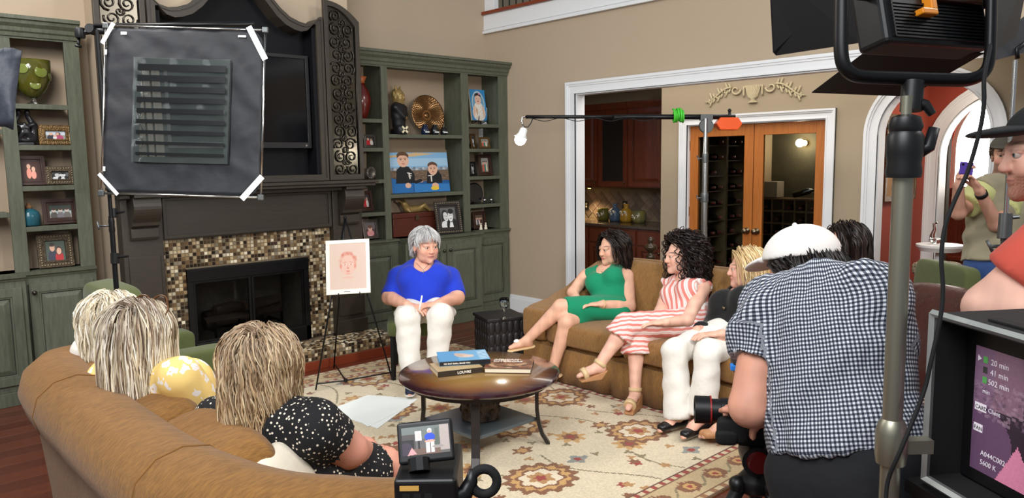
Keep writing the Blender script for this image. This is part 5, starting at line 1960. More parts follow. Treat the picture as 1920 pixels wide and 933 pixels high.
def photo_frame(label, pos, w, h, m, kind, yaw=0, lean=.16, bw=.03, inner=None, group='framed photos on the green shelves', beads=0):
 t = thing('photo_frame', label, 'photo frame', pos, group=group)
 U = rotz(yaw) @ V(1, 0, 0)
 N = rotz(yaw) @ V(0, -1, 0)
 W = nrm(V(0, 0, 1) * math.cos(lean) - N * math.sin(lean))
 N = np.cross(U, W)
 R = np.stack([U, W, N], 1)
 O = np.array(pos, float) - U * w / 2 + V(0, 0, .0025)
 rc = lambda e: [(e, e), (w - e, e), (w - e, h - e), (e, h - e)]
 g = G(O, R)
 g.band(rc(0), rc(bw), 0, .014, U=(1, 0, 0), W=(0, 1, 0), T=(0, 0, 1))
 g.band(rc(bw * .72), rc(bw), 0, .019, U=(1, 0, 0), W=(0, 1, 0), T=(0, 0, 1))
 g.obj('frame', m, t, bevel=.002)
 G(O, R).box(.004, w - .004, .004, h - .004, -.004, .002).obj('backing', 'frame_dark', t)
 zb = (h * .62) * math.sin(lean) / math.cos(lean)
 a, b = O + R @ V(w / 2, h * .6, -.004), None
 b = V(a[0], a[1], pos[2] + .002) - rotz(yaw) @ V(0, -1, 0) * .05
 sd = U * w * .12
 tk = -N * .003
 g = G()
 v = [a - sd, a + sd, b + sd, b - sd]
 g.add(v + [x + tk for x in v], [(0, 1, 2, 3), (7, 6, 5, 4), (0, 4, 5, 1), (1, 5, 6, 2), (2, 6, 7, 3), (3, 7, 4, 0)])
 g.obj('strut', 'frame_dark', t)
 if inner:
  g = G(O, R)
  g.band(rc(bw), rc(bw + inner), 0, .006, U=(1, 0, 0), W=(0, 1, 0), T=(0, 0, 1))
  g.obj('inner_mat', 'frame_dark' if kind == 'bw' else m, t)
 if beads:
  g = G(O, R)
  e = bw * .4
  per = [((e, e), (w - e, e)), ((w - e, e), (w - e, h - e)), ((w - e, h - e), (e, h - e)), ((e, h - e), (e, e))]
  for (x0, y0), (x1, y1) in per:
   k = max(2, int(math.hypot(x1 - x0, y1 - y0) / beads))
   for i in range(k):
    g.ball((x0 + (x1 - x0) * i / k, y0 + (y1 - y0) * i / k, .015), beads * .3, 6, 4)
  g.obj('beading', 'bead', t, kind='stuff')
 i_ = bw + (inner or 0)
 sheet('photo', people_print(kind), O + R @ V(i_, i_, .0035), U, W, w - 2 * i_, h - 2 * i_, 'print', t)
 return t
def shelf_at(px, py, y, z):
 p = P(px, py, y=y)
 return V(p[0], y, z + .003)
LY = 6.43
photo_frame('gold beaded landscape frame with family of three beside the dark sculpture', V(1.422, 6.43, 1.833), .215, .145, 'frame_gold', 'family', bw=.042, beads=.012)
photo_frame('dark brown frame with two children in pink on third shelf of left bookcase', V(1.247, 6.41, 1.543), .185, .215, 'frame_brown', 'kids', bw=.03, inner=.014)
photo_frame('bronze landscape frame with small black and white couple photo', V(1.425, 6.40, 1.543), .185, .135, 'frame_bronze', 'bw', bw=.04, yaw=-.1, beads=.016)
photo_frame('wide brown frame with three people photo beside the teal jar', V(1.416, 6.43, 1.253), .235, .185, 'frame_brown', 'trio', bw=.026, inner=.02)
photo_frame('ornate square bronze frame with man and girl in red on left counter', V(1.36, 6.42, .933), .235, .25, 'frame_bronze', 'couple', bw=.052, beads=.018, lean=.14)
# green glass vase
gv = thing('glass_vase', 'olive green glass footed vase with circle motifs on top left shelf', 'vase', V(1.295, 6.40, 2.123))
b0 = V(1.295, 6.40, 2.123)
mat('green_glass', (84, 82, 26), .12, var=(9, .5), col2=(46, 50, 14), coat=.5)
mat('green_glass_light', (112, 122, 56), .12, coat=.5)
G().lathe([(0, .04), (.02, .042), (.05, .06), (.085, .10), (.11, .16), (.124, .23), (.126, .31), (.121, .31), (.118, .23), (.10, .15), (.04, .07), (0, .065)], 36, b0).obj('bowl', 'green_glass', gv, smooth=True)
G().lathe([(0, 0), (.04, 0), (.042, .006), (.018, .014), (.022, .024), (.014, .034), (.02, .044), (0, .046)], 24, b0).obj('foot', 'goblet_glass', gv, smooth=True)
for a, z, r in ((-2.2, .24, .042), (-1.25, .22, .045), (-1.55, .13, .036), (-.4, .2, .04), (-2.9, .16, .04)):
 rr = np.interp(z, [.1, .16, .23, .31], [.085, .11, .124, .126])
 G().ball(b0 + V(rr * .985 * math.cos(a), rr * .985 * math.sin(a), z), (.005, r, r * .85), 16, 10, rotz(a)).obj('motif', 'green_glass_light', gv, smooth=True)
# embracing figures
mat('black_stone', (30, 30, 33), .3, coat=.3)
S_ = V(1.226, 6.43, 1.833)
mat('teal_glaze', (44, 96, 110), .22, var=(16, .5), col2=(26, 66, 80))
jb = V(1.213, 6.43, 1.253)
tj = thing('ceramic_jar', 'teal glazed ceramic jar on lower shelf of left bookcase', 'jar', jb)
G().lathe([(0, 0), (.06, 0), (.068, .012), (.070, .07), (.062, .10), (.04, .118), (.024, .122), (.022, .126), (0, .126)], 28, jb).obj('jar_body', 'teal_glaze', tj, smooth=True)
G().lathe([(.022, .122), (.024, .135), (.022, .148), (.014, .15), (.012, .165), (0, .168)], 16, jb).obj('stopper', mat('cork', (120, 84, 54), .8), tj, smooth=True)
# right bookcase, left column
RYI = 6.34
mat('red_vase', (104, 30, 22), .25, var=(8, .5), col2=(70, 16, 14), coat=.4)
mat('red_vase_lip', (176, 96, 52), .3)
b0 = V(4.0, 6.36, 2.083)
rv = thing('red_vase', 'slender dark red vase on upper shelf behind the ironwork door', 'vase', b0)
G().lathe([(0, 0), (.045, 0), (.06, .05), (.085, .14), (.09, .2), (.07, .27), (.04, .315), (.035, .34), (0, .34)], 28, b0).obj('vase_body', 'red_vase', rv, smooth=True)
G().lathe([(.035, .335), (.036, .36), (.055, .40), (.05, .40), (.03, .36)], 28, b0).obj('neck', 'red_vase_lip', rv, smooth=True)
photo_frame('small silver frame with people in red behind ironwork door', shelf_at(694, 274, RYI, 1.81), .15, .125, 'frame_silver', 'red', bw=.024, yaw=.1)
photo_frame('dark stepped frame with toddler photo above the baby portrait', shelf_at(688, 396, RYI, 1.20), .16, .20, 'frame_brown', 'red', bw=.03, inner=.012, yaw=.12)
photo_frame('grey wood frame with baby in pink on counter beside the easel', shelf_at(696, 447, RYI, .93), .17, .19, 'frame_silver', 'baby', bw=.028)
md = shelf_at(696, 336, RYI, 1.51)
mo = thing('medallion_frame', 'small round scalloped medallion frame on middle shelf', 'photo frame', md)
g = G(md + V(0, 0, .062), np.stack([V(1, 0, 0), V(0, 0, 1), V(0, -1, 0)], 1))
for k in range(16):
 a = k * PI / 8
 g.ball((.05 * math.cos(a), .05 * math.sin(a), .004), (.012, .012, .008), 8, 6)
g.lathe([(.03, 0), (.05, 0), (.05, .008), (.04, .012), (.03, .006)], 24)
g.obj('rim', 'frame_silver', mo, smooth=True)
G(md + V(0, 0, .062), np.stack([V(1, 0, 0), V(0, 0, 1), V(0, -1, 0)], 1)).lathe([(0, 0), (.031, 0), (.031, .003), (0, .003)], 20).obj('photo', mat('photo_grey', (110, 96, 86), .4), mo)
G().box(md[0] - .02, md[0] + .02, md[1], md[1] + .03, md[2], md[2] + .012).obj('foot', 'frame_silver', mo)
# centre column
CY = 6.36
# bust of a bearded figure
bb = shelf_at(748, 250, CY, 1.94)
bu = thing('bust_figure', 'black robed bust with brass coloured horned face on upper shelf', 'figurine', bb)
mat('antique_brass', (164, 138, 84), .4, metal=.3, var=(22, .6), col2=(104, 82, 46))
mat('robe_black', (24, 24, 28), .45)
Rb = head_frame(V(.45, -.9, 0))
S = Sdf()
S.ell(bb + V(0, 0, .20), (.075, .095, .12), Rb, .03)
S.ell(bb + V(0, 0, .09), (.06, .07, .06), Rb, .04)
S.cone(bb + Rb @ V(.02, .09, .26), bb + Rb @ V(.075, .02, .17), .028, .022, k=.02)
S.cone(bb + Rb @ V(.02, -.09, .26), bb + Rb @ V(.075, -.02, .17), .028, .022, k=.02)
S.ell(bb + V(0, 0, .27), (.06, .105, .05), Rb, .03)
v, f = S.mesh(.007)
meshobj('robe', v, f, 'robe_black', bu)
hc = bb + V(0, 0, .375)
v, f = head_mesh(hc, Rb, .66, True, neck_to=hc - V(0, 0, .09)).mesh(.005)
meshobj('face', v, f, 'antique_brass', bu)
S = Sdf()
for s_ in (-1, 1):
 S.cone(hc + Rb @ V(.0, s_ * .03, .06), hc + Rb @ V(.0, s_ * .05, .10), .016, .006)
 S.ell(hc + Rb @ V(-.01, s_ * .062, .02), (.012, .008, .03), Rb)
S.ell(bb + Rb @ V(.078, 0, .165), (.02, .035, .02), Rb)
v, f = S.mesh(.005)
meshobj('horns_and_hands', v, f, 'antique_brass', bu, smooth=True)
dr = G().lathe([(0, .0), (.075, .0), (.085, .012), (.085, .05), (.075, .058), (0, .058)], 28, bb).obj('drum_base', 'robe_black', bu, smooth=True, auto=40)
# black box with a cream cross
xb = shelf_at(758, 251, CY - .203, 1.94)
xo = thing('cross_box', 'black rounded box with cream cross in front of the bust', 'box', xb)
G().lathe([(0, 0), (.045, 0), (.056, .015), (.056, .07), (.045, .085), (0, .085)], 24, xb + V(0, .06, 0)).obj('box_body', 'robe_black', xo, smooth=True, auto=60)
for a in (-.75, .75):
 G(xb + V(0.01, 0, .043)).obox((0, 0, 0), (.085, .008, .018), rot((0, 1, 0), a)).obj('cross_bar', mat('cream', (224, 214, 178), .6), xo)
# bronze platter
pc = P(799, 197, y=6.40)
pl = thing('bronze_platter', 'large round bronze platter with radiating scales, propped on upper shelf', 'platter', (pc[0], 6.4, 1.943))
mat('bronze', (150, 112, 72), .28, metal=.85, var=(20, .4), col2=(90, 62, 38))
pr_ = .205
Rl = rot((1, 0, 0), math.radians(78)) @ np.eye(3)
Rl = np.stack([V(1, 0, 0), nrm(V(0, .2, 1)), nrm(np.cross(V(1, 0, 0), V(0, .2, 1)))], 1)
PO = V(pc[0], 6.40, 1.944 + pr_ * .985)
G(PO, Rl).lathe([(0, 0), (.07, 0), (.19, .022), (pr_, .03), (pr_, .036), (.188, .028), (.07, .007), (0, .007)], 48).obj('dish', 'bronze', pl, smooth=True)
g = G(PO, Rl)
for rI in range(9):
 r_ = .062 + rI * .0165
 nn_ = 40
 for k in range(nn_):
  a = (k + rI * .62) * 2 * PI / nn_
  s_ = r_ * 2 * PI / nn_ * .5
  g.add([(r_ * math.cos(a) - math.sin(a) * q * s_ + math.cos(a) * w_, r_ * math.sin(a) + math.cos(a) * q * s_ + math.sin(a) * w_, .009 + (r_ - .06) * .17 + hh)
               for q, w_, hh in ((-1, 0, 0), (0, -.010, 0), (1, 0, 0), (0, .010, 0), (0, 0, .006))], [(0, 1, 4), (1, 2, 4), (2, 3, 4), (3, 0, 4)])
g.obj('scales', 'bronze', pl, kind='stuff')
G(PO, Rl).lathe([(0, .007), (.03, .007), (.03, .012), (.012, .016), (0, .016)], 24).obj('boss', 'bronze', pl, smooth=True)
# little bottles with animal heads
mat('cobalt_black', (22, 34, 58), .2, coat=.5)
mat('glaze_black', (20, 22, 26), .2, coat=.5)
for i, (px, h_, m_, lb_) in enumerate(((797, .105, 'cobalt_black', 'left dark blue glazed animal jug with white stripe, under the platter'), (815, .105, 'glaze_black', 'middle black glazed animal jug with white marks, under the platter'),
                                     (832, .085, 'glaze_black', 'right small black glazed owl jug with white eyes, under the platter'))):
 b0 = shelf_at(px, 251, 6.27, 1.94)
 t = thing('animal_jug', lb_, 'jug', b0, group='glazed animal jugs on the upper shelf')
 k = h_ / .105
 G().lathe([(0, 0), (.036 * k, 0), (.044 * k, .02 * k), (.042 * k, .055 * k), (.028 * k, .08 * k), (.02 * k, .1 * k), (0, .105 * k)], 20, b0).obj('jug_body', m_, t, smooth=True)
 for s_ in (-1, 1):
  G().ball(b0 + V(s_ * .014, -.02, .09 * k), (.009, .009, .013), 8, 6).obj('ear', m_, t, smooth=True)
 G().box(b0[0] - .025, b0[0] + .022, b0[1] - .0455 * k, b0[1] - .036 * k, b0[2] + .022, b0[2] + .032).obj('white_mark', 'paper_white', t)
# canvas print of two boys in a blue boat
a, b = P(733, 358, y=6.36), P(841, 360, y=6.36)
cw, chh = b[0] - a[0], .435
cv = thing('canvas_print', 'canvas photo of two boys in dark hoodies in a blue boat', 'picture', ((a[0] + b[0]) / 2, 6.36, 1.363))
Wc = nrm(V(0, .12, 1))
Uc = V(1, 0, 0)
Nc = np.cross(Uc, Wc)
Oc = V(a[0], 6.33, 1.365)
G(Oc, np.stack([Uc, Wc, Nc], 1)).box(0, cw, 0, chh, -.03, 0).obj('canvas', 'ivory', cv)
q = Paint(130, 104, (150, 184, 206))
q.rect(0, 1, .42, .95, (128, 176, 214)).rect(0, 1, .62, .8, (160, 196, 222)).rect(0, 1, .93, 1, (120, 104, 84)).poly([(0, .86), (.45, .93), (.78, .9), (.4, .84), (0, .82)], (206, 178, 130)).rect(0, 1, .5, .56, (120, 150, 172))
for i in range(26):
 q.ell(i / 25, .555 + .012 * math.sin(i * 2.7), .028, .028, [(150, 156, 162), (116, 122, 130), (182, 186, 190)][i % 3])
q.rect(0, 1, .2, .52, (112, 92, 74))
for i in range(150):
 q.ell(rs.random(), .2 + .3 * rs.random(), .03, .01, [(96, 78, 62), (130, 108, 88), (84, 70, 58)][i % 3])
q.poly([(0, .36), (.1, .3), (.42, .22), (1, .22), (1, 0), (0, 0)], (38, 104, 168)).poly([(.36, .2), (1, .17), (1, 0), (.36, 0)], (52, 122, 186)).line(.36, .2, .36, .02, .008, (24, 70, 120)).poly([(.40, .25), (1, .27), (1, .2), (.5, .19)], (30, 84, 142))
for (x, yb, sc_, hd) in ((.22, .22, 1.0, .8), (.72, .20, .86, .58)):
 q.poly([(x - .15 * sc_, yb), (x - .12 * sc_, yb + .32 * sc_), (x - .03, yb + .42 * sc_), (x + .09 * sc_, yb + .38 * sc_), (x + .17 * sc_, yb + .22 * sc_), (x + .17 * sc_, yb)], (24, 26, 30))
 q.ell(x, hd - .05, .095 * sc_, .155 * sc_, SK).ell(x, hd + .055 * sc_, .10 * sc_, .095 * sc_, (92, 66, 48)).ell(x, hd - .0, .085 * sc_, .07 * sc_, SK)
 for s_ in (-1, 1):
  q.ell(x + s_ * .036 * sc_, hd - .03, .014, .012, (50, 36, 30)).ell(x + s_ * .036 * sc_, hd + .004, .024, .006, (96, 70, 52))
 q.ell(x, hd - .075, .012, .02, SK2).ell(x, hd - .125 * sc_, .028 * sc_, .012, (186, 100, 92))
q.ell(.27, .17, .05, .06, SK).ell(.49, .26, .045, .03, SK).ell(.74, .15, .06, .06, SK).ell(.73, .085, .07, .05, (236, 196, 60)).poly([(.36, .26), (.5, .32), (.53, .26), (.4, .2)], (24, 26, 30))
q.line(.30, .46, .31, .33, .012, (220, 216, 206)).line(.28, .46, .34, .44, .010, (220, 216, 206)).line(.30, .40, .34, .39, .008, (220, 216, 206)).line(.68, .38, .68, .25, .010, (220, 216, 206)).line(.63, .38, .72, .39, .009, (220, 216, 206))
sheet('print', q, Oc + Nc * .0008, Uc, Wc, cw, chh, 'canvas_print', cv)
# wooden chest with gilt rabbit, wedding portrait
a, b = P(738, 445, y=6.29), P(824, 447, y=6.29)
cx0, cx1 = a[0], b[0]
chst = thing('wooden_chest', 'reddish wooden chest on the counter below the canvas', 'chest', ((cx0 + cx1) / 2, 6.36, .933))
mat('chest_wood', (88, 40, 28), .4, var=(8, .5), col2=(60, 26, 18), stretch=(1, 6, 6))
G().box(cx0, cx1, 6.29, 6.51, .933, 1.115).obj('chest_body', 'chest_wood', chst, bevel=.004)
G().box(cx0 - .006, cx1 + .006, 6.284, 6.516, 1.117, 1.165).obj('lid', 'chest_wood', chst, bevel=.005)
G().box((cx0 + cx1) / 2 - .02, (cx0 + cx1) / 2 + .02, 6.274, 6.286, 1.09, 1.14).obj('hasp', 'brass_dark', chst)
g = G()
g.tube([(cx0 - .002, 6.38, 1.08), (cx0 - .02, 6.385, 1.06), (cx0 - .02, 6.415, 1.06), (cx0 - .002, 6.42, 1.08)], .005, 6)
g.obj('side_handle', 'brass_dark', chst)
ra = P(766, 398, y=6.33)
rb_ = thing('rabbit_figurine', 'gilt reclining rabbit figurine on the wooden chest', 'figurine', (ra[0] + .1, 6.33, 1.167))
S = Sdf()
r0 = V(ra[0] - .03, 6.38, 1.166)
S.ell(r0 + V(.14, 0, .045 * .55), (.13, .045, .042), None, .03)
S.cone(r0 + V(.06, 0, .05 * .55), r0 + V(.02, -.01, .12 * .55), .035, .03, k=.03)
S.ell(r0 + V(.01, -.015, .15 * .55), (.042, .03, .034), rot((0, 1, 0), .6), .02)
S.cone(r0 + V(.02, .0, .17 * .55), r0 + V(.035, .012, .27 * .55), .014, .009, k=.01)
S.cone(r0 + V(.0, -.0, .17 * .55), r0 + V(-.075, -.02, .235 * .55), .014, .009, k=.01)
S.cone(r0 + V(.02, -.02, .08 * .55), r0 + V(.05, -.05, .012 * .55), .018, .012, k=.02)
S.cone(r0 + V(.18, -.02, .06 * .55), r0 + V(.23, -.04, .12 * .55), .024, .02, k=.02)
S.cone(r0 + V(.23, -.04, .12 * .55), r0 + V(.30, -.05, .02 * .55), .02, .014, k=.02)
S.cone(r0 + V(.22, .01, .04 * .55), r0 + V(.33, .0, .015 * .55), .02, .014, k=.02)
S.cut(V(0, 0, 1.166), V(0, 0, -1), .002)
v, f = S.mesh(.006)
meshobj('rabbit_body', v, f, 'antique_brass', rb_)
wp = shelf_at(844, 438, 6.16, .93)
photo_frame('large dark frame with silver beading and black and white wedding couple', wp, .31, .335, 'frame_dark', 'bw', bw=.045, inner=.02, beads=.02, yaw=-.12, lean=.2)
# right column
RCY = 6.36
bc_ = shelf_at(898, 222, RCY, 2.06)
bp = thing('baby_painting', 'blue canvas painting of a baby in white on a small black stand', 'picture', bc_)
Wc = nrm(V(0, .14, 1))
Uc = nrm(V(1, .1, 0))
Nc = np.cross(Uc, Wc)
bw_, bh_ = .235, .335
Oc = bc_ + V(-bw_ / 2, -.03, .045)
G(Oc, np.stack([Uc, Wc, Nc], 1)).box(0, bw_, 0, bh_, -.02, 0).obj('canvas', 'ivory', bp)
q = Paint(60, 86, (52, 138, 196))
q.ell(.5, .55, .42, .4, (186, 206, 214)).ell(.5, .55, .36, .36, (108, 160, 190)).ell(.5, .25, .42, .28, (228, 220, 208)).ell(.5, .4, .3, .2, (232, 226, 216)).ell(.5, .68, .2, .17, (230, 190, 168)).ell(.5, .8, .2, .09, (52, 36, 30)).ell(.5, .74, .17, .07, (230, 190, 168))
q.ell(.43, .7, .025, .015, (40, 28, 26)).ell(.57, .7, .025, .015, (40, 28, 26)).ell(.5, .62, .06, .02, (176, 84, 80)).ell(.2, .3, .07, .2, (226, 184, 162), -.3).ell(.8, .3, .07, .2, (226, 184, 162), .3).ell(.62, .87, .07, .03, (220, 140, 180)).ell(.36, .3, .04, .12, (190, 140, 90))
for i in range(40):
 q.ell(.2 + .6 * rs.random(), .05 + .38 * rs.random(), .02, .012, (190, 182, 170))
sheet('print', q, Oc + Nc * .0008, Uc, Wc, bw_, bh_, 'canvas_print', bp)
for s_ in (-1, 1):
 g = G()
 g.tube([bc_ + V(s_ * .06, -.075, .085), bc_ + V(s_ * .06, -.065, .04), bc_ + V(s_ * .06, -.03, .035), bc_ + V(s_ * .06, .05, .004), bc_ + V(s_ * .06, .03, .16)], .005, 6)
 g.tube([bc_ + V(s_ * .06, -.06, .036), bc_ + V(s_ * .06, -.07, .004)], .006, 6)
 g.obj('stand_leg', 'black_metal', bp, smooth=True)
rw = shelf_at(911, 231, 6.45, 2.06)
o = G().box(rw[0] - .065, rw[0] + .01, 6.43, 6.46, 2.063, 2.26).obj('router', 'white_trim', bevel=.012, seg=3)
tag(o, 'slim white plastic router standing behind the baby painting', 'router')
oq = P(903, 242, y=6.53)
ou = thing('wall_outlet', 'white wall outlet inside right column of corner bookcase', 'outlet', (oq[0], 6.534, 1.93))
G().box(oq[0] - .036, oq[0] + .036, 6.530, 6.537, 1.925, 2.035).obj('plate', 'white_trim', ou, bevel=.002)
for z in (1.955, 1.995):
 G().box(oq[0] - .014, oq[0] + .014, 6.528, 6.5305, z, z + .024).obj('socket', mat('socket_grey', (196, 196, 192), .5), ou)
photo_frame('small brown frame with wedding pair, left on second shelf of right column', shelf_at(888, 277, RCY, 1.80), .10, .16, 'frame_gold', 'bw', bw=.02, yaw=.25)
photo_frame('small brown frame with group in purple, right on second shelf', shelf_at(909, 278, RCY - .04, 1.80), .145, .125, 'frame_gold', 'beach', bw=.02, yaw=-.05)
photo_frame('dark frame half hidden, left on third shelf of right column', shelf_at(887, 331, RCY + .04, 1.51), .12, .15, 'frame_dark', 'bw', bw=.02, yaw=.3)
photo_frame('larger brown frame with three bathers on third shelf of right column', shelf_at(911, 331, RCY - .02, 1.51), .175, .23, 'frame_brown', 'beach', bw=.03, inner=.01, yaw=-.08)
photo_frame('brown frame with family group on bottom shelf of right column', shelf_at(900, 434, RCY - .02, .93), .185, .19, 'frame_brown', 'group', bw=.03, inner=.01)
pq = shelf_at(889, 383, RCY, 1.21)
pt_ = thing('display_plate', 'white plate with black rim upright on fourth shelf', 'plate', pq)
Rl = np.stack([V(1, 0, 0), nrm(V(0, .18, 1)), nrm(np.cross(V(1, 0, 0), V(0, .18, 1)))], 1)
G(pq + V(0, 0, .115), Rl).lathe([(0, 0), (.07, 0), (.075, .004), (.07, .007), (0, .007)], 32).obj('plate_well', 'paper_white', pt_, smooth=True, auto=40)
G(pq + V(0, 0, .115), Rl).lathe([(.068, .004), (.11, .018), (.112, .02), (.108, .022), (.068, .008)], 32).obj('plate_rim', 'glaze_black', pt_, smooth=True)
g = G()
for s_ in (-1, 1):
 g.tube([pq + V(s_ * .05, -.05, .03), pq + V(s_ * .05, -.04, .003), pq + V(s_ * .05, .06, .003), pq + V(s_ * .04, .03, .12)], .004, 6)
g.tube([pq + V(-.05, .06, .003), pq + V(.05, .06, .003)], .004, 6)
g.obj('plate_stand', 'black_metal', pt_)
for i, (px, lb_) in enumerate(((909, 'left of two small black and silver birds beside the plate'), (922, 'right of two small black and silver birds beside the plate'))):
 b0 = shelf_at(px, 384, RCY - .06, 1.21)
 t = thing('bird_figurine', lb_, 'figurine', b0, group='little bird figurines by the plate')
 G().lathe([(0, 0), (.03, 0), (.034, .008), (.02, .014), (0, .015)], 16, b0).obj('base', 'glaze_black', t, smooth=True)
 G().ball(b0 + V(0, 0, .035), (.026, .02, .02), 12, 8).obj('bird_body', 'silver', t, smooth=True)
 G().ball(b0 + V(-.016, 0, .06), .012, 10, 8).obj('bird_head', 'glaze_black', t, smooth=True)
for i, (px, lb_) in enumerate(((902, 'left of two tiny ivory figurines in front of bottom shelf frame'), (911, 'right of two tiny ivory figurines in front of bottom shelf frame'))):
 b0 = shelf_at(px, 436, RCY - .11, .93)
 t = thing('ivory_figurine', lb_, 'figurine', b0, group='ivory figurines on the counter')
 G().lathe([(0, 0), (.018, 0), (.02, .01), (.012, .03), (.014, .045), (.006, .055), (0, .056)], 14, b0).obj('figure', 'ivory', t, smooth=True)
 G().ball(b0 + V(0, 0, .064), .010, 10, 8).obj('figure_head', 'ivory', t, smooth=True)
sq = S_
ss = thing('embrace_sculpture', 'black stone sculpture of embracing figures on left bookcase shelf', 'sculpture', sq)
G().box(sq[0] - .05, sq[0] + .05, sq[1] - .035, sq[1] + .035, sq[2], sq[2] + .022).obj('plinth', 'black_stone', ss, bevel=.003)
S = Sdf()
for s_ in (-1, 1):
 S.cone(sq + V(s_ * .055, 0, .05), sq + V(s_ * .062, 0, .14), .026, .022, k=.02)
 S.cone(sq + V(s_ * .062, 0, .14), sq + V(s_ * .03, 0, .205), .022, .017, k=.02)
 S.ell(sq + V(s_ * .028, -.005, .232), (.02, .02, .024), None, .01)
 S.cone(sq + V(s_ * .058, -.02, .15), sq + V(-s_ * .02, -.035, .12), .014, .011, k=.012)
 S.cone(sq + V(s_ * .05, -.01, .04), sq + V(s_ * .015, -.03, .09), .022, .016, k=.015)
S.ell(sq + V(0, -.02, .10), (.022, .022, .03), None, .012)
S.ell(sq + V(0, -.03, .145), (.016, .016, .018), None, .008)
S.ell(sq + V(0, 0, .035), (.06, .035, .022), None, .02)
v, f = S.mesh(.005)
meshobj('figures', v, f, 'black_stone', ss)
# ================================================================= bar alcove
BXF = 7.62
mat('granite', (46, 40, 36), .15, var=(60, .8), col2=(110, 92, 74))
bt = thing('bar_counter', 'polished dark granite counter on the bar cabinets', 'counter', (7.9, 6.2, .80))
G().box(BXF - .04, 8.248, 5.075, 7.44, .80, .84).obj('slab', 'granite', bt, bevel=.008)
for i in range(3):
 y0 = 5.08 + i * .79
 t = thing('base_cabinet', ['cherry base cabinet nearest the cellar wall in the bar', 'middle cherry base cabinet in the bar', 'far left cherry base cabinet in the bar'][i], 'cabinet', (7.93, y0 + .39, 0), group='cherry bar cabinets')
 G().box(BXF, 8.24, y0, y0 + .785, .08, .798).obj('body', 'cherry', t)
 G().box(BXF + .05, 8.2, y0, y0 + .785, 0, .08).obj('plinth', 'dark_gap', t)
 for k in range(2):
  panel_door(t, (BXF, y0 + .775 - k * .385, .10), V(0, -1, 0), ZW, V(-1, 0, 0), .375, .48, 'cherry', 'dark_wood', (.34 if k == 0 else .035, .42), knobm='brass_dark', fr=.05)
  g = G((BXF, y0 + .775 - k * .385, .60), np.stack([V(0, -1, 0), ZW, V(-1, 0, 0)], 1))
  g.box(0, .375, 0, .17, 0, .02)
  d = g.obj('drawer', 'cherry', t, bevel=.004)
  G((BXF, y0 + .775 - k * .385, .60), np.stack([V(0, -1, 0), ZW, V(-1, 0, 0)], 1)).lathe([(.006, .02), (.006, .03), (.014, .036), (.012, .046), (0, .048)], 10, (.19, .085, 0)).obj('knob', 'brass_dark', d, smooth=True)
UXF = 7.90
mat('cabinet_glass', (30, 28, 28), .06, spec=.7)
ys_ = [P(px, 300, x=UXF)[1] for px in (1240, 1178, 1122, 1085)]
ys_[0] = 5.08
for i in range(3):
 a, b = ys_[i] + .004, ys_[i + 1] - .004
 if i == 2:
  b = 7.44
 t = thing('wall_cabinet', ['solid panelled cherry wall cabinet next to the cellar wall', 'glass fronted cherry wall cabinet in the bar', 'solid cherry wall cabinet at left end of bar'][i], 'cabinet', (8.05, (a + b) / 2, 1.30), group='cherry bar cabinets')
 G().box(UXF, 8.24, a, b, 1.30, 2.32).obj('body', 'cherry' if i != 1 else 'cherry', t)
 g = G()
 g.prism([(UXF, 2.32), (UXF - .02, 2.32), (UXF - .05, 2.38), (UXF - .05, 2.40), (8.24, 2.40), (8.24, 2.32)], a, b, U=(1, 0, 0), T=(0, 1, 0))
 g.obj('crown', 'cherry', t)
 nd = 1 if b - a < .55 else 2
 wd_ = (b - a) / nd
 for k in range(nd):
  panel_door(t, (UXF, b - k * wd_ - .008, 1.315), V(0, -1, 0), ZW, V(-1, 0, 0), wd_ - .016, .99, 'cherry', 'dark_wood', (wd_ - .045, .05), knobm='brass_dark', fr=.055, pane='cabinet_glass' if i == 1 else None)
 if i == 1:
  for q_, (yy, zz) in enumerate(((.3, 1.42), (.6, 1.42), (.45, 1.72), (.35, 2.02), (.65, 2.02))):
   G().lathe([(0, 0), (.02, 0), (.004, .01), (.004, .06), (.02, .09), (.018, .13)], 10, (UXF - .0, a + yy * (b - a), zz)).obj('glassware', 'goblet_glass', t, smooth=True) if False else None
# diagonal tile backsplash: each tile its own piece
sp_ = thing('tile_backsplash', 'diagonal slate tile backsplash behind the bar counter', 'backsplash', (8.24, 6.2, .84))
mat('tile_slate', (112, 96, 84), .4, var=(6, .7), col2=(76, 62, 54))
mat('tile_slate2', (134, 114, 98), .4, var=(6, .7), col2=(92, 76, 64))
G().box(8.238, 8.248, 5.08, 7.44, .842, 1.299).obj('grout_bed', 'grout', sp_)
tm = [boxmesh('tile', .104, .104, .008, q_, .003) for q_ in ('tile_slate', 'tile_slate2')]
dg = .108 * math.sqrt(2)
for r_ in range(7):
 for c_ in range(17):
  yy = 5.15 + c_ * dg + (dg / 2 if r_ % 2 else 0)
  zz = .84 + .01 + r_ * dg / 2
  if yy > 7.36 or zz + .075 > 1.299 or zz - .075 < .842:
   continue
  R = np.stack([nrm(V(0, 1, 1)), nrm(V(0, 1, -1)), V(-1, 0, 0)], 1)
  piece('tile', tm[(r_ * 3 + c_ * 7) % 2], (8.239, yy, zz), sp_, R)
pq = P(1105, 352, x=8.05)
pk = thing('under_cabinet_light', 'small warm puck light glowing under the left bar cabinet', 'lamp', (8.05, pq[1], 1.27))
G().lathe([(0, 0), (.03, 0), (.034, .012), (.034, .024), (0, .024)], 16, (8.05, pq[1], 1.273)).obj('housing', 'brass_dark', pk, smooth=True)
G().lathe([(0, -.003), (.022, -.003), (.022, .001), (0, .001)], 12, (8.05, pq[1], 1.273)).obj('lens', mat('warm_glow', (255, 200, 120), .4, emis=((255, 190, 100), 20)), pk)
l = bpy.data.lights.new('puck', 'SPOT')
l.energy, l.color, l.spot_size, l.spot_blend, l.shadow_soft_size = 40, (1, .72, .38), 2.4, .6, .02
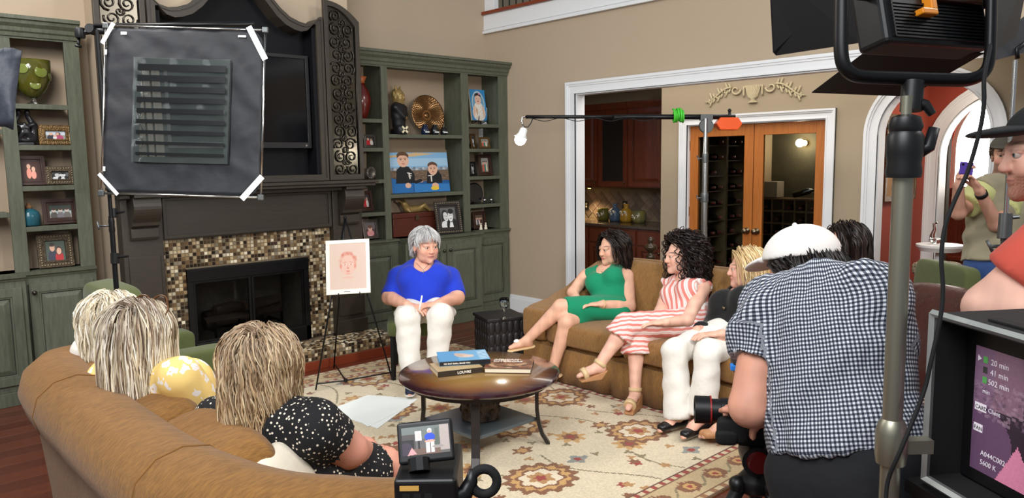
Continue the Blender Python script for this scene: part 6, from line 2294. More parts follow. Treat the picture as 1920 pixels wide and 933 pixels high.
lo_ = link('puck', l, (8.08, pq[1], 1.268))
lo_.rotation_euler = (0, .5, 0)
for i, (px, py, lb_) in enumerate(((1100, 385, 'black outlet plate at left end of backsplash'), (1172, 385, 'black switch plate above the yellow jar on backsplash'))):
 q_ = P(px, py, x=8.228)
 t = thing('wall_plate', lb_, 'outlet', (8.23, q_[1], q_[2] - .06))
 G().box(8.220, 8.2295, q_[1] - .038, q_[1] + .038, q_[2] - .06, q_[2] + .06).obj('plate', 'black_plastic', t, bevel=.002)
 for z in (-.026, .012):
  G().box(8.217, 8.2205, q_[1] - .014, q_[1] + .014, q_[2] + z, q_[2] + z + .024).obj('switch', 'ivory', t)
# owl pots
mat('pot_green', (104, 100, 44), .25, var=(14, .6), col2=(60, 58, 26))
mat('pot_blue', (74, 96, 118), .25, var=(14, .6), col2=(44, 60, 84))
mat('pot_yellow', (168, 128, 44), .25, var=(14, .5), col2=(120, 86, 26))
mat('pot_multi', (122, 112, 52), .25, var=(9, .8), col2=(70, 84, 86))
for px, w_, h_, m_, lb_ in ((1131, .17, .17, 'pot_green', 'green glazed owl pot on the bar counter'), (1153, .16, .24, 'pot_blue', 'blue glazed owl jar with lid on the bar counter'), (1174, .17, .24, 'pot_yellow', 'yellow glazed long-necked owl jar on the bar counter'),
       (1198, .19, .16, 'pot_multi', 'green and yellow wide owl pot on the bar counter')):
 q_ = P(px, 416, x=7.98)
 b0 = V(7.98, q_[1], .842)
 t = thing('owl_pot', lb_, 'pot', b0, group='owl pots on the bar counter')
 r_ = w_ / 2
 if m_ in ('pot_blue', 'pot_yellow'):
  prof = [(0, 0), (r_ * .85, 0), (r_, h_ * .15), (r_, h_ * .5), (r_ * .75, h_ * .68), (r_ * .35, h_ * .78), (r_ * .35, h_ * .9), (r_ * .5, h_), (0, h_)]
 else:
  prof = [(0, 0), (r_ * .85, 0), (r_, h_ * .3), (r_ * .98, h_ * .7), (r_ * .8, h_), (r_ * .7, h_), (0, h_ * .8)]
 G().lathe(prof, 24, b0).obj('pot_body', m_, t, smooth=True)
 for s_ in (-1, 1):
  e = G().ball(b0 + V(-r_ * .9, s_ * r_ * .38, h_ * .55), (.014, .022, .022), 10, 8).obj('eye', 'ivory', t, smooth=True)
  G().ball(b0 + V(-r_ * .9 - .012, s_ * r_ * .38, h_ * .55), (.006, .010, .010), 8, 6).obj('pupil', 'glaze_black', e, smooth=True)
 G().ball(b0 + V(-r_ * .98, 0, h_ * .42), (.014, .010, .018), 8, 6).obj('beak', 'ivory', t, smooth=True)
fq = P(1226, 400, x=8.0)
fa_ = thing('bar_faucet', 'dark bronze gooseneck faucet at right end of bar', 'faucet', (8.05, 5.32, .842))
g = G()
g.tube([(8.05, 5.30, .842)] + [(8.05, 5.30 + .09 * (1 - math.cos(t)), 1.04 + .09 * math.sin(t)) for t in np.linspace(0, PI * .95, 12)] + [(8.05, 5.485, .99)], .011, 10)
g.obj('spout', 'black_metal', fa_, smooth=True)
G().lathe([(0, 0), (.028, 0), (.028, .01), (.016, .03), (0, .03)], 14, (8.05, 5.30, .842)).obj('base', 'black_metal', fa_, smooth=True)
G().tube([(8.05, 5.27, .88), (8.02, 5.22, .90)], .007, 8).obj('lever', 'black_metal', fa_)
# console table with a turned finial behind the sofa
ct2 = thing('console_table', 'dark wooden console table in hall near bar', 'table', (6.6, 5.0, 0))
q_ = P(1205, 497, x=6.3)
G().box(6.22, 6.52, 4.55, 5.12, q_[2] - .03, q_[2]).obj('top', 'dark_wood', ct2, bevel=.005)
for a in (6.25, 6.46):
 for b in (4.58, 5.06):
  G().box(a, a + .04, b, b + .04, 0, q_[2] - .03).obj('leg', 'dark_wood', ct2)
fz = q_[2] + .001
fi = P(1220, 480, x=6.36)
o = G().lathe([(0, 0), (.055, 0), (.06, .012), (.03, .03), (.022, .05), (.04, .065), (.05, .085), (.035, .105), (.02, .125), (.03, .14), (.06, .165), (.066, .19), (.045, .215), (.02, .225), (.03, .24), (.036, .262), (.022, .285), (0, .295)], 20,
              (6.36, fi[1], fz)).obj('turned_finial', mat('finial', (58, 44, 26), .3, var=(14, .6), col2=(30, 22, 16)), smooth=True)
tag(o, 'dark bronze turned finial ornament on the console table', 'ornament')
# ================================================================= wine cellar contents
mat('rack_wood', (92, 74, 50), .7, var=(8, .5), col2=(58, 46, 32))
mat('bottle_dark', (16, 22, 16), .12, coat=.4)
mat('foil_red', (92, 28, 26), .4)
wr_ = thing('wine_rack', 'low wooden wine rack along back of the cellar', 'wine rack', (9.1, 3.95, 0))
for yy in np.arange(3.15, 4.96, .15):
 G().box(8.98, 9.28, yy - .012, yy + .012, 0, 1.15).obj('post', 'rack_wood', wr_)
for zz in np.arange(.08, 1.2, .152):
 G().box(8.98, 9.28, 3.14, 4.96, zz - .01, zz + .01).obj('rail', 'rack_wood', wr_)
bme = G().lathe([(0, 0), (.037, 0), (.038, .01), (.038, .17), (.014, .22), (.014, .27), (0, .272)], 12).obj('wine_bottle', 'bottle_dark', None, smooth=True)
fme = G().lathe([(.0148, .225), (.0155, .272), (0, .274)], 10).obj('foil', 'foil_red', None, smooth=True)
bm_, fm_ = bme.data, fme.data
off_f = np.array(fme.location)
bpy.data.objects.remove(bme)
bpy.data.objects.remove(fme)
R = frame_z((-1, 0, 0))
k = 0
NTH = ['first', 'second', 'third', 'fourth', 'fifth', 'sixth', 'seventh', 'eighth', 'ninth', 'tenth', 'eleventh', 'twelfth', 'thirteenth']
for i, yy in enumerate(np.arange(3.225, 4.9, .15)):
 for j, zz in enumerate(np.arange(.128, 1.1, .152)):
  if (i * 7 + j * 5) % 4 == 0:
   continue
  b = bpy.data.objects.new('wine_bottle', bm_)
  COL.objects.link(b)
  b.matrix_basis = Matrix.Translation((9.24, yy, zz + .0)) @ Matrix(R.tolist()).to_4x4()
  tag(b, 'dark wine bottle in low cellar rack, %s row up, %s column from right' % (NTH[j], NTH[i]), 'bottle', 'wine bottles in the low rack')
  piece('foil', fm_, V(9.24, yy, zz) + R @ (off_f), b, R)
tr_ = thing('wine_rack', 'tall wooden wine rack with pegs along left side of cellar', 'wine rack', (7.9, 4.85, 0))
for xx in (7.35, 7.75, 8.15, 8.55):
 G().box(xx - .02, xx + .02, 4.70, 4.97, 0, 2.2).obj('post', 'rack_wood', tr_)
R2 = frame_z((0, -1, 0))
for j, zz in enumerate(np.arange(.15, 2.1, .17)):
 G().box(7.35, 8.55, 4.72, 4.97, zz - .05, zz - .04).obj('shelf', 'rack_wood', tr_)
 for i, xx in enumerate((7.48, 7.62, 7.88, 8.02, 8.28, 8.42)):
  if (i + j * 3) % 5 == 0:
   continue
  b = bpy.data.objects.new('wine_bottle', bm_)
  COL.objects.link(b)
  b.matrix_basis = Matrix.Translation((xx, 4.955, zz)) @ Matrix(R2.tolist()).to_4x4()
  tag(b, 'dark wine bottle in tall side rack, %s shelf up, %s from the doors' % (NTH[j], NTH[i]), 'bottle', 'wine bottles in the tall rack')
  piece('foil', fm_, V(xx, 4.955, zz) + R2 @ off_f, b, R2)
q_ = P(1450, 362, x=9.1)
tag(G().box(9.02, 9.2, q_[1] - .09, q_[1] + .09, 1.162, 1.36).obj('carton', mat('carton', (150, 146, 132), .8), bevel=.003), 'pale square carton on top of low wine rack', 'box')
q_ = P(1505, 390, x=9.1)
b = G((9.1, q_[1] + .12, 1.2), frame_z((0, -1, .25))).lathe([(0, 0), (.042, 0), (.043, .01), (.043, .2), (.015, .25), (.015, .31), (0, .312)], 14).obj('wine_bottle', 'bottle_dark', smooth=True)
tag(b, 'single wine bottle lying tilted on top of the low rack', 'bottle')
q_ = P(1509, 268, x=9.25)
sc_ = thing('cellar_sconce', 'small glowing wall lamp on back wall of wine cellar', 'lamp', (9.27, q_[1], q_[2] - .05))
G().ball((9.24, q_[1], q_[2]), .035, 14, 10).obj('globe', mat('sconce_glow', (255, 226, 180), .4, emis=((255, 196, 120), 30)), sc_, smooth=True)
G().cyl((9.24, q_[1], q_[2]), (9.3, q_[1], q_[2]), .02, .03, 12).obj('bracket', 'brass_dark', sc_)
l = bpy.data.lights.new('cellar', 'POINT')
l.energy, l.color, l.shadow_soft_size = 9, (1, .85, .6), .05
link('cellar', l, (9.12, q_[1], q_[2]))
# ================================================================= dining room contents
x0, x1 = P(1657, 300, y=2.93)[0], P(1716, 300, y=2.93)[0]
z1, z0 = P(1660, 213, y=2.93)[2], P(1660, 378, y=2.93)[2]
dp = thing('framed_print', 'gold framed still life of a wine bottle on red dining room wall', 'picture', ((x0 + x1) / 2, 2.92, z0))
g = G()
g.band([(x0, z0), (x1, z0), (x1, z1), (x0, z1)], [(x0 + .05, z0 + .05), (x1 - .05, z0 + .05), (x1 - .05, z1 - .05), (x0 + .05, z1 - .05)], 2.905, 2.938)
g.obj('frame', 'frame_gold', dp, bevel=.004)
q = Paint(40, 60, (150, 112, 70))
q.rect(.25, .75, .12, .78, (84, 66, 48)).rect(.3, .7, .16, .74, (120, 92, 62)).ell(.5, .3, .12, .2, (44, 36, 32)).rect(.45, .55, .45, .66, (44, 36, 32)).ell(.62, .24, .07, .05, (206, 176, 110)).rect(.2, .8, .08, .13, (70, 54, 40))
sheet('print', q, V(x0 + .05, 2.92, z0 + .05), V(1, 0, 0), V(0, 0, 1), x1 - x0 - .1, z1 - z0 - .1, 'canvas_print', dp)
# carved mahogany settle in the sun room
mat('mahogany', (122, 52, 34), .3, var=(6, .6), col2=(78, 30, 20), stretch=(6, 6, 1), coat=.3)
q_ = P(1835, 400, x=10.6)
se = thing('wooden_settle', 'panelled reddish wooden settle with arched back beyond the far arch', 'bench', (10.6, q_[1], 0))
yc, hw = q_[1], .62
top = [(yc - hw * math.cos(t), 1.05 + .2 * math.sin(t)) for t in np.linspace(0, PI, 17)]
G().prism([(yc - hw, .02)] + top + [(yc + hw, .02)], 10.62, 10.68, U=(0, 1, 0), T=(1, 0, 0)).obj('back_panel', 'mahogany', se)
g = G()
g.band([(a, b + .03) for a, b in top], [(a, b - .05) for a, b in top], 10.58, 10.70, U=(0, 1, 0), T=(1, 0, 0), closed=False)
g.obj('crest_rail', 'mahogany', se, bevel=.006)
for k in range(3):
 a = yc - hw + .05 + k * .4
 G().box(10.60, 10.62, a, a + .34, .5, 1.02).obj('panel', 'mahogany', se, bevel=.006)
G().box(10.1, 10.62, yc - hw, yc + hw, .40, .45).obj('seat', 'mahogany', se, bevel=.008)
G().box(10.14, 10.2, yc - hw + .02, yc + hw - .02, .02, .40).obj('front_panel', 'mahogany', se)
# white pedestal table and cushioned stool
q_ = P(1762, 458, x=7.75)
wt = thing('pedestal_table', 'round white pedestal side table beyond the hall arch', 'table', (7.75, q_[1], 0))
zt_ = q_[2]
G().lathe([(0, zt_ - .06), (.17, zt_ - .06), (.19, zt_ - .03), (.2, zt_ - .02), (.2, zt_), (0, zt_)], 32, (7.75, q_[1], 0)).obj('table_top', 'white_trim', wt, smooth=True, auto=40)
G().lathe([(0, 0), (.14, 0), (.14, .03), (.04, .08), (.03, .3), (.05, .4), (.03, zt_ - .06), (0, zt_ - .06)], 20, (7.75, q_[1], 0)).obj('pedestal', 'white_trim', wt, smooth=True)
bq = thing('swan_ornament', 'pale curved glass ornament on the white pedestal table', 'ornament', (7.75, q_[1], zt_))
g = G()
g.tube([(7.75, q_[1] + .06, zt_ + .02), (7.75, q_[1] + .07, zt_ + .08), (7.75, q_[1] + .05, zt_ + .14), (7.75, q_[1] + .06, zt_ + .19), (7.75, q_[1] + .03, zt_ + .2)], [.03, .022, .014, .012, .008], 10)
g.ball((7.75, q_[1] + .04, zt_ + .032), (.05, .06, .03), 14, 8)
g.obj('ornament_body', 'goblet_glass', bq, smooth=True)
q_ = P(1757, 497, x=7.4)
so = thing('stool', 'patterned upholstered stool beside white pedestal table', 'stool', (7.4, q_[1], 0))
mat('lattice', (150, 136, 110), .9, var=(60, .9), col2=(86, 76, 60), detail=0)
g = G()
soft(g, (7.4, q_[1], q_[2] - .03), (.36, .36, .13), e=.5)
g.obj('seat', 'lattice', so, smooth=True)
for a in (-.12, .12):
 for b in (-.12, .12):
  G().cyl((7.4 + a, q_[1] + b, 0), (7.4 + a, q_[1] + b, q_[2] - .07), .016, .022, 8).obj('leg', 'mahogany', so)
# green hall chair and brown leather armchair
q_ = P(1692, 500, d=5.35)
gc_ = thing('accent_chair', 'green velvet accent chair behind the brown leather armchair', 'chair', (q_[0], q_[1], 0))
RA = rotz(math.radians(140))
g = G((q_[0], q_[1], 0), RA)
soft(g, (-.30, 0, .56), (.12, .60, .72), rot((0, 1, 0), -.08), e=.2)
g.obj('backrest', 'green_velvet', gc_, smooth=True)
g = G((q_[0], q_[1], 0), RA)
soft(g, (0, 0, .38), (.6, .56, .18), e=.25)
g.obj('seat', 'green_velvet', gc_, smooth=True)
g = G((q_[0], q_[1], 0), RA)
soft(g, (-.14, .05, .58), (.14, .40, .30), rot((0, 1, 0), -.3), e=.5)
g.obj('lumbar_pillow', 'green_velvet', gc_, smooth=True)
for a in (-.26, .24):
 for b in (-.24, .24):
  G((q_[0], q_[1], 0), RA).cyl((a, b, 0), (a, b, .3), .015, .022, 8).obj('leg', 'sofa_foot', gc_)
mat('brown_leather', (74, 42, 36), .32, var=(10, .5), col2=(46, 25, 22), bump=(40, .35))
q_ = P(1700, 620, d=3.45)
la = thing('leather_armchair', 'dark brown leather armchair with stitched arms behind camera operator', 'armchair', (q_[0], q_[1], 0))
LO = V(q_[0], q_[1], 0)
RA = rotz(math.radians(150))
g = G(LO, RA)
soft(g, (0, 0, .33), (.82, .70, .5), e=.22)
g.obj('base', 'brown_leather', la, smooth=True)
g = G(LO, RA)
soft(g, (-.34, 0, .70), (.26, .86, .70), rot((0, 1, 0), -.16), e=.35)
g.obj('backrest', 'brown_leather', la, smooth=True)
for b in (-.38, .38):
 g = G(LO, RA)
 soft(g, (.02, b, .42), (.86, .2, .56), e=.3)
 g.obj('arm', 'brown_leather', la, smooth=True)
 for o_ in (-.006, .006):
  g = G(LO, RA)
  g.tube([(x_, b + o_ * 3, .702 - .02 * (abs(x_) > .36)) for x_ in np.linspace(-.36, .36, 20)], .0016, 5)
  g.obj('stitching', 'ivory', la)
for a in (-.34, .34):
 for b in (-.36, .36):
  G(LO, RA).cyl((a, b, 0), (a, b, .12), .03, .03, 8).obj('foot', 'sofa_foot', la)
# ================================================================= film gear
mat('gaff_white', (230, 232, 230), .6)
mat('flag_cloth', (22, 23, 28), .6, var=(5, .35), col2=(46, 47, 54), bump=(7, .6))
mat('gel_clear', (150, 166, 160), .10, spec=.9, alpha=.10)
mat('gel_strip', (12, 13, 14), .25)
mat('orange_plastic', (226, 84, 24), .4)
mat('green_rubber', (70, 190, 50), .45)
mat('grey_cast', (96, 98, 98), .4, metal=.7)
mat('case_edge', (190, 194, 190), .35, metal=.6)
def knuckle(g, c, ax, r=.025):
 R = frame_z(ax)
 g.lathe([(0, -r), (r * .9, -r), (r, -r * .7), (r, r * .7), (r * .9, r), (0, r)], 16, c, R)
def stand(label, foot, height, tubes, m, legs=.45, leg_z=.32, name='light_stand', footz=.0, a0=.3, cat='stand'):
 t = thing(name, label, cat, (foot[0], foot[1], footz))
 B = V(foot[0], foot[1], 0)
 for i, (z0, z1, r) in enumerate(tubes):
  G().cyl(B + V(0, 0, z0), B + V(0, 0, z1), r, n=16).obj('tube', m, t, smooth=True, auto=40)
  if i:
   c = G().lathe([(r + .001, -.045), (r * 1.45, -.045), (r * 1.55, -.03), (r * 1.4, -.01), (r * 1.55, .012), (r * 1.3, .03), (r + .001, .03)], 18, B + V(0, 0, z0)).obj('collar', 'grey_cast' if m != 'black_metal' else 'black_metal', t, smooth=True, auto=50)
   g = G()
   g.tube([B + V(0, 0, z0 - .01), B + V(-.05, .03, z0 - .01)], .006, 6)
   g.tube([B + V(-.055, .02, z0 - .028), B + V(-.055, .04, z0 + .012)], .006, 6)
   g.obj('t_knob', 'grey_cast', c, smooth=True)
 for k in range(3):
  a = a0 + k * 2 * PI / 3
  d = V(math.cos(a), math.sin(a), 0)
  g = G()
  g.tube([B + d * .03 + V(0, 0, leg_z + .12), B + d * legs * .55 + V(0, 0, (leg_z + .12) * .5), B + d * legs + V(0, 0, footz + .012)], .011, 8)
  g.obj('leg', m, t, smooth=True)
  G().tube([B + V(0, 0, leg_z * .45), B + d * legs * .5 + V(0, 0, (leg_z + .14) * .5)], .007, 6).obj('brace', m, t)
  G().ball(B + d * legs + V(0, 0, footz + .013), (.016, .016, .012), 8, 6).obj('rubber_foot', 'black_matte', t, smooth=True)
 return t
# ---------------------------------------------------------------- flag with gel window on the left
FD = 3.98
Bp = P(213, 470, d=FD)
fs = stand('black stand holding the square flag beside the fireplace', (Bp[0], Bp[1]), 2.3, [(.1, 1.0, .016), (.95, 1.42, .013), (1.38, 2.36, .010)], 'black_metal', legs=.13, footz=.0135)
corner = lambda px, py, dd=0: P(px, py, d=FD - .10 + dd)
c00, c10, c01, c11 = corner(190, 362), corner(489, 370), corner(188, 48), corner(487, 48)
fl_ = thing('gel_flag', 'square black flag with clear striped gel window and white taped corners', 'flag', (c00 + c10) / 2)
U = nrm(c10 - c00)
W = nrm(c01 - c00)
W = nrm(W - U * (W @ U))
N = np.cross(U, W)
RF = np.stack([U, W, N], 1)
fw_, fh_ = np.linalg.norm(c10 - c00), np.linalg.norm(c01 - c00)
OF = c00
for a, b in (((0, 0), (fw_, 0)), ((fw_, 0), (fw_, fh_)), ((fw_, fh_), (0, fh_)), ((0, fh_), (0, 0))):
 G(OF, RF).tube([(a[0], a[1], 0), (b[0], b[1], 0)], .0055, 8).obj('frame_tube', 'chrome' if a[0] != b[0] or True else 'chrome', fl_, smooth=True)
for a in ((0, 0), (fw_, 0), (fw_, fh_), (0, fh_)):
 G(OF, RF).obox((a[0], a[1], 0), (.03, .03, .016)).obj('corner_clip', 'grey_cast', fl_, bevel=.004)
hx0, hx1, hy0, hy1 = fw_ * .20, fw_ * .80, fh_ * .19, fh_ * .81
nx, ny = 48, 48
v, f = [], []
ch_ = .05
for j in range(ny + 1):
 for i in range(nx + 1):
  a, b = .008 + (fw_ - .016) * i / nx, .008 + (fh_ - .016) * j / ny
  e = min(a, fw_ - a)
  if b < ch_ and e < ch_ - b + .008:
   a = (ch_ - b + .008) if a < fw_ / 2 else fw_ - (ch_ - b + .008)
  if b > fh_ - ch_ and e < ch_ - (fh_ - b) + .008:
   a = (ch_ - (fh_ - b) + .008) if a < fw_ / 2 else fw_ - (ch_ - (fh_ - b) + .008)
  zz = .005 * math.sin(a * 13 + 4 * math.sin(b * 7 + a * 3)) * math.sin(b * 11 + 1.3 + 2 * math.sin(a * 9)) + .002 * math.sin(a * 41 - 3 * math.sin(b * 19)) * math.sin(b * 33 + 5 * math.sin(a * 6))
  v.append((a, b, zz))
for j in range(ny):
 for i in range(nx):
  a, b = fw_ * (i + .5) / nx, fh_ * (j + .5) / ny
  if hx0 + .012 < a < hx1 - .012 and hy0 + .012 < b < hy1 - .012:
   continue
  q = j * (nx + 1) + i
  f.append((q, q + 1, q + nx + 2, q + nx + 1))
g = G(OF, RF)
g.add(v, f)
o = g.obj('cloth', 'flag_cloth', fl_, smooth=True)
so_ = o.modifiers.new('thick', 'SOLIDIFY')
so_.thickness = .002
for (a, b, r_) in (((-.012, fh_ * .89), (fw_ * .055, fh_ + .012), .011), ((fw_ * .90, fh_ + .012), (fw_ + .008, fh_ * .82), .015), ((-.01, fh_ * .115), (fw_ * .11, -.006), .009), ((fw_ * .885, -.012), (fw_ + .008, fh_ * .125), .015)):
 d = V(b[0] - a[0], b[1] - a[1], 0)
 L_ = np.linalg.norm(d)
 G(OF, RF).obox(((a[0] + b[0]) / 2, (a[1] + b[1]) / 2, .011), (L_, r_ * 2, .0015), rot((0, 0, 1), math.atan2(d[1], d[0]))).obj('tape', 'gaff_white', fl_)
for a, b, w_, h_ in ((.12, .955, .03, .014), (.86, .955, .04, .010), (.012, .84, .010, .026), (.02, .145, .012, .024)):
 G(OF, RF).obox((a * fw_, b * fh_, .0105), (w_, h_, .0015)).obj('tape', 'gaff_white', fl_)
gw = thing('gel_window', 'clear plastic gel panel with black strips hung in the flag window', 'gel', OF + U * fw_ * .5 + W * hy0)
v, f = [], []
m_ = 24
for j in range(m_ + 1):
 for i in range(m_ + 1):
  a, b = hx0 + (hx1 - hx0) * i / m_, hy0 + (hy1 - hy0) * j / m_
  zz = .018 + .006 * math.sin(a * 37 + 3 * math.sin(b * 11)) * math.cos(b * 29) + (.012 * (i / m_) ** 6 + .012 * (1 - i / m_) ** 8)
  v.append((a, b, zz))
f = [(j * (m_ + 1) + i, j * (m_ + 1) + i + 1, (j + 1) * (m_ + 1) + i + 1, (j + 1) * (m_ + 1) + i) for j in range(m_) for i in range(m_)]
g = G(OF, RF)
g.add(v, f)
g.obj('gel_sheet', 'gel_clear', gw, smooth=True)
g = G(OF, RF)
g.band([(hx0, hy0), (hx1, hy0), (hx1, hy1), (hx0, hy1)], [(hx0 + .03, hy0 + .03), (hx1 - .03, hy0 + .03), (hx1 - .03, hy1 - .03), (hx0 + .03, hy1 - .03)], .010, .012, U=(1, 0, 0), W=(0, 1, 0), T=(0, 0, 1))
g.obj('border', 'gel_strip', gw)
for k in range(9):
 yy = hy0 + .035 + k * (hy1 - hy0 - .07) / 8.6
 th_ = .014 + .0024 * k
 G(OF, RF).box(hx0 + .02, hx1 - .02, yy, yy + th_, .030, .0315).obj('strip', 'gel_strip', gw)
# grip arm and heads
ga = thing('grip_arm', 'black grip arm and knuckle heads carrying the flag', 'grip arm', P(213, 60, d=FD))
a0_, a1_ = P(178, 48, d=FD - .01), P(476, 45, d=FD - .03)
G().tube([a0_, a1_], .0125, 10).obj('arm_tube', 'black_metal', ga, smooth=True)
g = G()
knuckle(g, P(150, 62, d=FD - .02), V(0, 0, 1), .026)
knuckle(g, P(172, 55, d=FD - .01), N, .026)
knuckle(g, P(190, 58, d=FD), U, .018)
g.tube([P(150, 62, d=FD - .02), P(190, 56, d=FD)], .014, 8)
g.obj('grip_head', 'black_plastic', ga, smooth=True, auto=40)
g = G()
g.tube([P(148, 72, d=FD - .02), P(147, 86, d=FD - .03)], .008, 8)
g.tube([P(141, 85, d=FD - .04), P(153, 88, d=FD - .03)], .007, 8)
g.obj('t_handle', 'black_metal', ga, smooth=True)
o = G().cyl(P(213, 390, d=FD), P(213, 408, d=FD), .022, .022, 12).tube([P(213, 399, d=FD), P(233, 397, d=FD - .02)], .007, 8).obj('stand_clamp', 'black_plastic', fs)
o = G().cyl(P(216, 474, d=FD), P(216, 494, d=FD), .024, .022, 12).tube([P(216, 482, d=FD), P(240, 480, d=FD - .02)], .007, 8).obj('stand_clamp', 'black_plastic', fs)
# ---------------------------------------------------------------- boom light
Bs = P(1322, 300, x=5.42)
bs = stand('chrome stand with black boom arm and green cable wrap behind the sofa', (Bs[0], Bs[1]), 2.1, [(.1, 1.05, .027), (.95, 1.4, .024), (1.36, 1.72, .021), (1.68, 1.99, .017)], 'chrome', legs=.32, leg_z=.4, a0=.1, name='boom_stand')
BD = float((Bs - CAM) @ FW)
L0, L1 = P(986, 219, d=BD), P(1378, 219, d=BD)
bm2 = bs
G().tube([L0, L0 + (L1 - L0) * .5], .015, 10).obj('boom_inner_tube', 'black_metal', bm2, smooth=True)
G().tube([L0 + (L1 - L0) * .42, L1], .021, 10).obj('boom_outer_tube', 'black_metal', bm2, smooth=True)
piv = P(1324, 236, d=BD - .02)
UB = nrm(L1 - L0)
g = G()
NB = nrm(np.cross(UB, V(0, 0, 1)))
g.lathe([(0, -.02), (.055, -.02), (.058, -.01), (.058, .01), (.055, .02), (0, .02)], 24, piv, frame_z(NB))
g.obox(P(1324, 220, d=BD), (.10, .045, .05), np.stack([UB, NB, V(0, 0, 1)], 1))
g.obj('pivot_head', 'grey_cast', bm2, smooth=True, auto=40)
gp = P(1270, 216, d=BD)
th = np.linspace(0, 2 * PI * 4.5, 70)
g = G()
g.tube([gp + UB * (-.035 + .016 * t / 6.28 * 1.1) + (V(0, 0, 1) * math.cos(t) + NB * math.sin(t)) * (.048 + .008 * math.sin(t * .7)) for t in th], .009, 7)
g.obj('cable_wrap', 'green_rubber', bm2, smooth=True)
g = G()
g.tube([P(px, 219 + 6 * math.sin((px - 990) / 395 * 20) ** 2 + 2, d=BD - .01) for px in np.linspace(990, 1240, 50)], .0035, 6)
g.obj('cable', 'black_matte', bm2, smooth=True)
g = G()
wc_ = P(1365, 232, d=BD)
hx_ = [(-.105, 0), (-.07, .05), (.07, .05), (.105, 0), (.07, -.05), (-.07, -.05)]
g.prism(hx_, -.045, .045, o=wc_, U=UB, W=(0, 0, 1), T=NB)
tag(g.obj('counterweight', 'orange_plastic', bevel=.004), 'bright orange counterweight hanging from end of boom arm', 'weight')
g = G()
g.tube([P(1368, 221, d=BD), P(1368, 208, d=BD)], .012, 8)
g.ball(P(1368, 207, d=BD), .016, 8, 6)
g.obj('lock_knob', 'black_plastic', bm2, smooth=True)
# lamp head with bulb
bl = P(976, 258, d=BD)
lp = thing('boom_lamp', 'glowing clip lamp with bulb hanging from the boom arm tip', 'lamp', bl)
hd = nrm(P(972, 266, d=BD) - P(981, 240, d=BD))
ht = P(983, 240, d=BD)
G(ht, frame_z(hd)).lathe([(0, 0), (.022, 0), (.03, .012), (.034, .05), (.055, .085), (.05, .085), (.03, .05), (0, .04)], 20).obj('socket_shade', 'gaff_white', lp, smooth=True)
G().ball(ht + hd * .10, .046, 18, 12).obj('bulb', mat('bulb_glow', (255, 255, 255), .3, emis=((255, 244, 224), 14)), lp, smooth=True)
g = G()
g.tube([L0, P(979, 219, d=BD), P(978, 228, d=BD), ht], .007, 8)
g.obj('gooseneck', 'chrome', lp, smooth=True)
g = G()
g.tube([L0 + UB * .06, P(996, 230, d=BD), P(990, 238, d=BD), ht + V(0, 0, .01)], .004, 6)
g.obj('lamp_cord', 'black_matte', lp, smooth=True)
l = bpy.data.lights.new('boom_bulb', 'POINT')
l.energy, l.color, l.shadow_soft_size = 7, (1, .95, .86), .05
link('boom_bulb', l, ht + hd * .17)
# ---------------------------------------------------------------- big LED panel, upper right, seen from behind
PD = 1.62
Sp = P(1686, 500, d=PD)
ps = stand('heavy silver light stand in right foreground carrying the LED panel', (Sp[0], Sp[1]), 1.9, [(.1, 1.65, .0205)], 'steel', legs=.26, leg_z=.3, a0=2.2)
G().cyl((Sp[0], Sp[1], 1.72), (Sp[0], Sp[1], 1.80), .0105, n=14).obj('spigot_tube', 'steel', ps, smooth=True, auto=40)
g = G()
B = V(Sp[0], Sp[1], 0)
g.lathe([(.0215, 0), (.034, 0), (.036, .012), (.033, .03), (.036, .05), (.036, .085), (.03, .095), (.034, .105), (.028, .125), (.013, .13)], 24, B + V(0, 0, 1.632))
o = g.obj('top_collar', 'black_plastic', ps, smooth=True, auto=50)
g = G()
g.tube([B + RT * .03 + V(0, 0, 1.685), B + RT * .05 + V(0, 0, 1.695), B + RT * .06 + V(0, 0, 1.735)], [.014, .013, .011], 10)
g.obj('lever', 'black_plastic', o, smooth=True)
g = G()
g.lathe([(.0215, 0), (.03, 0), (.033, .02), (.033, .07), (.028, .09), (.0215, .1)], 24, B + V(0, 0, 1.01))
g.obox(B + RT * .05 + V(0, 0, 1.05), (.07, .03, .03), np.stack([_r, nrm(V(FW[0], FW[1], 0)), V(0, 0, 1)], 1))
g.obj('bottom_clamp', 'steel', ps, smooth=True, auto=50)
pn = thing('led_panel', 'large black LED panel light on yoke with barn doors, seen from behind', 'light', P(1715, 170, d=PD))
yk = [P(px, py, d=PD) for px, py in ((1578, -40), (1577, 40), (1577, 95), (1582, 122), (1597, 138), (1622, 144), (1700, 147), (1790, 150), (1822, 148), (1845, 136), (1855, 112), (1858, 60), (1860, -40))]
ykp = smooth_path(np.array(yk), 60)
G().tube(ykp, .0155, 12, flat=.75).obj('yoke', 'black_metal', pn, smooth=True)
g = G()
g.cyl(P(1712, 152, d=PD), P(1708, 208, d=PD), .022, .022, 18)
g.tube([P(1712, 190, d=PD), P(1735, 196, d=PD - .01), P(1748, 214, d=PD - .01)], [.012, .011, .009], 10)
g.obj('spigot', 'black_plastic', pn, smooth=True, auto=40)
hz = lambda px, py, dd=0: P(px, py, d=PD + .0 + dd)
fwd = nrm(V(3.3, 4.9, .9) - P(1720, 40, d=PD))
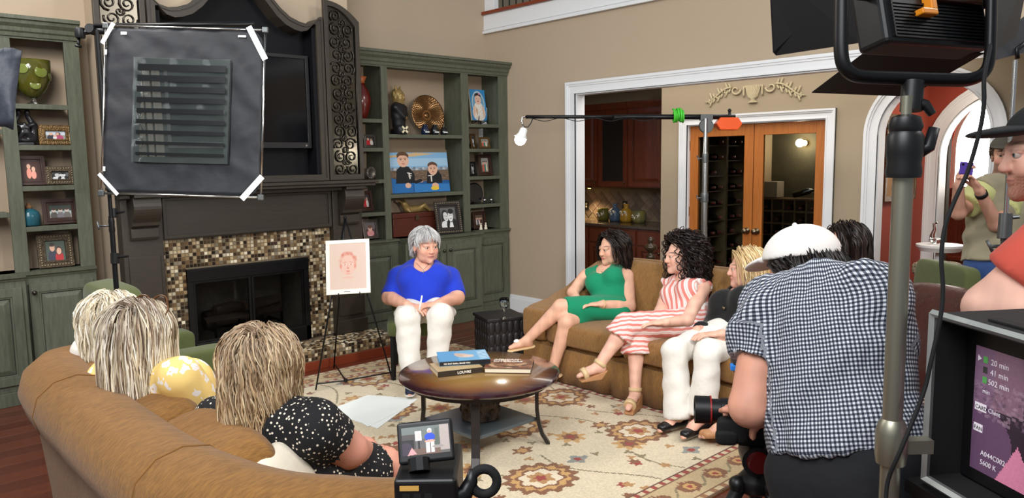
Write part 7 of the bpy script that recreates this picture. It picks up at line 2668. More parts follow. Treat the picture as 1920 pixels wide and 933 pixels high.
# housing: box seen from behind and below
hx0_, hx1_ = 1605, 1866
ax_ = nrm(P(hx1_, 40, d=PD + .02) - P(hx0_, 40, d=PD + .02))
upv = nrm(V(0, 0, 1) - fwd * fwd[2])
rtv = nrm(np.cross(fwd, upv))
HC = P(1728, -6, d=PD + .09)
RH = np.stack([rtv, upv, -fwd], 1)     # local z towards the camera side (rear)
wP, hP = .33, .25
G(HC, RH).box(-wP / 2, wP / 2, -hP / 2, hP / 2, -.05, .03).obj('housing', 'black_plastic', pn, bevel=.012, seg=3)
g = G(HC, RH)
for k in range(11):
 g.box(-wP / 2 + .02, wP / 2 - .02, -hP / 2 + .012 + k * .0075, -hP / 2 + .016 + k * .0075, .03, .036)
g.box(-wP / 2 + .02, -wP / 2 + .024, -hP / 2 + .012, -hP / 2 + .10, .03, .036)
g.obj('cooling_fins', 'black_metal', pn, kind='stuff')
G(HC, RH).box(-.02, .13, -.03, .09, .03, .05).obj('control_box', mat('panel_brown', (44, 26, 18), .35), pn, bevel=.004)
G(HC, RH).box(.045, .085, .0, .05, .05, .052).obj('display', mat('lcd', (110, 112, 130), .3, emis=((150, 155, 180), .5)), pn)
G(HC, RH).box(-.045, -.028, -.055, -.02, .03, .055).box(-.075, -.028, -.066, -.052, .03, .055).obj('cable_guide', mat('amber_plastic', (196, 118, 20), .35), pn, bevel=.003)
G(HC, RH).box(-wP / 2 + .03, wP / 2 - .03, -hP / 2 + .03, hP / 2 - .03, -.0515, -.0495).obj('diffuser', mat('panel_glow', (255, 255, 255), .4, emis=((255, 246, 232), 6)), pn)
for s_ in (-1, 1):
 G(HC, RH).cyl((s_ * wP / 2, 0, 0), (s_ * (wP / 2 + .03), 0, 0), .02, .02, 14).obj('tilt_knob', 'black_plastic', pn)
def leaf(pts, m='barn_black'):
 mat('barn_black', (10, 9, 11), .6, spec=.2)
 pts = [np.array(q_) for q_ in pts]
 n_ = nrm(np.cross(pts[1] - pts[0], pts[2] - pts[0])) * .002
 g = G()
 k = len(pts)
 g.add(pts + [q_ + n_ for q_ in pts], [tuple(range(k)), tuple(range(2 * k - 1, k - 1, -1))] + [(i, (i + 1) % k, k + (i + 1) % k, k + i) for i in range(k)])
 return g.obj('barn_door', m, pn)
leaf([P(1625, 96, d=PD + .13), P(1845, 100, d=PD + .13), P(1705, 181, d=PD + .46), P(1522, 174, d=PD + .46)])
leaf([P(1612, -60, d=PD + .13), P(1612, 80, d=PD + .13), P(1455, 104, d=PD + .36), P(1449, 98, d=PD + .36), P(1441, -60, d=PD + .36)])
leaf([P(1862, -60, d=PD + .05), P(1866, 92, d=PD + .05), P(1905, 70, d=PD + .28), P(1930, -60, d=PD + .28)])
area('led_panel_beam', P(1725, 20, d=PD + .24), (3.4, 4.7, .8), .24, 26, (1.0, .97, .92), spread=2.0)
# power cable from the panel
g = G()
cab = [P(px, py, d=dd) for px, py, dd in ((1862, 60, PD), (1846, 140, PD - .03), (1845, 190, PD - .03), (1838, 240, PD - .02), (1815, 320, PD), (1788, 380, PD), (1772, 425, PD), (1765, 480, PD), (1768, 540, PD), (1764, 590, PD), (1745, 680, PD), (1730, 740, PD), (1690, 840, PD - .02), (1665, 900, PD), (1660, 960, PD))]
g.tube(smooth_path(np.array(cab), 70), .0045, 8)
tag(g.obj('power_cable', 'black_matte', smooth=True), 'black power cable hanging in a loop from the LED panel', 'cable')
# ---------------------------------------------------------------- thin stand further right with small black flag
TD = 2.72
T0 = P(1885, 420, d=TD)
ts = stand('thin chrome stand between photographer and bearded man at right edge', (T0[0], T0[1]), 2.0, [(.1, 1.0, .013), (.95, 1.4, .0115), (1.36, 2.0, .008)], 'chrome', legs=.15, a0=2.0)
g = G()
g.cyl(P(1886, 400, d=TD), P(1883, 447, d=TD), .022, .024, 12)
g.tube([P(1890, 408, d=TD), P(1912, 406, d=TD - .02)], .007, 8)
g.obj('clamp_body', 'grey_cast', ts, smooth=True, auto=40)
sf = thing('small_flag', 'dark grey flag on a rod at top right edge', 'flag', P(1900, 90, d=TD))
pts = [P(1868, 112, d=TD), P(1868, 70, d=TD), P(1935, 20, d=TD), P(1935, 95, d=TD)]
g = G()
n_ = FW * .004
g.add(pts + [q_ + n_ for q_ in pts], [(0, 1, 2, 3), (7, 6, 5, 4), (0, 4, 5, 1), (1, 5, 6, 2), (2, 6, 7, 3), (3, 7, 4, 0)])
g.obj('flag_cloth', 'flag_cloth', sf)
G().tube([P(1908, 110, d=TD), P(1906, 92, d=TD), P(1935, 70, d=TD)], .008, 8).obj('rod', 'black_metal', sf, smooth=True)
# ---------------------------------------------------------------- black wrap sheet at the far left edge, on its own stand
LD = 2.3
sB = P(-70, 400, d=LD)
st2 = stand('black stand just beyond the left edge holding dark foil', (sB[0], sB[1]), 2.2, [(.1, 1.0, .016), (.95, 1.5, .013), (1.45, 2.08, .010)], 'black_metal', legs=.28)
bw2 = thing('foil_sheet', 'dark grey blackwrap foil sheet hanging at left edge', 'foil', P(0, 240, d=LD))
v, f = [], []
mat('blackwrap', (52, 56, 66), .55, var=(10, .4), col2=(36, 39, 47), bump=(16, .5))
for j in range(9):
 for i in range(9):
  px = -90 + (np.interp(j, [0, 8], [24, 40]) + 90) * i / 8
  py = np.interp(j, [0, 8], [240, 92]) + 4 * math.sin(i * 1.7) * (j in (0, 8))
  v.append(P(px, py, d=LD - .02 + .012 * math.sin(i * 1.3 + j * .8)))
f = [(j * 9 + i, j * 9 + i + 1, j * 9 + i + 10, j * 9 + i + 9) for j in range(8) for i in range(8)]
g = G()
g.add(v, f)
o = g.obj('sheet', 'blackwrap', bw2, smooth=True)
o.modifiers.new('thick', 'SOLIDIFY').thickness = .002
# ---------------------------------------------------------------- cinema camera on tripod (right of centre)
CDp = 2.56
cc_ = thing('cinema_camera', 'black cinema camera with lens pointing left, worked by the operator', 'camera', P(1420, 790, d=CDp))
lc = P(1334, 768, d=CDp)
axl = nrm(P(1303, 768, d=CDp + .03) - P(1400, 772, d=CDp))
Rl = frame_z(axl)
G(lc, Rl).lathe([(0, -.08), (.042, -.08), (.042, -.03), (.038, -.028), (.038, .0), (.046, .004), (.046, .055), (.040, .056), (.038, .02), (0, .018)], 28).obj('lens', 'black_plastic', cc_, smooth=True, auto=40)
G(lc, Rl).lathe([(.0465, .001), (.0475, .001), (.0475, .006), (.0465, .006)], 28).obj('red_ring', mat('ring_red', (150, 30, 26), .4), cc_)
G(lc, Rl).lathe([(0, .019), (.037, .019), (.036, .024), (0, .026)], 24).obj('front_element', 'tv_screen', cc_, smooth=True)
Rc2 = np.stack([axl, nrm(np.cross(V(0, 0, 1), axl)), V(0, 0, 1)], 1)
bc2 = lc - axl * .19
G(bc2, Rc2).box(-.11, .11, -.07, .07, -.075, .085).obj('body', 'black_plastic', cc_, bevel=.012, seg=3)
for k in range(4):
 G(bc2, Rc2).box(-.07 + k * .03, -.05 + k * .03, .07, .075, -.03, .05).obj('button_row', 'grey_cast', cc_)
G(bc2, Rc2).box(-.05, -.04, .070, .0755, .058, .068).obj('record_lamp', mat('tally', (255, 20, 20), .4, emis=((255, 20, 20), 6)), cc_)
g = G(bc2, Rc2)
g.tube([(.09, 0, .085), (.09, 0, .15), (-.02, 0, .165), (-.10, 0, .15), (-.10, 0, .085)], .013, 10)
g.obj('top_handle', 'black_plastic', cc_, smooth=True)
G(bc2, Rc2).box(.07, .13, -.02, .09, .15, .19).obj('microphone_block', 'black_plastic', cc_, bevel=.008)
G(bc2, Rc2).box(.12, .14, .06, .09, .16, .18).obj('blue_cap', mat('blue_cap', (40, 130, 220), .5), cc_, bevel=.004)
g = G(bc2, Rc2)
soft(g, (.13, .085, -.035), (.10, .05, .085), e=.5)
soft(g, (.15, .10, -.055), (.07, .04, .05), e=.6)
g.obj('side_grip', 'black_matte', cc_, smooth=True)
tp = thing('camera_tripod', 'black fluid head tripod under the cinema camera', 'tripod', V(bc2[0], bc2[1], 0))
hd_ = bc2 + V(0, 0, -.075)
hd_ = V(*P(1390, 868, d=CDp)[:2], hd_[2])
hb_ = hd_ + (V(bc2[0], bc2[1], hd_[2]) - hd_) * .5
G(hb_, Rc2).box(-.06, .06, -.04, .04, -.03, -.001).obj('plate', 'black_plastic', tp, bevel=.004)
G(hb_, Rc2).cyl((0, -.06, -.075), (0, .06, -.075), .05, .05, 22).obj('fluid_drum', 'black_plastic', tp, smooth=True, auto=40)
G(hb_, Rc2).cyl((0, .06, -.075), (0, .085, -.075), .036, .03, 20).obj('drag_knob', mat('knob_red', (34, 12, 14), .3, emis=((255, 30, 30), .02)), tp, smooth=True, auto=40)
G(hb_, Rc2).lathe([(.045, -.20), (.055, -.19), (.055, -.15), (.03, -.12), (.04, -.1)], 20).obj('bowl', 'black_plastic', tp, smooth=True)
ht_ = hb_[2] - .17
for k in range(3):
 a = AZ - .35 + k * 2 * PI / 3 + PI / 3 * 0
 d = V(math.cos(a), math.sin(a), 0)
 t0 = V(hb_[0], hb_[1], ht_) + d * .05
 t1 = V(hb_[0], hb_[1], 0.014) + d * .36
 g = G()
 g.tube([t0, t0 + (t1 - t0) * .5], [.024, .021], 10)
 o = g.obj('leg', 'black_plastic', tp, smooth=True)
 G().tube([t0 + (t1 - t0) * .45, t1], .015, 10).obj('lower_leg', 'black_metal', o, smooth=True)
 G().ball(t0 + d * .012, .03, 10, 8).obj('leg_joint', 'black_plastic', o, smooth=True)
G(hb_, Rc2).tube([(-.05, -.05, -.08), (-.14, -.12, -.04), (-.26, -.20, -.02)], .010, 8).obj('pan_bar', 'black_metal', tp, smooth=True)
# ---------------------------------------------------------------- near camcorder with flip-out monitor, bottom centre
ND = 1.55
nc = thing('camcorder', 'black camcorder with small monitor showing the woman in blue', 'camera', P(800, 933, d=ND))
s00, s10, s01 = P(748, 872, d=ND), P(854, 860, d=ND + .01), P(742, 793, d=ND + .03)
U = nrm(s10 - s00)
W = nrm((s01 - s00) - U * ((s01 - s00) @ U))
N = np.cross(U, W)
RM = np.stack([U, W, N], 1)
mw_, mh_ = np.linalg.norm(s10 - s00), np.linalg.norm(s01 - s00)
G(s00, RM).box(0, mw_, 0, mh_, -.018, 0).obj('monitor', 'black_plastic', nc, bevel=.006, seg=3)
q = Paint(96, 58, (96, 92, 90))
q.rect(0, 1, .55, 1, (104, 112, 108)).rect(.8, 1, .1, 1, (170, 156, 150)).rect(0, .28, .25, .75, (70, 64, 62)).rect(0, .25, .2, .55, (30, 28, 30)).rect(0, .8, 0, .22, (110, 86, 76)).rect(.28, .42, .5, .85, (226, 216, 214)).rect(.31, .4, .56, .8, (214, 190, 184)).rect(.33, .38, .2, .5, (40, 34, 34))
q.ell(.59, .82, .05, .09, (226, 222, 220)).ell(.59, .78, .04, .07, (214, 166, 150)).ell(.59, .6, .11, .14, (30, 70, 190)).ell(.59, .45, .11, .05, (206, 158, 140)).rect(.5, .58, .06, .42, (226, 222, 220)).rect(.6, .68, .06, .42, (226, 222, 220)).ell(.75, .25, .12, .06, (150, 140, 136)).ell(.08, .2, .14, .26, (58, 46, 60)).poly([(.1, 0), (.2, .28), (.3, .04)], (206, 150, 150)).rect(.7, .78, .3, .9, (84, 94, 86))
q.noise(.12)
mat('screen_print', attr='Col', rough=.3)
MATS['screen_print'].node_tree.nodes['Principled BSDF'].inputs['Emission Strength'].default_value = .55
MATS['screen_print'].node_tree.nodes['Principled BSDF'].inputs['Emission Strength'].default_value = .2
_nt = MATS['screen_print'].node_tree
_nt.links.new([n for n in _nt.nodes if n.type == 'VERTEX_COLOR'][0].outputs[0], _nt.nodes['Principled BSDF'].inputs['Emission Color'])
sheet('screen', q, s00 + U * .009 + W * .016 + N * .0008, U, W, mw_ - .018, mh_ - .028, 'screen_print', nc)
nb = P(802, 935, d=ND - .0)
upc = V(0, 0, 1)
G().tube([s00 + U * mw_ * .35 + V(0, 0, .01), nb + V(0, 0, .06) - U * .015], [.022, .022], 10).obj('monitor_arm', 'black_plastic', nc)
RB = np.stack([_r, nrm(V(FW[0], FW[1], 0)), V(0, 0, 1)], 1)
G(nb, RB).box(-.062, .062, -.04, .16, -.09, .058).obj('body', 'black_plastic', nc, bevel=.008, seg=3)
for r_ in range(3):
 for c_ in range(3):
  G(nb, RB).box(-.045 + c_ * .022, -.03 + c_ * .022, -.041, -.038, -.02 + r_ * .02, -.010 + r_ * .02).obj('button', 'black_matte', nc)
G(nb, RB).box(-.05, -.012, -.0415, -.038, .036, .046).obj('label_strip', mat('strip_gold', (206, 160, 80), .5), nc)
g = G()
kc = P(908, 902, d=ND + .02)
ring = [kc + RT * .026 * math.cos(t) + UP * .026 * math.sin(t) for t in np.linspace(0, 2 * PI, 28, endpoint=False)]
g.tube(ring, .010, 10, closed=True)
g.obj('eyecup_ring', 'black_matte', nc, smooth=True)
g = G()
g.tube([nb + RT * .05 + V(0, 0, .0), P(872, 925, d=ND + .02), P(884, 900, d=ND + .02), P(886, 880, d=ND + .02)], [.02, .018, .014, .008], 10)
g.obj('eyecup_arm', 'black_plastic', nc, smooth=True)
ntp = thing('camera_tripod', 'black tripod under the camcorder at bottom centre', 'tripod', (nb[0], nb[1], 0))
g = G(nb, RB)
g.box(-.05, .05, -.02, .10, -.12, -.091)
g.obj('plate', 'black_plastic', ntp, bevel=.004)
G(nb, RB).cyl((0, .04, -.12), (0, .04, -.22), .04, .05, 18).obj('fluid_drum', 'black_plastic', ntp, smooth=True, auto=40)
for k in range(3):
 a = AZ + .2 + k * 2 * PI / 3
 d = V(math.cos(a), math.sin(a), 0)
 t0 = nb + RB @ V(0, .04, -.20) + d * .03
 t1 = V(t0[0], t0[1], 0.0) + d * .25 + V(0, 0, .015)
 o = G().tube([t0, t1], [.02, .015], 10).obj('leg', 'black_plastic', ntp, smooth=True)
# ---------------------------------------------------------------- production monitor in road case on a cart
m00, m01 = P(1735, 912, d=1.72), P(1751, 586, d=1.72)
zb_, zt_2 = m00[2], m01[2]
pA = V(m01[0], m01[1], 0)
pB = P(1920, 634, z=zt_2)
U = nrm(V(pB[0] - pA[0], pB[1] - pA[1], 0))
W = V(0, 0, 1)
N = np.cross(U, W)
OM = V(pA[0], pA[1], zb_)
RM = np.stack([U, W, N], 1)
cw_, chh = .56, zt_2 - zb_
pmn = thing('monitor_case', 'production monitor in an open road case with metal edges', 'monitor', OM + U * cw_ / 2)
dp_ = .26
for a0, a1, b0, b1 in ((0, cw_, 0, .012), (0, cw_, chh - .012, chh), (0, .012, .012, chh - .012), (cw_ - .012, cw_, .012, chh - .012)):
 G(OM, RM).box(a0, a1, b0, b1, -dp_, 0).obj('case_wall', 'black_matte', pmn)
G(OM, RM).box(.012, cw_ - .012, .012, chh - .012, -dp_, -dp_ + .01).obj('case_back', 'black_matte', pmn)
for k, (a, b) in enumerate((((0, 0), (cw_, 0)), ((cw_, 0), (cw_, chh)), ((cw_, chh), (0, chh)), ((0, chh), (0, 0)))):
 G(OM, RM).tube([(a[0], a[1], .004), (b[0], b[1], .004)], .0085, 4).obj('edge_rail', 'case_edge', pmn)
 G(OM, RM).tube([(a[0] * .97 + cw_ * .015, a[1] * .96 + chh * .02, .0), (b[0] * .97 + cw_ * .015, b[1] * .96 + chh * .02, .0)], .004, 4).obj('inner_rail', 'grey_cast', pmn)
sx0, sx1, sy0, sy1 = .05, cw_ - .05, .045, chh - .065
G(OM, RM).box(sx0 - .03, sx1 + .03, sy0 - .03, sy1 + .035, -.18, -.07).obj('display_bezel', 'black_plastic', pmn, bevel=.004)
q = Paint(130, 84, (104, 78, 98))
q.rect(0, 1, .5, 1, (70, 54, 72)).rect(0, .3, .35, 1, (120, 90, 108)).rect(0, .12, 0, 1, (116, 88, 112)).poly([(.08, .52), (.36, .56), (.33, .1), (.12, .3)], (44, 34, 46)).ell(.05, .25, .2, .3, (92, 66, 92)).poly([(.16, .0), (.28, .33), (.42, .0)], (196, 120, 148)).rect(.42, .62, .34, .74, (216, 186, 208)).rect(.45, .59, .40, .70, (222, 178, 192)).rect(.43, .6, 0, .33, (40, 32, 42)).rect(.64, 1, .2, 1, (90, 76, 92)).ell(.78, .62, .1, .2, (70, 74, 176)).ell(.78, .86, .05, .09, (214, 190, 196)).rect(.7, .86, 0, .42, (206, 190, 204))
for i in range(160):
 q.ell(rs.random() * .4, .45 + rs.random() * .3, .012, .012, [(150, 124, 140), (80, 62, 80), (130, 104, 124)][i % 3], 0, .5)
q.noise(.12)
SO_ = OM + U * sx0 + W * sy0 + N * -.0695
sheet('screen', q, SO_, U, W, sx1 - sx0, sy1 - sy0, 'screen_print', pmn)
mat('osd', (214, 206, 214), .5, emis=((220, 212, 220), .2))
mat('osd_green', (80, 150, 80), .5, emis=((80, 160, 80), .2))
tx = lambda s_, a, b, sz, m='osd': text('screen_text', s_, SO_ + U * a + W * b + N * .0008, U, W, sz, m, pmn, ext=.0002)
hS = sy1 - sy0
for s_, a, b, sz in (('20 min', .045, .88, .018), ('41 min', .045, .80, .018), ('502 min', .040, .72, .018), ('Client', .045, .50, .014), ('A044C002', .030, .14, .016), ('5600 K', .030, .065, .016), ('min', .026, .64, .014)):
 tx(s_, a, hS * b, sz)
for s_, a, b, w_ in (('CARD', .008, .50, .032), ('FAN', .008, .33, .024), ('LUT', .16, .10, .024)):
 G(SO_ + N * .0004, RM).box(a - .002, a + w_, hS * b - .004, hS * b + .014, 0, .0004).obj('screen_tag', 'osd', pmn)
 text('screen_text', s_, SO_ + U * a + W * hS * b + N * .0012, U, W, .0125, 'ink_dark', pmn, ext=.0002)
G(SO_ + N * .0004, RM).prism([(.008, hS * .88), (.008, hS * .88 + .014), (.018, hS * .88 + .007)], 0, .0005, U=(1, 0, 0), W=(0, 1, 0), T=(0, 0, 1)).obj('screen_mark', 'osd', pmn)
for k in range(3):
 G(SO_ + N * .0004, RM).box(.024, .036, hS * (.88 - .08 * k), hS * (.88 - .08 * k) + .014, 0, .0005).obj('screen_mark', 'osd_green' if k != 1 else 'grey_cast', pmn)
# hook tape and clips on the lid
mat('velcro', (20, 17, 16), .95)
for a, b, w_, d_ in ((.10, -.05, .16, .03), (.24, -.11, .20, .03)):
 G(OM, RM).box(a, a + w_, chh, chh + .006, b - d_, b).obj('hook_tape', 'velcro', pmn, bevel=.002)
G(OM, RM).box(.36, .44, chh, chh + .012, -.07, -.04).obj('clip', 'steel', pmn, bevel=.004)
crt = thing('equipment_cart', 'black equipment cart under the monitor case', 'cart', OM + U * cw_ / 2 - V(0, 0, zb_))
G(OM, RM).box(-.03, cw_ + .03, -.04, -.0095, -dp_ - .03, .03).obj('shelf', 'black_metal', crt)
for a in (-.01, cw_ - .02):
 for b in (-dp_ - .01, .0):
  O2 = OM + U * a + N * b
  G().box(O2[0] - .015, O2[0] + .015, O2[1] - .015, O2[1] + .015, .05, zb_ - .04).obj('post', 'black_metal', crt)
  G().ball((O2[0], O2[1], .026), (.024, .024, .025), 10, 8).obj('castor', 'black_matte', crt, smooth=True)
# ================================================================= the people
fabric('royal_blue', (18, 52, 186))
fabric('white_trouser', (226, 222, 214), bump=(17, .6))
fabric('emerald', (0, 132, 92), bump=(15, .4))
fabric('black_knit', (9, 9, 10))
fabric('denim_black', (12, 13, 18), sheen=0, bump=(16, .5))
fabric('denim_blue', (34, 60, 110), bump=(200, .2), var=(8, .4), col2=(58, 88, 138))
fabric('coral_shirt', (206, 84, 68))
fabric('lime_shirt', (188, 190, 126))
fabric('khaki', (140, 132, 108))
fabric('rose_top', (150, 96, 88))
fabric('grey_trouser', (70, 66, 66))
mat('navy_shoe', (30, 36, 58), .7)
mat('white_sole', (220, 220, 214), .6)
mat('tan_leather', (178, 128, 88), .5)
mat('gold_leather', (214, 184, 140), .35)
mat('black_shoe', (18, 16, 18), .35)
LEFT = -RT * 1.0      # screen left in the world
LEFT = nrm(V(LEFT[0], LEFT[1], 0))
TOCAM = nrm(V(-FW[0], -FW[1], 0))
# ---------------------------------------------------------------- woman in the blue top
p = Person('seated woman with short white hair in royal blue top and white trousers', dict(
 pelvis=(797, 592, 6.0, .56), chest=(795, 503, 6.04), head=(797, 461, 5.98), shR=(747, 520, 6.02), shL=(842, 520, 6.05), elR=(730, 557, 5.92), elL=(857, 557, 5.92),
 wrR=(764, 573, 5.62), wrL=(822, 570, 5.62), hipR=(775, 596, 5.98, .52), hipL=(818, 596, 5.98, .52), knR=(763, 596, 5.56), knL=(826, 592, 5.58),
 anR=(771, 715, 5.54), anL=(818, 706, 5.6), toR=(768, 733, 5.36, .05), toL=(822, 728, 5.42, .05)), (220, 166, 142), girth=1.2, sc=1.12, face=TOCAM * .85 - LEFT * .55 + V(0, 0, -.05), floor=ZR)
rt, up_ = -LEFT, V(0, 0, 1)
p.skinbody(hands=[('R', rt * .85 + TOCAM * .30 - up_ * .12, -up_ * .6 + rt * .3, 1, .55), ('L', LEFT * .9 + TOCAM * .25 + up_ * .0, -up_ * .6 + LEFT * .3, -1, .65)], bust=.09, belly=.05, fat=1.15)
p.head(full=1.1, lips=(178, 104, 98), brow=(150, 120, 104), iris=(60, 50, 44), gaze=TOCAM * .6 - LEFT * .8)
S = Sdf()
p.torso(S, .014, bust=.105, belly=.055)
for q in 'RL':
 p.arm(S, q, .014, .95, 1.15, 0)
S.ell(p.J['chest'] + p.F * .12 + p.U * .045, (.14, .085, .10), p.TR, .01, sub=True)
S.cone(p.J['chest'] + p.U * .01, p.J['chest'] + p.U * .2, .062, .075, k=.01, sub=True)
S.cut(p.J['pelvis'] - p.U * .05, -p.U)
p.cloth('blouse', S, 'royal_blue', fold=.0035, freq=18)
S = Sdf()
S.ell(p.J['pelvis'] - p.U * .07 + p.F * .05, (.16, .245, .09), p.TR, .05)
for q in 'RL':
 p.leg(S, q, .024, 1.0, .97, 1.0, .028)
p.cloth('trousers', S, 'white_trouser', fold=.004, freq=26)
for q in 'RL':
 shoe(p, q, 'navy_shoe', 'white_sole')
hair(p.t, p.J['head'], p.HR, 1.12, [(206, 204, 202), (190, 188, 188), (220, 218, 216), (172, 170, 172)], n=2800, rad=.0019, vol=.012, grav=.10, short=.085, M=9, fringe=True, seed=4, back=.5, line=(.50, .52), hug=.010, lift=.1)
for sg in (-1, 1):
 G().ball(p.J['head'] + p.HR @ V(-.004, sg * .086, -.055), (.005, .005, .016), 8, 6).obj('earring', 'silver', p.t, smooth=True)
n0 = p.J['chest'] + p.F * .10 + p.U * -.0
cc = p.J['chest']
g = G()
g.tube([cc + p.L * (.065 * sg_) + p.U * (.045 - .085 * (1 - abs(sg_))) + p.F * (.055 + .115 * (1 - abs(sg_)) ** .7) for sg_ in np.linspace(-1, 1, 13)], .0016, 5)
pe = cc + p.U * (-.055) + p.F * .178
g.ball(pe, (.008, .008, .014), 8, 6)
g.obj('necklace', 'silver', p.t, smooth=True)
# the pen she holds
pen = G().tube([P(786, 582, d=5.44), P(791, 556, d=5.46)], [.007, .006], 10).ball(P(791, 555, d=5.46), .0065, 8, 6)
tag(pen.obj('pen', mat('pen_white', (232, 232, 232), .4), smooth=True), 'white pen held by woman in blue top', 'pen')
# ---------------------------------------------------------------- woman in the green dress
p = Person('seated woman in emerald green sleeveless dress with long dark brown hair', dict(
 pelvis=(1148, 592, 5.93, .56), chest=(1139, 512, 6.05), head=(1148, 466, 6.0), shR=(1098, 517, 6.16), shL=(1176, 517, 5.95), elR=(1074, 548, 6.02), elL=(1181, 574, 5.78),
 wrR=(1085, 566, 5.86), wrL=(1128, 570, 5.66), hipR=(1128, 597, 5.95, .53), hipL=(1160, 597, 5.80, .54), knR=(1062, 602, 5.62), knL=(1052, 575, 5.66),
 anR=(1036, 694, 5.68), anL=(987, 638, 5.74), toR=(1006, 711, 5.62), toL=(958, 651, 5.66)), (222, 172, 146), girth=.98, sc=1.04, face=LEFT * .86 + TOCAM * .5 + V(0, 0, -.06), floor=ZR)
p.skinbody(hands=[('R', LEFT * .2 + TOCAM * .6 - up_ * .6, rt * .6 - up_ * .3, -1, .5), ('L', LEFT * .9 + TOCAM * .1 + up_ * .02, -up_ * .9, -1, .35)], bust=.07)
p.head(full=.96, lips=(186, 92, 92), brow=(52, 36, 28))
S = Sdf()
p.torso(S, .010, bust=.078)
p.leg(S, 'L', .016, .93)
p.leg(S, 'R', .014, .82)
S.cone(p.J['hipR'] * .5 + p.J['hipL'] * .5, p.J['knL'] * .55 + p.J['knR'] * .25 + p.J['hipR'] * .2, .10, .07, k=.06)
c = p.J['chest']
S.ell(c + p.F * .10 + p.U * .045, (.12, .07, .09), p.TR, .008, sub=True)
S.cone(c - p.U * .01, c + p.U * .2, .055, .07, k=.01, sub=True)
for q, sg in (('R', -1), ('L', 1)):
 S.ell(p.J['sh' + q] + p.L * sg * .035, (.11, .062, .12), p.TR, .01, sub=True)
p.cloth('dress', S, 'emerald', fold=.0025, freq=20)
g = G()
for k in range(6):
 t = .9 - k * .085
 g.ball(p.J['pelvis'] + (c - p.J['pelvis']) * t + p.F * (.117 + .012 * math.sin(k * .6)), .0055, 8, 6)
g.obj('buttons', 'gold_leather', p.t, smooth=True, kind='stuff')
hair(p.t, p.J['head'], p.HR, 1.04, [(34, 24, 20), (26, 18, 16), (48, 34, 27), (20, 15, 14)], drop=.21, n=1500, rad=.0034, M=15, step=.019, vol=.02, grav=.14, seed=7, curl=(.007, .16), part=.2,
     body=[(p.J['chest'] - p.U * .06, .125), (p.J['shL'], .06), (p.J['shR'], .06)], back=.5)
G().lathe([(.03, -.003), (.0335, -.003), (.0335, .003), (.03, .003)], 16, p.J['wrL'] + LEFT * -.01, frame_z(p.J['wrL'] - p.J['elL'])).obj('bracelet', 'gold_leather', p.t, smooth=True)
for q in 'RL':
 a, t = p.J['an' + q], p.J['to' + q]
 fd = nrm(t - a)
 up2 = nrm(np.cross(np.cross(fd, V(0, 0, 1)), fd))
 S = Sdf()
 S.cone(a - fd * .03 - up2 * .062, t - up2 * .024, .036, .034, k=.01, flat=(up2, .3))
 v, f = S.mesh(.006)
 o = meshobj('sandal', v, f, 'gold_leather', p.t)
 G().ball(a + (t - a) * .6 + up2 * .028, (.024, .02, .014), 10, 8).obj('flower', 'paper_white', o, smooth=True)
# ---------------------------------------------------------------- woman in coral stripes
p = Person('seated woman with voluminous dark curls in coral and white striped outfit', dict(
 pelvis=(1290, 607, 5.32, .57), chest=(1288, 532, 5.42), head=(1277, 480, 5.42), shR=(1257, 536, 5.56), shL=(1318, 540, 5.30), elR=(1238, 585, 5.38), elL=(1288, 600, 5.12),
 wrR=(1232, 605, 5.16), wrL=(1246, 604, 5.02), hipR=(1275, 612, 5.36, .54), hipL=(1295, 612, 5.22, .55), knR=(1192, 634, 5.12), knL=(1174, 608, 5.06),
 anR=(1191, 736, 5.08), anL=(1122, 686, 5.03), toR=(1178, 765, 4.97), toL=(1086, 704, 5.0)), (226, 178, 156), girth=.95, sc=1.05, face=LEFT * .96 + TOCAM * .22, floor=ZR)
p.skinbody(hands=[('R', LEFT * .7 + TOCAM * .4 - up_ * .3, -up_ * .9, 1, .4), ('L', LEFT * .9 + up_ * .0, -up_ * .9 + V(.1, 0, 0), -1, .4)], bust=.065)
p.head(full=.94, lips=(188, 104, 100), brow=(44, 32, 26))
S = Sdf()
p.torso(S, .014, bust=.075)
c = p.J['chest']
S.ell(c + p.F * .06 + p.U * .06, (.08, .06, .07), p.TR, .008, sub=True)
S.cone(c, c + p.U * .2, .054, .07, k=.01, sub=True)
for q, sg in (('R', -1), ('L', 1)):
 S.ell(p.J['sh' + q] + p.L * sg * .05 - p.U * .02, (.10, .055, .11), p.TR, .01, sub=True)
 a = p.J['sh' + q]
 S.cone(a + p.F * .05 + p.U * .01, a - p.F * .06 + p.U * .015, .026, k=.02)
 for w_ in range(5):
  S.ell(a + p.F * (.06 - .03 * w_) + p.U * .035 + p.L * sg * (.02 + .012 * (w_ % 2)), (.018, .016, .02), p.TR, .012)
p.cloth('blouse', S, 'coral_stripe', fold=.003, freq=30)
S = Sdf()
S.ell(p.J['pelvis'] - p.U * .01, (.13, .17, .13), p.TR, .05)
p.leg(S, 'L', .022, 1.0, .30, 1.0, .05)
p.leg(S, 'R', .022, 1.0, .28, 1.0, .055)
v, f = S.mesh(.009)
v = v + 0
d1 = nrm(p.J['knL'] - p.J['hipL'])
nn = nrm(np.cross(d1, V(0, 0, 1)))
uu = np.stack([(v - p.J['hipL']) @ np.cross(nn, d1) * 1.2 + (v - p.J['hipL']) @ nn * .6, (v - p.J['hipL']) @ d1, 0 * v[:, 0]], 1)
meshobj('trousers', v + (wobble(v, .003, 26, 5))[:, None] * V(0, 0, 1), f, 'coral_stripe', p.t, None, uu)
hair(p.t, p.J['head'], p.HR, 1.05, [(36, 25, 23), (27, 18, 17), (52, 37, 33), (20, 14, 14)], drop=.23, n=1500, rad=.0036, vol=.05, grav=.095, seed=9, curl=(.016, .062), part=0, back=.75, M=36, step=.0125,
     body=[(p.J['chest'] - p.U * .06, .13), (p.J['shL'], .07)], hug=.04, lift=.5)
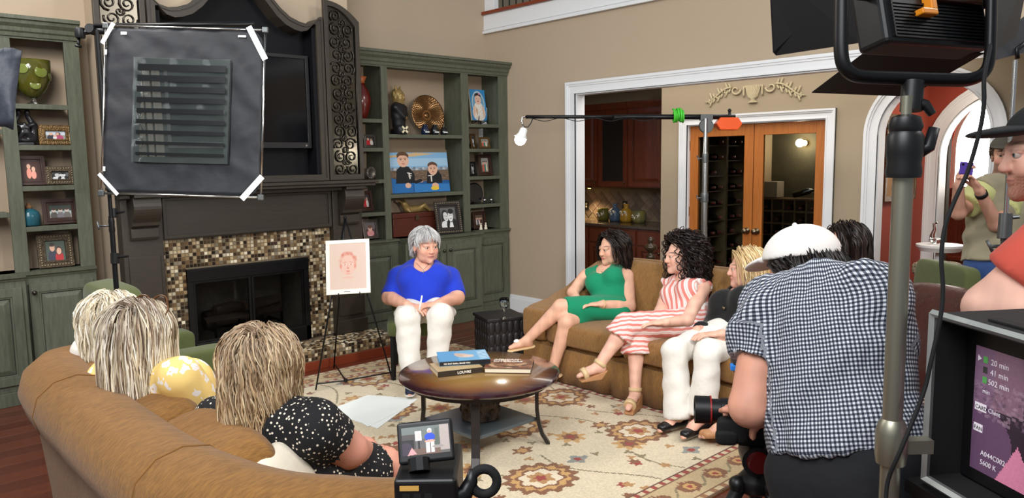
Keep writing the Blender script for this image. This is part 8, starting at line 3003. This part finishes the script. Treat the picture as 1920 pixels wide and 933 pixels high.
for q in 'RL':
 a, t = p.J['an' + q], p.J['to' + q]
 fd = nrm(t - a)
 fh = nrm(V(fd[0], fd[1], 0))
 sd = nrm(np.cross(V(0, 0, 1), fh))
 dn = nrm(np.cross(np.cross(fd, V(0, 0, 1)), fd)) * -1
 tip = t + fd * .01 + dn * .028
 heel = a - fd * .045 + dn * .045
 hb = heel + V(0, 0, -.075) if q == 'R' else heel + nrm(p.J['an' + q] - p.J['kn' + q]) * .075
 if q == 'R':
  hb[2] = ZR + .001
  tb = V(tip[0], tip[1], ZR + .001)
 else:
  tb = tip + dn * .012
 g = G()
 v = []
 for w_ in (-.033, .033):
  v += [heel + sd * w_, tip + sd * w_, tb + sd * w_, hb + sd * w_]
 g.add(v, [(0, 1, 2, 3), (7, 6, 5, 4), (0, 4, 5, 1), (1, 5, 6, 2), (2, 6, 7, 3), (3, 7, 4, 0)])
 o = g.obj('wedge_heel', 'tan_leather', p.t, bevel=.008, seg=3)
 G().lathe([(.040, -.013), (.044, -.013), (.044, .013), (.040, .013)], 20, a + (p.J['kn' + q] - a) * .06, frame_z(p.J['kn' + q] - a)).obj('ankle_strap', 'gold_leather', p.t, smooth=True)
 G().lathe([(.037, -.016), (.042, -.016), (.042, .016), (.037, .016)], 20, a + (t - a) * .74 + dn * .004, frame_z(fd)).obj('toe_strap', 'gold_leather', p.t, smooth=True)
# ---------------------------------------------------------------- blonde woman in black
p = Person('seated woman with blonde bob in black top and white trousers', dict(
 pelvis=(1385, 632, 4.98, .57), chest=(1394, 560, 5.06), head=(1400, 504, 5.03), shR=(1356, 566, 5.22), shL=(1427, 568, 4.93), elR=(1332, 618, 5.02), elL=(1402, 640, 4.75),
 wrR=(1306, 620, 4.80), wrL=(1352, 626, 4.62), hipR=(1352, 640, 4.98, .54), hipL=(1400, 640, 4.88, .54), knR=(1266, 658, 4.70), knL=(1326, 660, 4.60),
 anR=(1270, 784, 4.68), anL=(1318, 780, 4.60), toR=(1238, 802, 4.60, .05), toL=(1282, 808, 4.48, .05)), (224, 172, 150), girth=1.08, sc=1.06, face=LEFT * .97 - TOCAM * .1, floor=ZR)
p.skinbody(hands=[('R', TOCAM * .45 + LEFT * .25 - up_ * .55, -up_ * .6 - LEFT * .4, 1, .35), ('L', LEFT * .95, -up_ * .9, -1, .4)], bust=.08)
p.head(lips=(188, 100, 98), brow=(140, 108, 82))
S = Sdf()
p.torso(S, .016, bust=.09)
for q in 'RL':
 p.arm(S, q, .014, 1.0, 1.1, .72)
c = p.J['chest']
S.ell(c + p.F * .06 + p.U * .06, (.08, .06, .07), p.TR, .008, sub=True)
S.cone(c + p.U * .01, c + p.U * .2, .054, .07, k=.01, sub=True)
p.cloth('sweater', S, 'black_knit', fold=.004, freq=20)
S = Sdf()
S.ell(p.J['pelvis'] - p.U * .06, (.12, .165, .09), p.TR, .05)
for q in 'RL':
 p.leg(S, q, .016, 1.0, .98, 1.0, .045)
p.cloth('trousers', S, 'white_trouser', fold=.005, freq=24)
for q in 'RL':
 shoe(p, q, 'black_shoe', None)
hair(p.t, p.J['head'], p.HR, 1.06, [(224, 196, 148), (206, 174, 122), (238, 216, 172), (190, 158, 110)], drop=.13, n=1500, rad=.0031, M=14, step=.019, vol=.025, grav=.13, seed=13, part=.2, back=.45,
     body=[(p.J['chest'] - p.U * .06, .12)])
g = G()
g.tube([c + p.L * .06 * sg_ + p.U * (.05 - .20 * (1 - abs(sg_) ** 1.5)) + p.F * (.07 + .10 * (1 - abs(sg_))) for sg_ in np.linspace(-1, 1, 17)], .003, 5)
for sg_ in (-.5, -.2, .1, .4):
 g.ball(c + p.L * .06 * sg_ + p.U * (.05 - .20 * (1 - abs(sg_) ** 1.5)) + p.F * (.075 + .10 * (1 - abs(sg_))), .011, 8, 6)
g.obj('necklace', 'brass_dark', p.t, smooth=True)
# ---------------------------------------------------------------- fourth woman on the sofa, mostly hidden by the camera operator
p = Person('seated dark-haired woman almost hidden behind the camera operator', dict(
 pelvis=(4.50, 1.98, .57), chest=(4.66, 1.97, .92), head=(4.62, 1.99, 1.13), shR=(4.66, 2.15, .90), shL=(4.62, 1.79, .90), elR=(4.42, 2.2, .66), elL=(4.38, 1.82, .66),
 wrR=(4.18, 2.12, .60), wrL=(4.16, 1.98, .60), hipR=(4.46, 2.07, .54), hipL=(4.44, 1.90, .54), knR=(4.02, 2.12, .53), knL=(4.00, 2.02, .58),
 anR=(3.90, 2.30, .12), anL=(3.82, 2.26, .17), toR=(3.76, 2.42, .05), toL=(3.70, 2.36, .08)), (218, 166, 142), face=V(-.7, .72, 0), floor=ZR)
p.skinbody(hands=[('R', V(-.9, -.2, -.1), -up_, 1, .4), ('L', V(-.9, .2, -.1), -up_, -1, .4)], h=.009)
p.head(h=.009)
S = Sdf()
p.torso(S, .014, bust=.08)
for q in 'RL':
 p.arm(S, q, .016, .9, 1.0, 0)
S.cut(p.J['pelvis'] - p.U * .02, -p.U)
p.cloth('blouse', S, 'rose_top')
S = Sdf()
S.ell(p.J['pelvis'] - p.U * .03, (.13, .17, .12), p.TR, .05)
for q in 'RL':
 p.leg(S, q, .02, 1.0, .55, 1.0, .03)
p.cloth('trousers', S, 'grey_trouser')
for q in 'RL':
 shoe(p, q, 'tan_leather', None, top=.3)
hair(p.t, p.J['head'], p.HR, 1.0, [(36, 26, 23), (26, 18, 16), (48, 35, 30)], drop=.2, n=600, rad=.005, vol=.035, seed=17, body=[(p.J['chest'], .12)])
# ---------------------------------------------------------------- three women on the near sofa, seen from behind
# far one
p = Person('woman with wavy platinum blonde hair at the far end of left sofa', dict(
 pelvis=(1.10, 3.58, .55), chest=(.99, 3.62, .87), head=(214, 606, 3.50), shR=(1.05, 3.46, .85), shL=(.89, 3.79, .85), elR=(1.16, 3.46, .62), elL=(1.06, 3.80, .62),
 wrR=(1.38, 3.52, .58), wrL=(1.30, 3.76, .58), hipR=(1.14, 3.50, .53), hipL=(1.10, 3.68, .53), knR=(1.60, 3.62, .54), knL=(1.56, 3.78, .54),
 anR=(1.68, 3.62, .12), anL=(1.66, 3.80, .12), toR=(1.82, 3.66, .06), toL=(1.80, 3.84, .06)), (226, 178, 160), face=V(.75, .66, 0), floor=.0)
p.skinbody(hands=[('R', V(.9, .3, -.1), -up_, 1, .4), ('L', V(.9, -.2, -.1), -up_, -1, .4)], h=.009)
p.head(h=.009)
S = Sdf()
p.torso(S, .014, bust=.08)
for q in 'RL':
 p.arm(S, q, .016, .9, 1.0, 0)
S.cut(p.J['pelvis'] - p.U * .02, -p.U)
p.cloth('blouse', S, 'white_trouser')
S = Sdf()
S.ell(p.J['pelvis'] - p.U * .03, (.13, .17, .12), p.TR, .05)
for q in 'RL':
 p.leg(S, q, .02, 1.0, .95, 1.0, .03)
p.cloth('trousers', S, 'denim_blue')
for q in 'RL':
 shoe(p, q, 'black_shoe', None)
hair(p.t, p.J['head'], p.HR, 1.06, [(240, 230, 208), (222, 208, 180), (248, 242, 228), (204, 188, 160)], drop=.20, n=2100, rad=.0026, M=15, step=.019, vol=.022, grav=.13, seed=21, curl=(.006, .14), back=.5,
     body=[(p.J['chest'] - p.U * .08, .13)])
# middle one
p = Person('woman in yellow floral blouse with highlighted straight hair and sunglasses on head', dict(
 pelvis=(1.14, 2.98, .56), chest=(272, 712, 2.98), head=(262, 632, 2.96), shR=(338, 706, 2.86), shL=(205, 712, 3.14), elR=(392, 782, 2.98), elL=(1.12, 3.2, .66),
 wrR=(402, 738, 3.28), wrL=(1.36, 3.12, .60), hipR=(1.16, 2.90, .54), hipL=(1.12, 3.06, .54), knR=(1.60, 2.94, .54), knL=(1.58, 3.12, .54),
 anR=(1.68, 2.94, .12), anL=(1.66, 3.12, .12), toR=(1.82, 2.98, .06), toL=(1.80, 3.16, .06)), (230, 178, 160), face=V(.80, .60, -.03), floor=.0)
p.skinbody(hands=[('R', V(.75, .5, .0), -up_, 1, .5), ('L', V(.9, -.2, -.1), -up_, -1, .4)], h=.009)
p.head(h=.008)
S = Sdf()
p.torso(S, .018, bust=.08)
p.arm(S, 'R', .026, 1.0, 1.1, .55)
p.arm(S, 'L', .026, 1.0, 1.1, .55)
S.cone(p.J['chest'] + p.U * .015, p.J['chest'] + p.U * .2, .056, .075, k=.01, sub=True)
S.cut(p.J['pelvis'] - p.U * .05, -p.U)
p.cloth('blouse', S, 'yellow_floral', fold=.004, freq=16)
S = Sdf()
S.ell(p.J['pelvis'] - p.U * .03, (.13, .17, .12), p.TR, .05)
for q in 'RL':
 p.leg(S, q, .02, 1.0, .95, 1.0, .03)
p.cloth('trousers', S, 'white_trouser')
for q in 'RL':
 shoe(p, q, 'tan_leather', None)
hair(p.t, p.J['head'], p.HR, 1.08, [(236, 224, 198), (214, 198, 168), (244, 236, 220), (190, 170, 140), (230, 218, 198), (146, 122, 102)], drop=.215, n=3100, rad=.0024, vol=.02, grav=.15, seed=23, back=.42, part=-.1,
     root=((112, 92, 80), .34), tipjit=.018, M=17, step=.0205, body=[(p.J['chest'] - p.U * .08, .13)], curl=(.003, .3))
sg = thing('sunglasses', 'tortoiseshell sunglasses pushed up on the highlighted hair of woman in yellow', 'sunglasses', p.J['head'] + p.HR @ V(.03, 0, .12))
mat('tortoise', (92, 56, 26), .25)
mat('lens_dark', (60, 44, 32), .1)
H_ = lambda f, l, u: p.J['head'] + p.HR @ (V(f, l, u) * 1.08)
for s_ in (-1, 1):
 o = G().tube([H_(.070 + .014 * math.sin(t) , s_ * (.036 + .030 * math.cos(t)), .118 + .022 * math.sin(t)) for t in np.linspace(0, 2 * PI, 20, endpoint=False)], .004, 6, closed=True).obj('rim', 'tortoise', sg, smooth=True)
 G().ball(H_(.070, s_ * .036, .118), (.002, .028, .024), 12, 8, p.HR @ rot((0, 1, 0), .55)).obj('lens', 'lens_dark', sg, smooth=True)
 G().tube([H_(.07, s_ * .068, .122), H_(.03, s_ * .098, .100), H_(-.03, s_ * .108, .06), H_(-.05, s_ * .106, .035)], .0038, 6).obj('temple', 'tortoise', sg, smooth=True)
G().tube([H_(.074, -.008, .122), H_(.078, 0, .126), H_(.074, .008, .122)], .004, 6).obj('bridge', 'tortoise', sg, smooth=True)
# near one
p = Person('woman in black dotted dress with tousled light brown hair, nearest on left sofa', dict(
 pelvis=(558, 915, 2.68), chest=(497, 782, 2.62), head=(494, 690, 2.62), shR=(590, 806, 2.54), shL=(415, 792, 2.74), elR=(652, 842, 2.66), elL=(470, 850, 2.88),
 wrR=(690, 850, 2.95), wrL=(575, 858, 2.9), hipR=(590, 905, 2.68), hipL=(545, 890, 2.82), knR=(722, 872, 2.90), knL=(680, 850, 3.05),
 anR=(1.86, 2.18, .12), anL=(1.84, 2.36, .12), toR=(2.0, 2.2, .06), toL=(1.98, 2.38, .06)), (214, 150, 128), girth=1.15, face=V(.86, .5, -.03), floor=.0)
p.skinbody(hands=[('R', V(.9, .4, -.1), -up_, 1, .4), ('L', V(.9, -.1, -.1), -up_, -1, .4)], h=.008, fat=1.35)
p.head(h=.008)
S = Sdf()
p.torso(S, .018, bust=.09)
for q in 'RL':
 p.arm(S, q, .014, .55, 1.36, 0)
S.ell(p.J['chest'] - p.F * .05 + p.U * .05, (.075, .085, .062), p.TR, .012, sub=True)
S.cone(p.J['chest'] + p.U * .02, p.J['chest'] + p.U * .2, .060, .075, k=.01, sub=True)
for q in 'RL':
 p.leg(S, q, .026, .90)
S.cone(p.J['hipR'] * .5 + p.J['hipL'] * .5, p.J['knL'] * .45 + p.J['knR'] * .45 + p.J['hipR'] * .1, .10, .08, k=.06, clip=[(p.J['knR'] * .9 + p.J['hipR'] * .1, nrm(p.J['knR'] - p.J['hipR']))])
p.cloth('dress', S, 'dot_print', fold=.005, freq=18)
for q in 'RL':
 shoe(p, q, 'black_shoe', None)
hair(p.t, p.J['head'], p.HR, 1.08, [(190, 160, 122), (164, 134, 98), (210, 184, 146), (138, 110, 80), (222, 202, 166), (182, 156, 126)], drop=.30, n=3100, rad=.0024, vol=.022, grav=.13, seed=27, back=.5, part=0,
     root=((138, 116, 98), .4), tipjit=.045, M=18, step=.0195, hug=.014, curl=(.006, .13), body=[(p.J['chest'] - p.U * .08, .14), (p.J['shR'], .07), (p.J['shL'], .07)])
# ---------------------------------------------------------------- camera operator, bent over the camera, seen from behind
cd2 = 2.02
p = Person('camera operator in gingham shirt and white cap bending over the camera', dict(
 pelvis=(1596, 890, 2.02), chest=(1545, 545, 2.14), head=(1503, 512, 2.34), shL=(1446, 578, 2.22), shR=(1645, 562, 2.02), elL=(1406, 762, 2.16), elR=(1640, 760, 2.25),
 wrL=(1402, 772, 2.37), wrR=(1500, 790, 2.40), hipL=(1535, 905, 2.07), hipR=(1655, 905, 1.97)), (206, 148, 124), girth=1.22, sc=1.06, face=nrm(V(FW[0], FW[1], 0)) * .8 + LEFT * .35 + V(0, 0, -.5), male=True)
J = p.J
for q in 'RL':
 h_ = J['hip' + q]
 J['kn' + q] = V(h_[0] + .03, h_[1] + .03, .47)
 J['an' + q] = V(h_[0] - .01, h_[1] - .01, .10)
 J['to' + q] = V(h_[0] + .10, h_[1] + .10, .05)
hf = nrm(J['wrL'] - J['elL'])
p.skinbody(hands=[('L', FW * .9 - LEFT * .05, -up_ * .8 + FW * .2, 1, .9), ('R', LEFT * .8 + FW * .3, -up_, 1, .8)], belly=.02, fat=1.12, h=.008)
p.head(beard=(52, 40, 34), h=.008)
S = Sdf()
p.torso(S, .012, belly=.02, low=False, k=.08)
a, b = J['pelvis'], J['chest']
S.ell(a + p.U * .07, (.155, .20, .16), p.TR, .08)
S.cone(a + p.U * .05 - p.F * .0, b - p.U * .10, .165, .155, k=.08, flat=(p.F, .78))
for q in 'RL':
 p.arm(S, q, .022, .55, 1.2, 0)
S.cone(J['shL'] * .8 + b * .2, J['shR'] * .8 + b * .2, .075, k=.05)
S.cone(b + p.U * .03, b + p.U * .25, .065, .08, k=.01, sub=True)
S.cut(a + p.U * .06, -p.U)
v, f = S.mesh(.0098)
rel = (v - a) @ p.TR
ang = np.arctan2(rel[:, 1], -rel[:, 0])
# cloth runs round the body: width by angle, height along the spine, sleeves along their own axis
uv = np.stack([ang * .185, rel[:, 2], rel[:, 0]], 1)
for q in 'RL':
 ax = nrm(J['el' + q] - J['sh' + q])
 w_ = (v - J['sh' + q])
 tpar = w_ @ ax
 rr = np.linalg.norm(w_ - tpar[:, None] * ax, axis=1)
 sel = (tpar > .07) & (rr < .125) & (np.abs(rel[:, 1]) > .14)
 e1 = nrm(np.cross(ax, p.F))
 e2 = np.cross(ax, e1)
 an = np.arctan2(w_ @ e2, w_ @ e1)
 uv[sel] = np.stack([an * .09, tpar, 0 * an], 1)[sel]
fn = np.cross(v[f[:, 1]] - v[f[:, 0]], v[f[:, 2]] - v[f[:, 0]])
n = np.zeros_like(v)
for k in range(4):
 np.add.at(n, f[:, k], fn)
n /= np.linalg.norm(n, axis=1)[:, None] + 1e-12
v = v + n * (wobble(v, .005, 13, 8) + wobble(v * V(1, 1, .35), .003, 30, 9))[:, None]
meshobj('shirt', v, f, 'gingham', p.t, None, uv)
S = Sdf()
S.ell(a - V(0, 0, .02), (.172, .215, .21), p.TR, .05)
for q in 'RL':
 p.leg(S, q, .022, 1.0, .97, 1.1, .04)
p.cloth('jeans', S, 'denim_black', fold=.004)
for q in 'RL':
 shoe(p, q, 'black_shoe', None)
hair(p.t, J['head'], p.HR, 1.08, [(34, 28, 26), (24, 20, 19), (48, 40, 36)], n=900, rad=.0034, vol=.02, short=.11, M=9, seed=31, back=.6, hug=.02, grav=.06, zmax=.1)
mat('cap_white', (228, 224, 218), .8)
def cap(name, label, p, m, brim, sc=1.0, rot_=0.0, panel=None, tilt=0.0, lift=0.0):
 R = p.HR @ rot((0, 1, 0), tilt)
 c = p.J['head'] + R @ (V(-.012, 0, .045 + lift) * sc)
 t = thing(name, label, 'cap', c)
 R2 = R @ rotz(rot_)
 S = Sdf()
 S.ell(c, np.array([.118, .098, .092]) * sc, R, .01)
 S.cut(c + R @ V(0, 0, .0), R @ V(.12, 0, -1), .006)
 v, f = S.mesh(.006)
 o = meshobj('crown', v, f, m, t)
 S = Sdf()
 S.ell(c + R2 @ (V(.10, 0, .012) * sc), np.array([.105, .085, .014]) * sc, R2 @ rot((0, 1, 0), .12), .004)
 S.cut(c + R2 @ (V(.085, 0, 0) * sc), R2 @ V(-1, 0, 0), .004)
 v, f = S.mesh(.005)
 meshobj('brim', v, f, brim, t)
 if panel:
  S = Sdf()
  S.ell(c, np.array([.120, .100, .0935]) * sc, R, .01)
  S.cut(c + R @ V(0, 0, .012), R @ V(.12, 0, -1), .004)
  S.cut(c + R @ V(.045, 0, .0), R @ V(1, 0, -.3), .004)
  v, f = S.mesh(.006)
  meshobj('rear_panel', v, f, panel, t)
 G().ball(c + R @ (V(0, 0, .093) * sc), .008, 8, 6).obj('button', m, t, smooth=True)
 return t
cap('baseball_cap', 'white baseball cap on the camera operator', p, 'cap_white', 'cap_white', 1.08, tilt=-.2)
# ---------------------------------------------------------------- bearded man at the right edge
p = Person('bearded man in coral polo shirt and dark cap at right edge, arms folded', dict(
 pelvis=(2010, 800, 2.0), chest=(2015, 425, 2.08), head=(1974, 288, 2.08), shR=(2015, 455, 1.90), shL=(1990, 450, 2.28), elR=(1862, 590, 1.98), elL=(1890, 600, 2.20),
 wrR=(1960, 560, 2.16), wrL=(1960, 590, 1.98)), (234, 184, 164), girth=1.15, sc=1.10, face=LEFT * .93 + nrm(V(FW[0], FW[1], 0)) * .25 + V(0, 0, -.04), male=True)
J = p.J
J['elR'] = P(1858, 578, d=1.99)
J['wrR'] = P(1965, 578, d=1.86)
J['elL'] = P(1895, 592, d=2.22)
J['wrL'] = P(1965, 560, d=2.0)
for q in 'RL':
 h_ = J['hip' + q]
 J['kn' + q] = V(h_[0], h_[1], .50)
 J['an' + q] = V(h_[0], h_[1], .10)
 J['to' + q] = J['an' + q] + V(*(LEFT[:2] * .16), -.05)
p.skinbody(hands=[('R', RT, -up_, 1, .6), ('L', RT, -up_, -1, .6)], fat=1.35, h=.008)
p.head(beard=(128, 68, 44), brow=(110, 70, 48), lips=(188, 116, 106), h=.0046, iris=(60, 70, 80))
S = Sdf()
p.torso(S, .022, belly=.03, k=.06)
for q in 'RL':
 p.arm(S, q, .030, .62, 1.3, 0)
S.cone(J['chest'] + p.U * .05, J['chest'] + p.U * .25, .066, .08, k=.01, sub=True)
S.cut(J['pelvis'] - p.U * .10, -p.U)
p.cloth('polo_shirt', S, 'coral_shirt', fold=.005, freq=16)
S = Sdf()
S.cone(J['chest'] + p.F * .05 + p.U * .05, J['chest'] - p.F * .05 + p.U * .07, .066, k=.02)
S.cone(J['chest'] + p.U * .0, J['chest'] + p.U * .3, .058, .06, k=.004, sub=True)
v, f = S.mesh(.007)
meshobj('collar', v, f, 'coral_shirt', p.t)
S = Sdf()
S.ell(J['pelvis'] - V(0, 0, .04), (.13, .17, .13), p.TR, .05)
for q in 'RL':
 p.leg(S, q, .02, 1.0, .97, 1.1, .04)
p.cloth('trousers', S, 'denim_black')
for q in 'RL':
 shoe(p, q, 'black_shoe', None)
hair(p.t, J['head'], p.HR, 1.10, [(120, 74, 48), (96, 58, 38), (138, 90, 60)], n=700, rad=.003, vol=.008, short=.035, M=6, seed=37, hug=.004, lift=.1, zmax=.3)
S = Sdf()
mat('cap_black', (24, 26, 28), .8)
cap('baseball_cap', 'black and white trucker cap on the bearded man', p, 'cap_black', 'cap_black', 1.12, panel='cap_white', tilt=-.05)
# ---------------------------------------------------------------- photographer in a vest, holding up a phone
p = Person('man in khaki vest and lime shirt photographing with a purple phone', dict(
 pelvis=(1862, 500, 5.406), chest=(1872, 352, 5.448), head=(1888, 292, 5.427), shR=(1838, 362, 5.364), shL=(1910, 360, 5.533), elR=(1797, 398, 5.258), elL=(1868, 420, 5.215),
 wrR=(1797, 347, 5.130), wrL=(1836, 356, 5.088)), (200, 150, 128), girth=1.2, sc=1.12, face=LEFT * .55 + TOCAM * .8, male=True)
J = p.J
for q in 'RL':
 h_ = J['hip' + q]
 J['kn' + q] = V(h_[0], h_[1], .50)
 J['an' + q] = V(h_[0], h_[1], .10)
 J['to' + q] = J['an' + q] + V(*(TOCAM[:2] * .16), -.05)
p.skinbody(hands=[('R', up_ * .9 - LEFT * .25, -LEFT, 1, .9), ('L', up_ * .75 + LEFT * .55, LEFT, -1, .9)], h=.008)
p.head(h=.005, beard=(110, 90, 78))
S = Sdf()
p.torso(S, .014, belly=.02)
for q in 'RL':
 p.arm(S, q, .024, .66, 1.2, 0)
S.cone(J['chest'] + p.U * .03, J['chest'] + p.U * .25, .06, .08, k=.01, sub=True)
p.cloth('shirt', S, 'lime_shirt', fold=.004)
S = Sdf()
p.torso(S, .046, belly=.02)
for q, sg_ in (('R', -1), ('L', 1)):
 S.ell(J['sh' + q] + p.L * sg_ * .05 - p.U * .04, (.13, .075, .13), p.TR, .01, sub=True)
 S.ell(J['pelvis'] + p.U * .13 + p.L * sg_ * .10 + p.F * .13, (.05, .075, .07), p.TR, .015)
 S.ell(J['pelvis'] + p.U * .32 + p.L * sg_ * .10 + p.F * .115, (.035, .055, .05), p.TR, .015)
S.cone(J['chest'] + p.F * .16 + p.U * .08, J['chest'] + p.F * .16 - p.U * .16, .07, .03, k=.01, sub=True)
S.cone(J['chest'] + p.U * .02, J['chest'] + p.U * .25, .07, .09, k=.01, sub=True)
S.cut(J['pelvis'] + p.U * .02, -p.U)
p.cloth('vest', S, 'khaki', fold=.006, freq=26)
S = Sdf()
S.ell(J['pelvis'] - V(0, 0, .02), (.13, .17, .13), p.TR, .05)
for q in 'RL':
 p.leg(S, q, .024, 1.0, .97, 1.1, .04)
p.cloth('jeans', S, 'denim_blue')
G(J['pelvis'] + p.U * .005, p.TR).lathe([(.160, -.02), (.172, -.02), (.172, .02), (.160, .02)], 36, R=np.diag([.84, 1.08, 1.0])).obj('belt', 'black_shoe', p.t, smooth=True)
G().lathe([(.034, -.014), (.039, -.014), (.039, .014), (.034, .014)], 20, J['wrL'] + (J['elL'] - J['wrL']) * .12, frame_z(J['wrL'] - J['elL'])).obj('wrist_watch', 'black_plastic', p.t, smooth=True)
for q in 'RL':
 shoe(p, q, 'black_shoe', None)
hair(p.t, J['head'], p.HR, 1.12, [(70, 56, 46), (90, 74, 60)], n=400, rad=.004, vol=.008, short=.03, M=6, seed=41, hug=.004, lift=.1, zmax=.3)
mat('cap_olive', (64, 60, 50), .8)
cap('baseball_cap', 'dark olive cap on the photographer in the vest', p, 'cap_olive', 'cap_olive', 1.14)
ph_ = P(1812, 315, d=5.088)
U, W = nrm(RT * 1.0 - UP * .1), nrm(UP)
t = thing('smartphone', 'small purple smartphone held up by man in vest', 'phone', ph_ - V(0, 0, .045))
g = G(ph_, np.stack([U, nrm(W - U * (W @ U)), np.cross(U, nrm(W - U * (W @ U)))], 1))
g.box(-.045, .045, -.045, .04, -.006, .006)
g.obj('phone_body', mat('purple_phone', (74, 50, 140), .35), t, bevel=.004)
g = G(ph_, np.stack([U, nrm(W - U * (W @ U)), np.cross(U, nrm(W - U * (W @ U)))], 1))
g.lathe([(0, .006), (.008, .006), (.008, .009), (0, .009)], 12, (-.028, .022, 0))
g.obj('camera_lens', 'tv_screen', t)
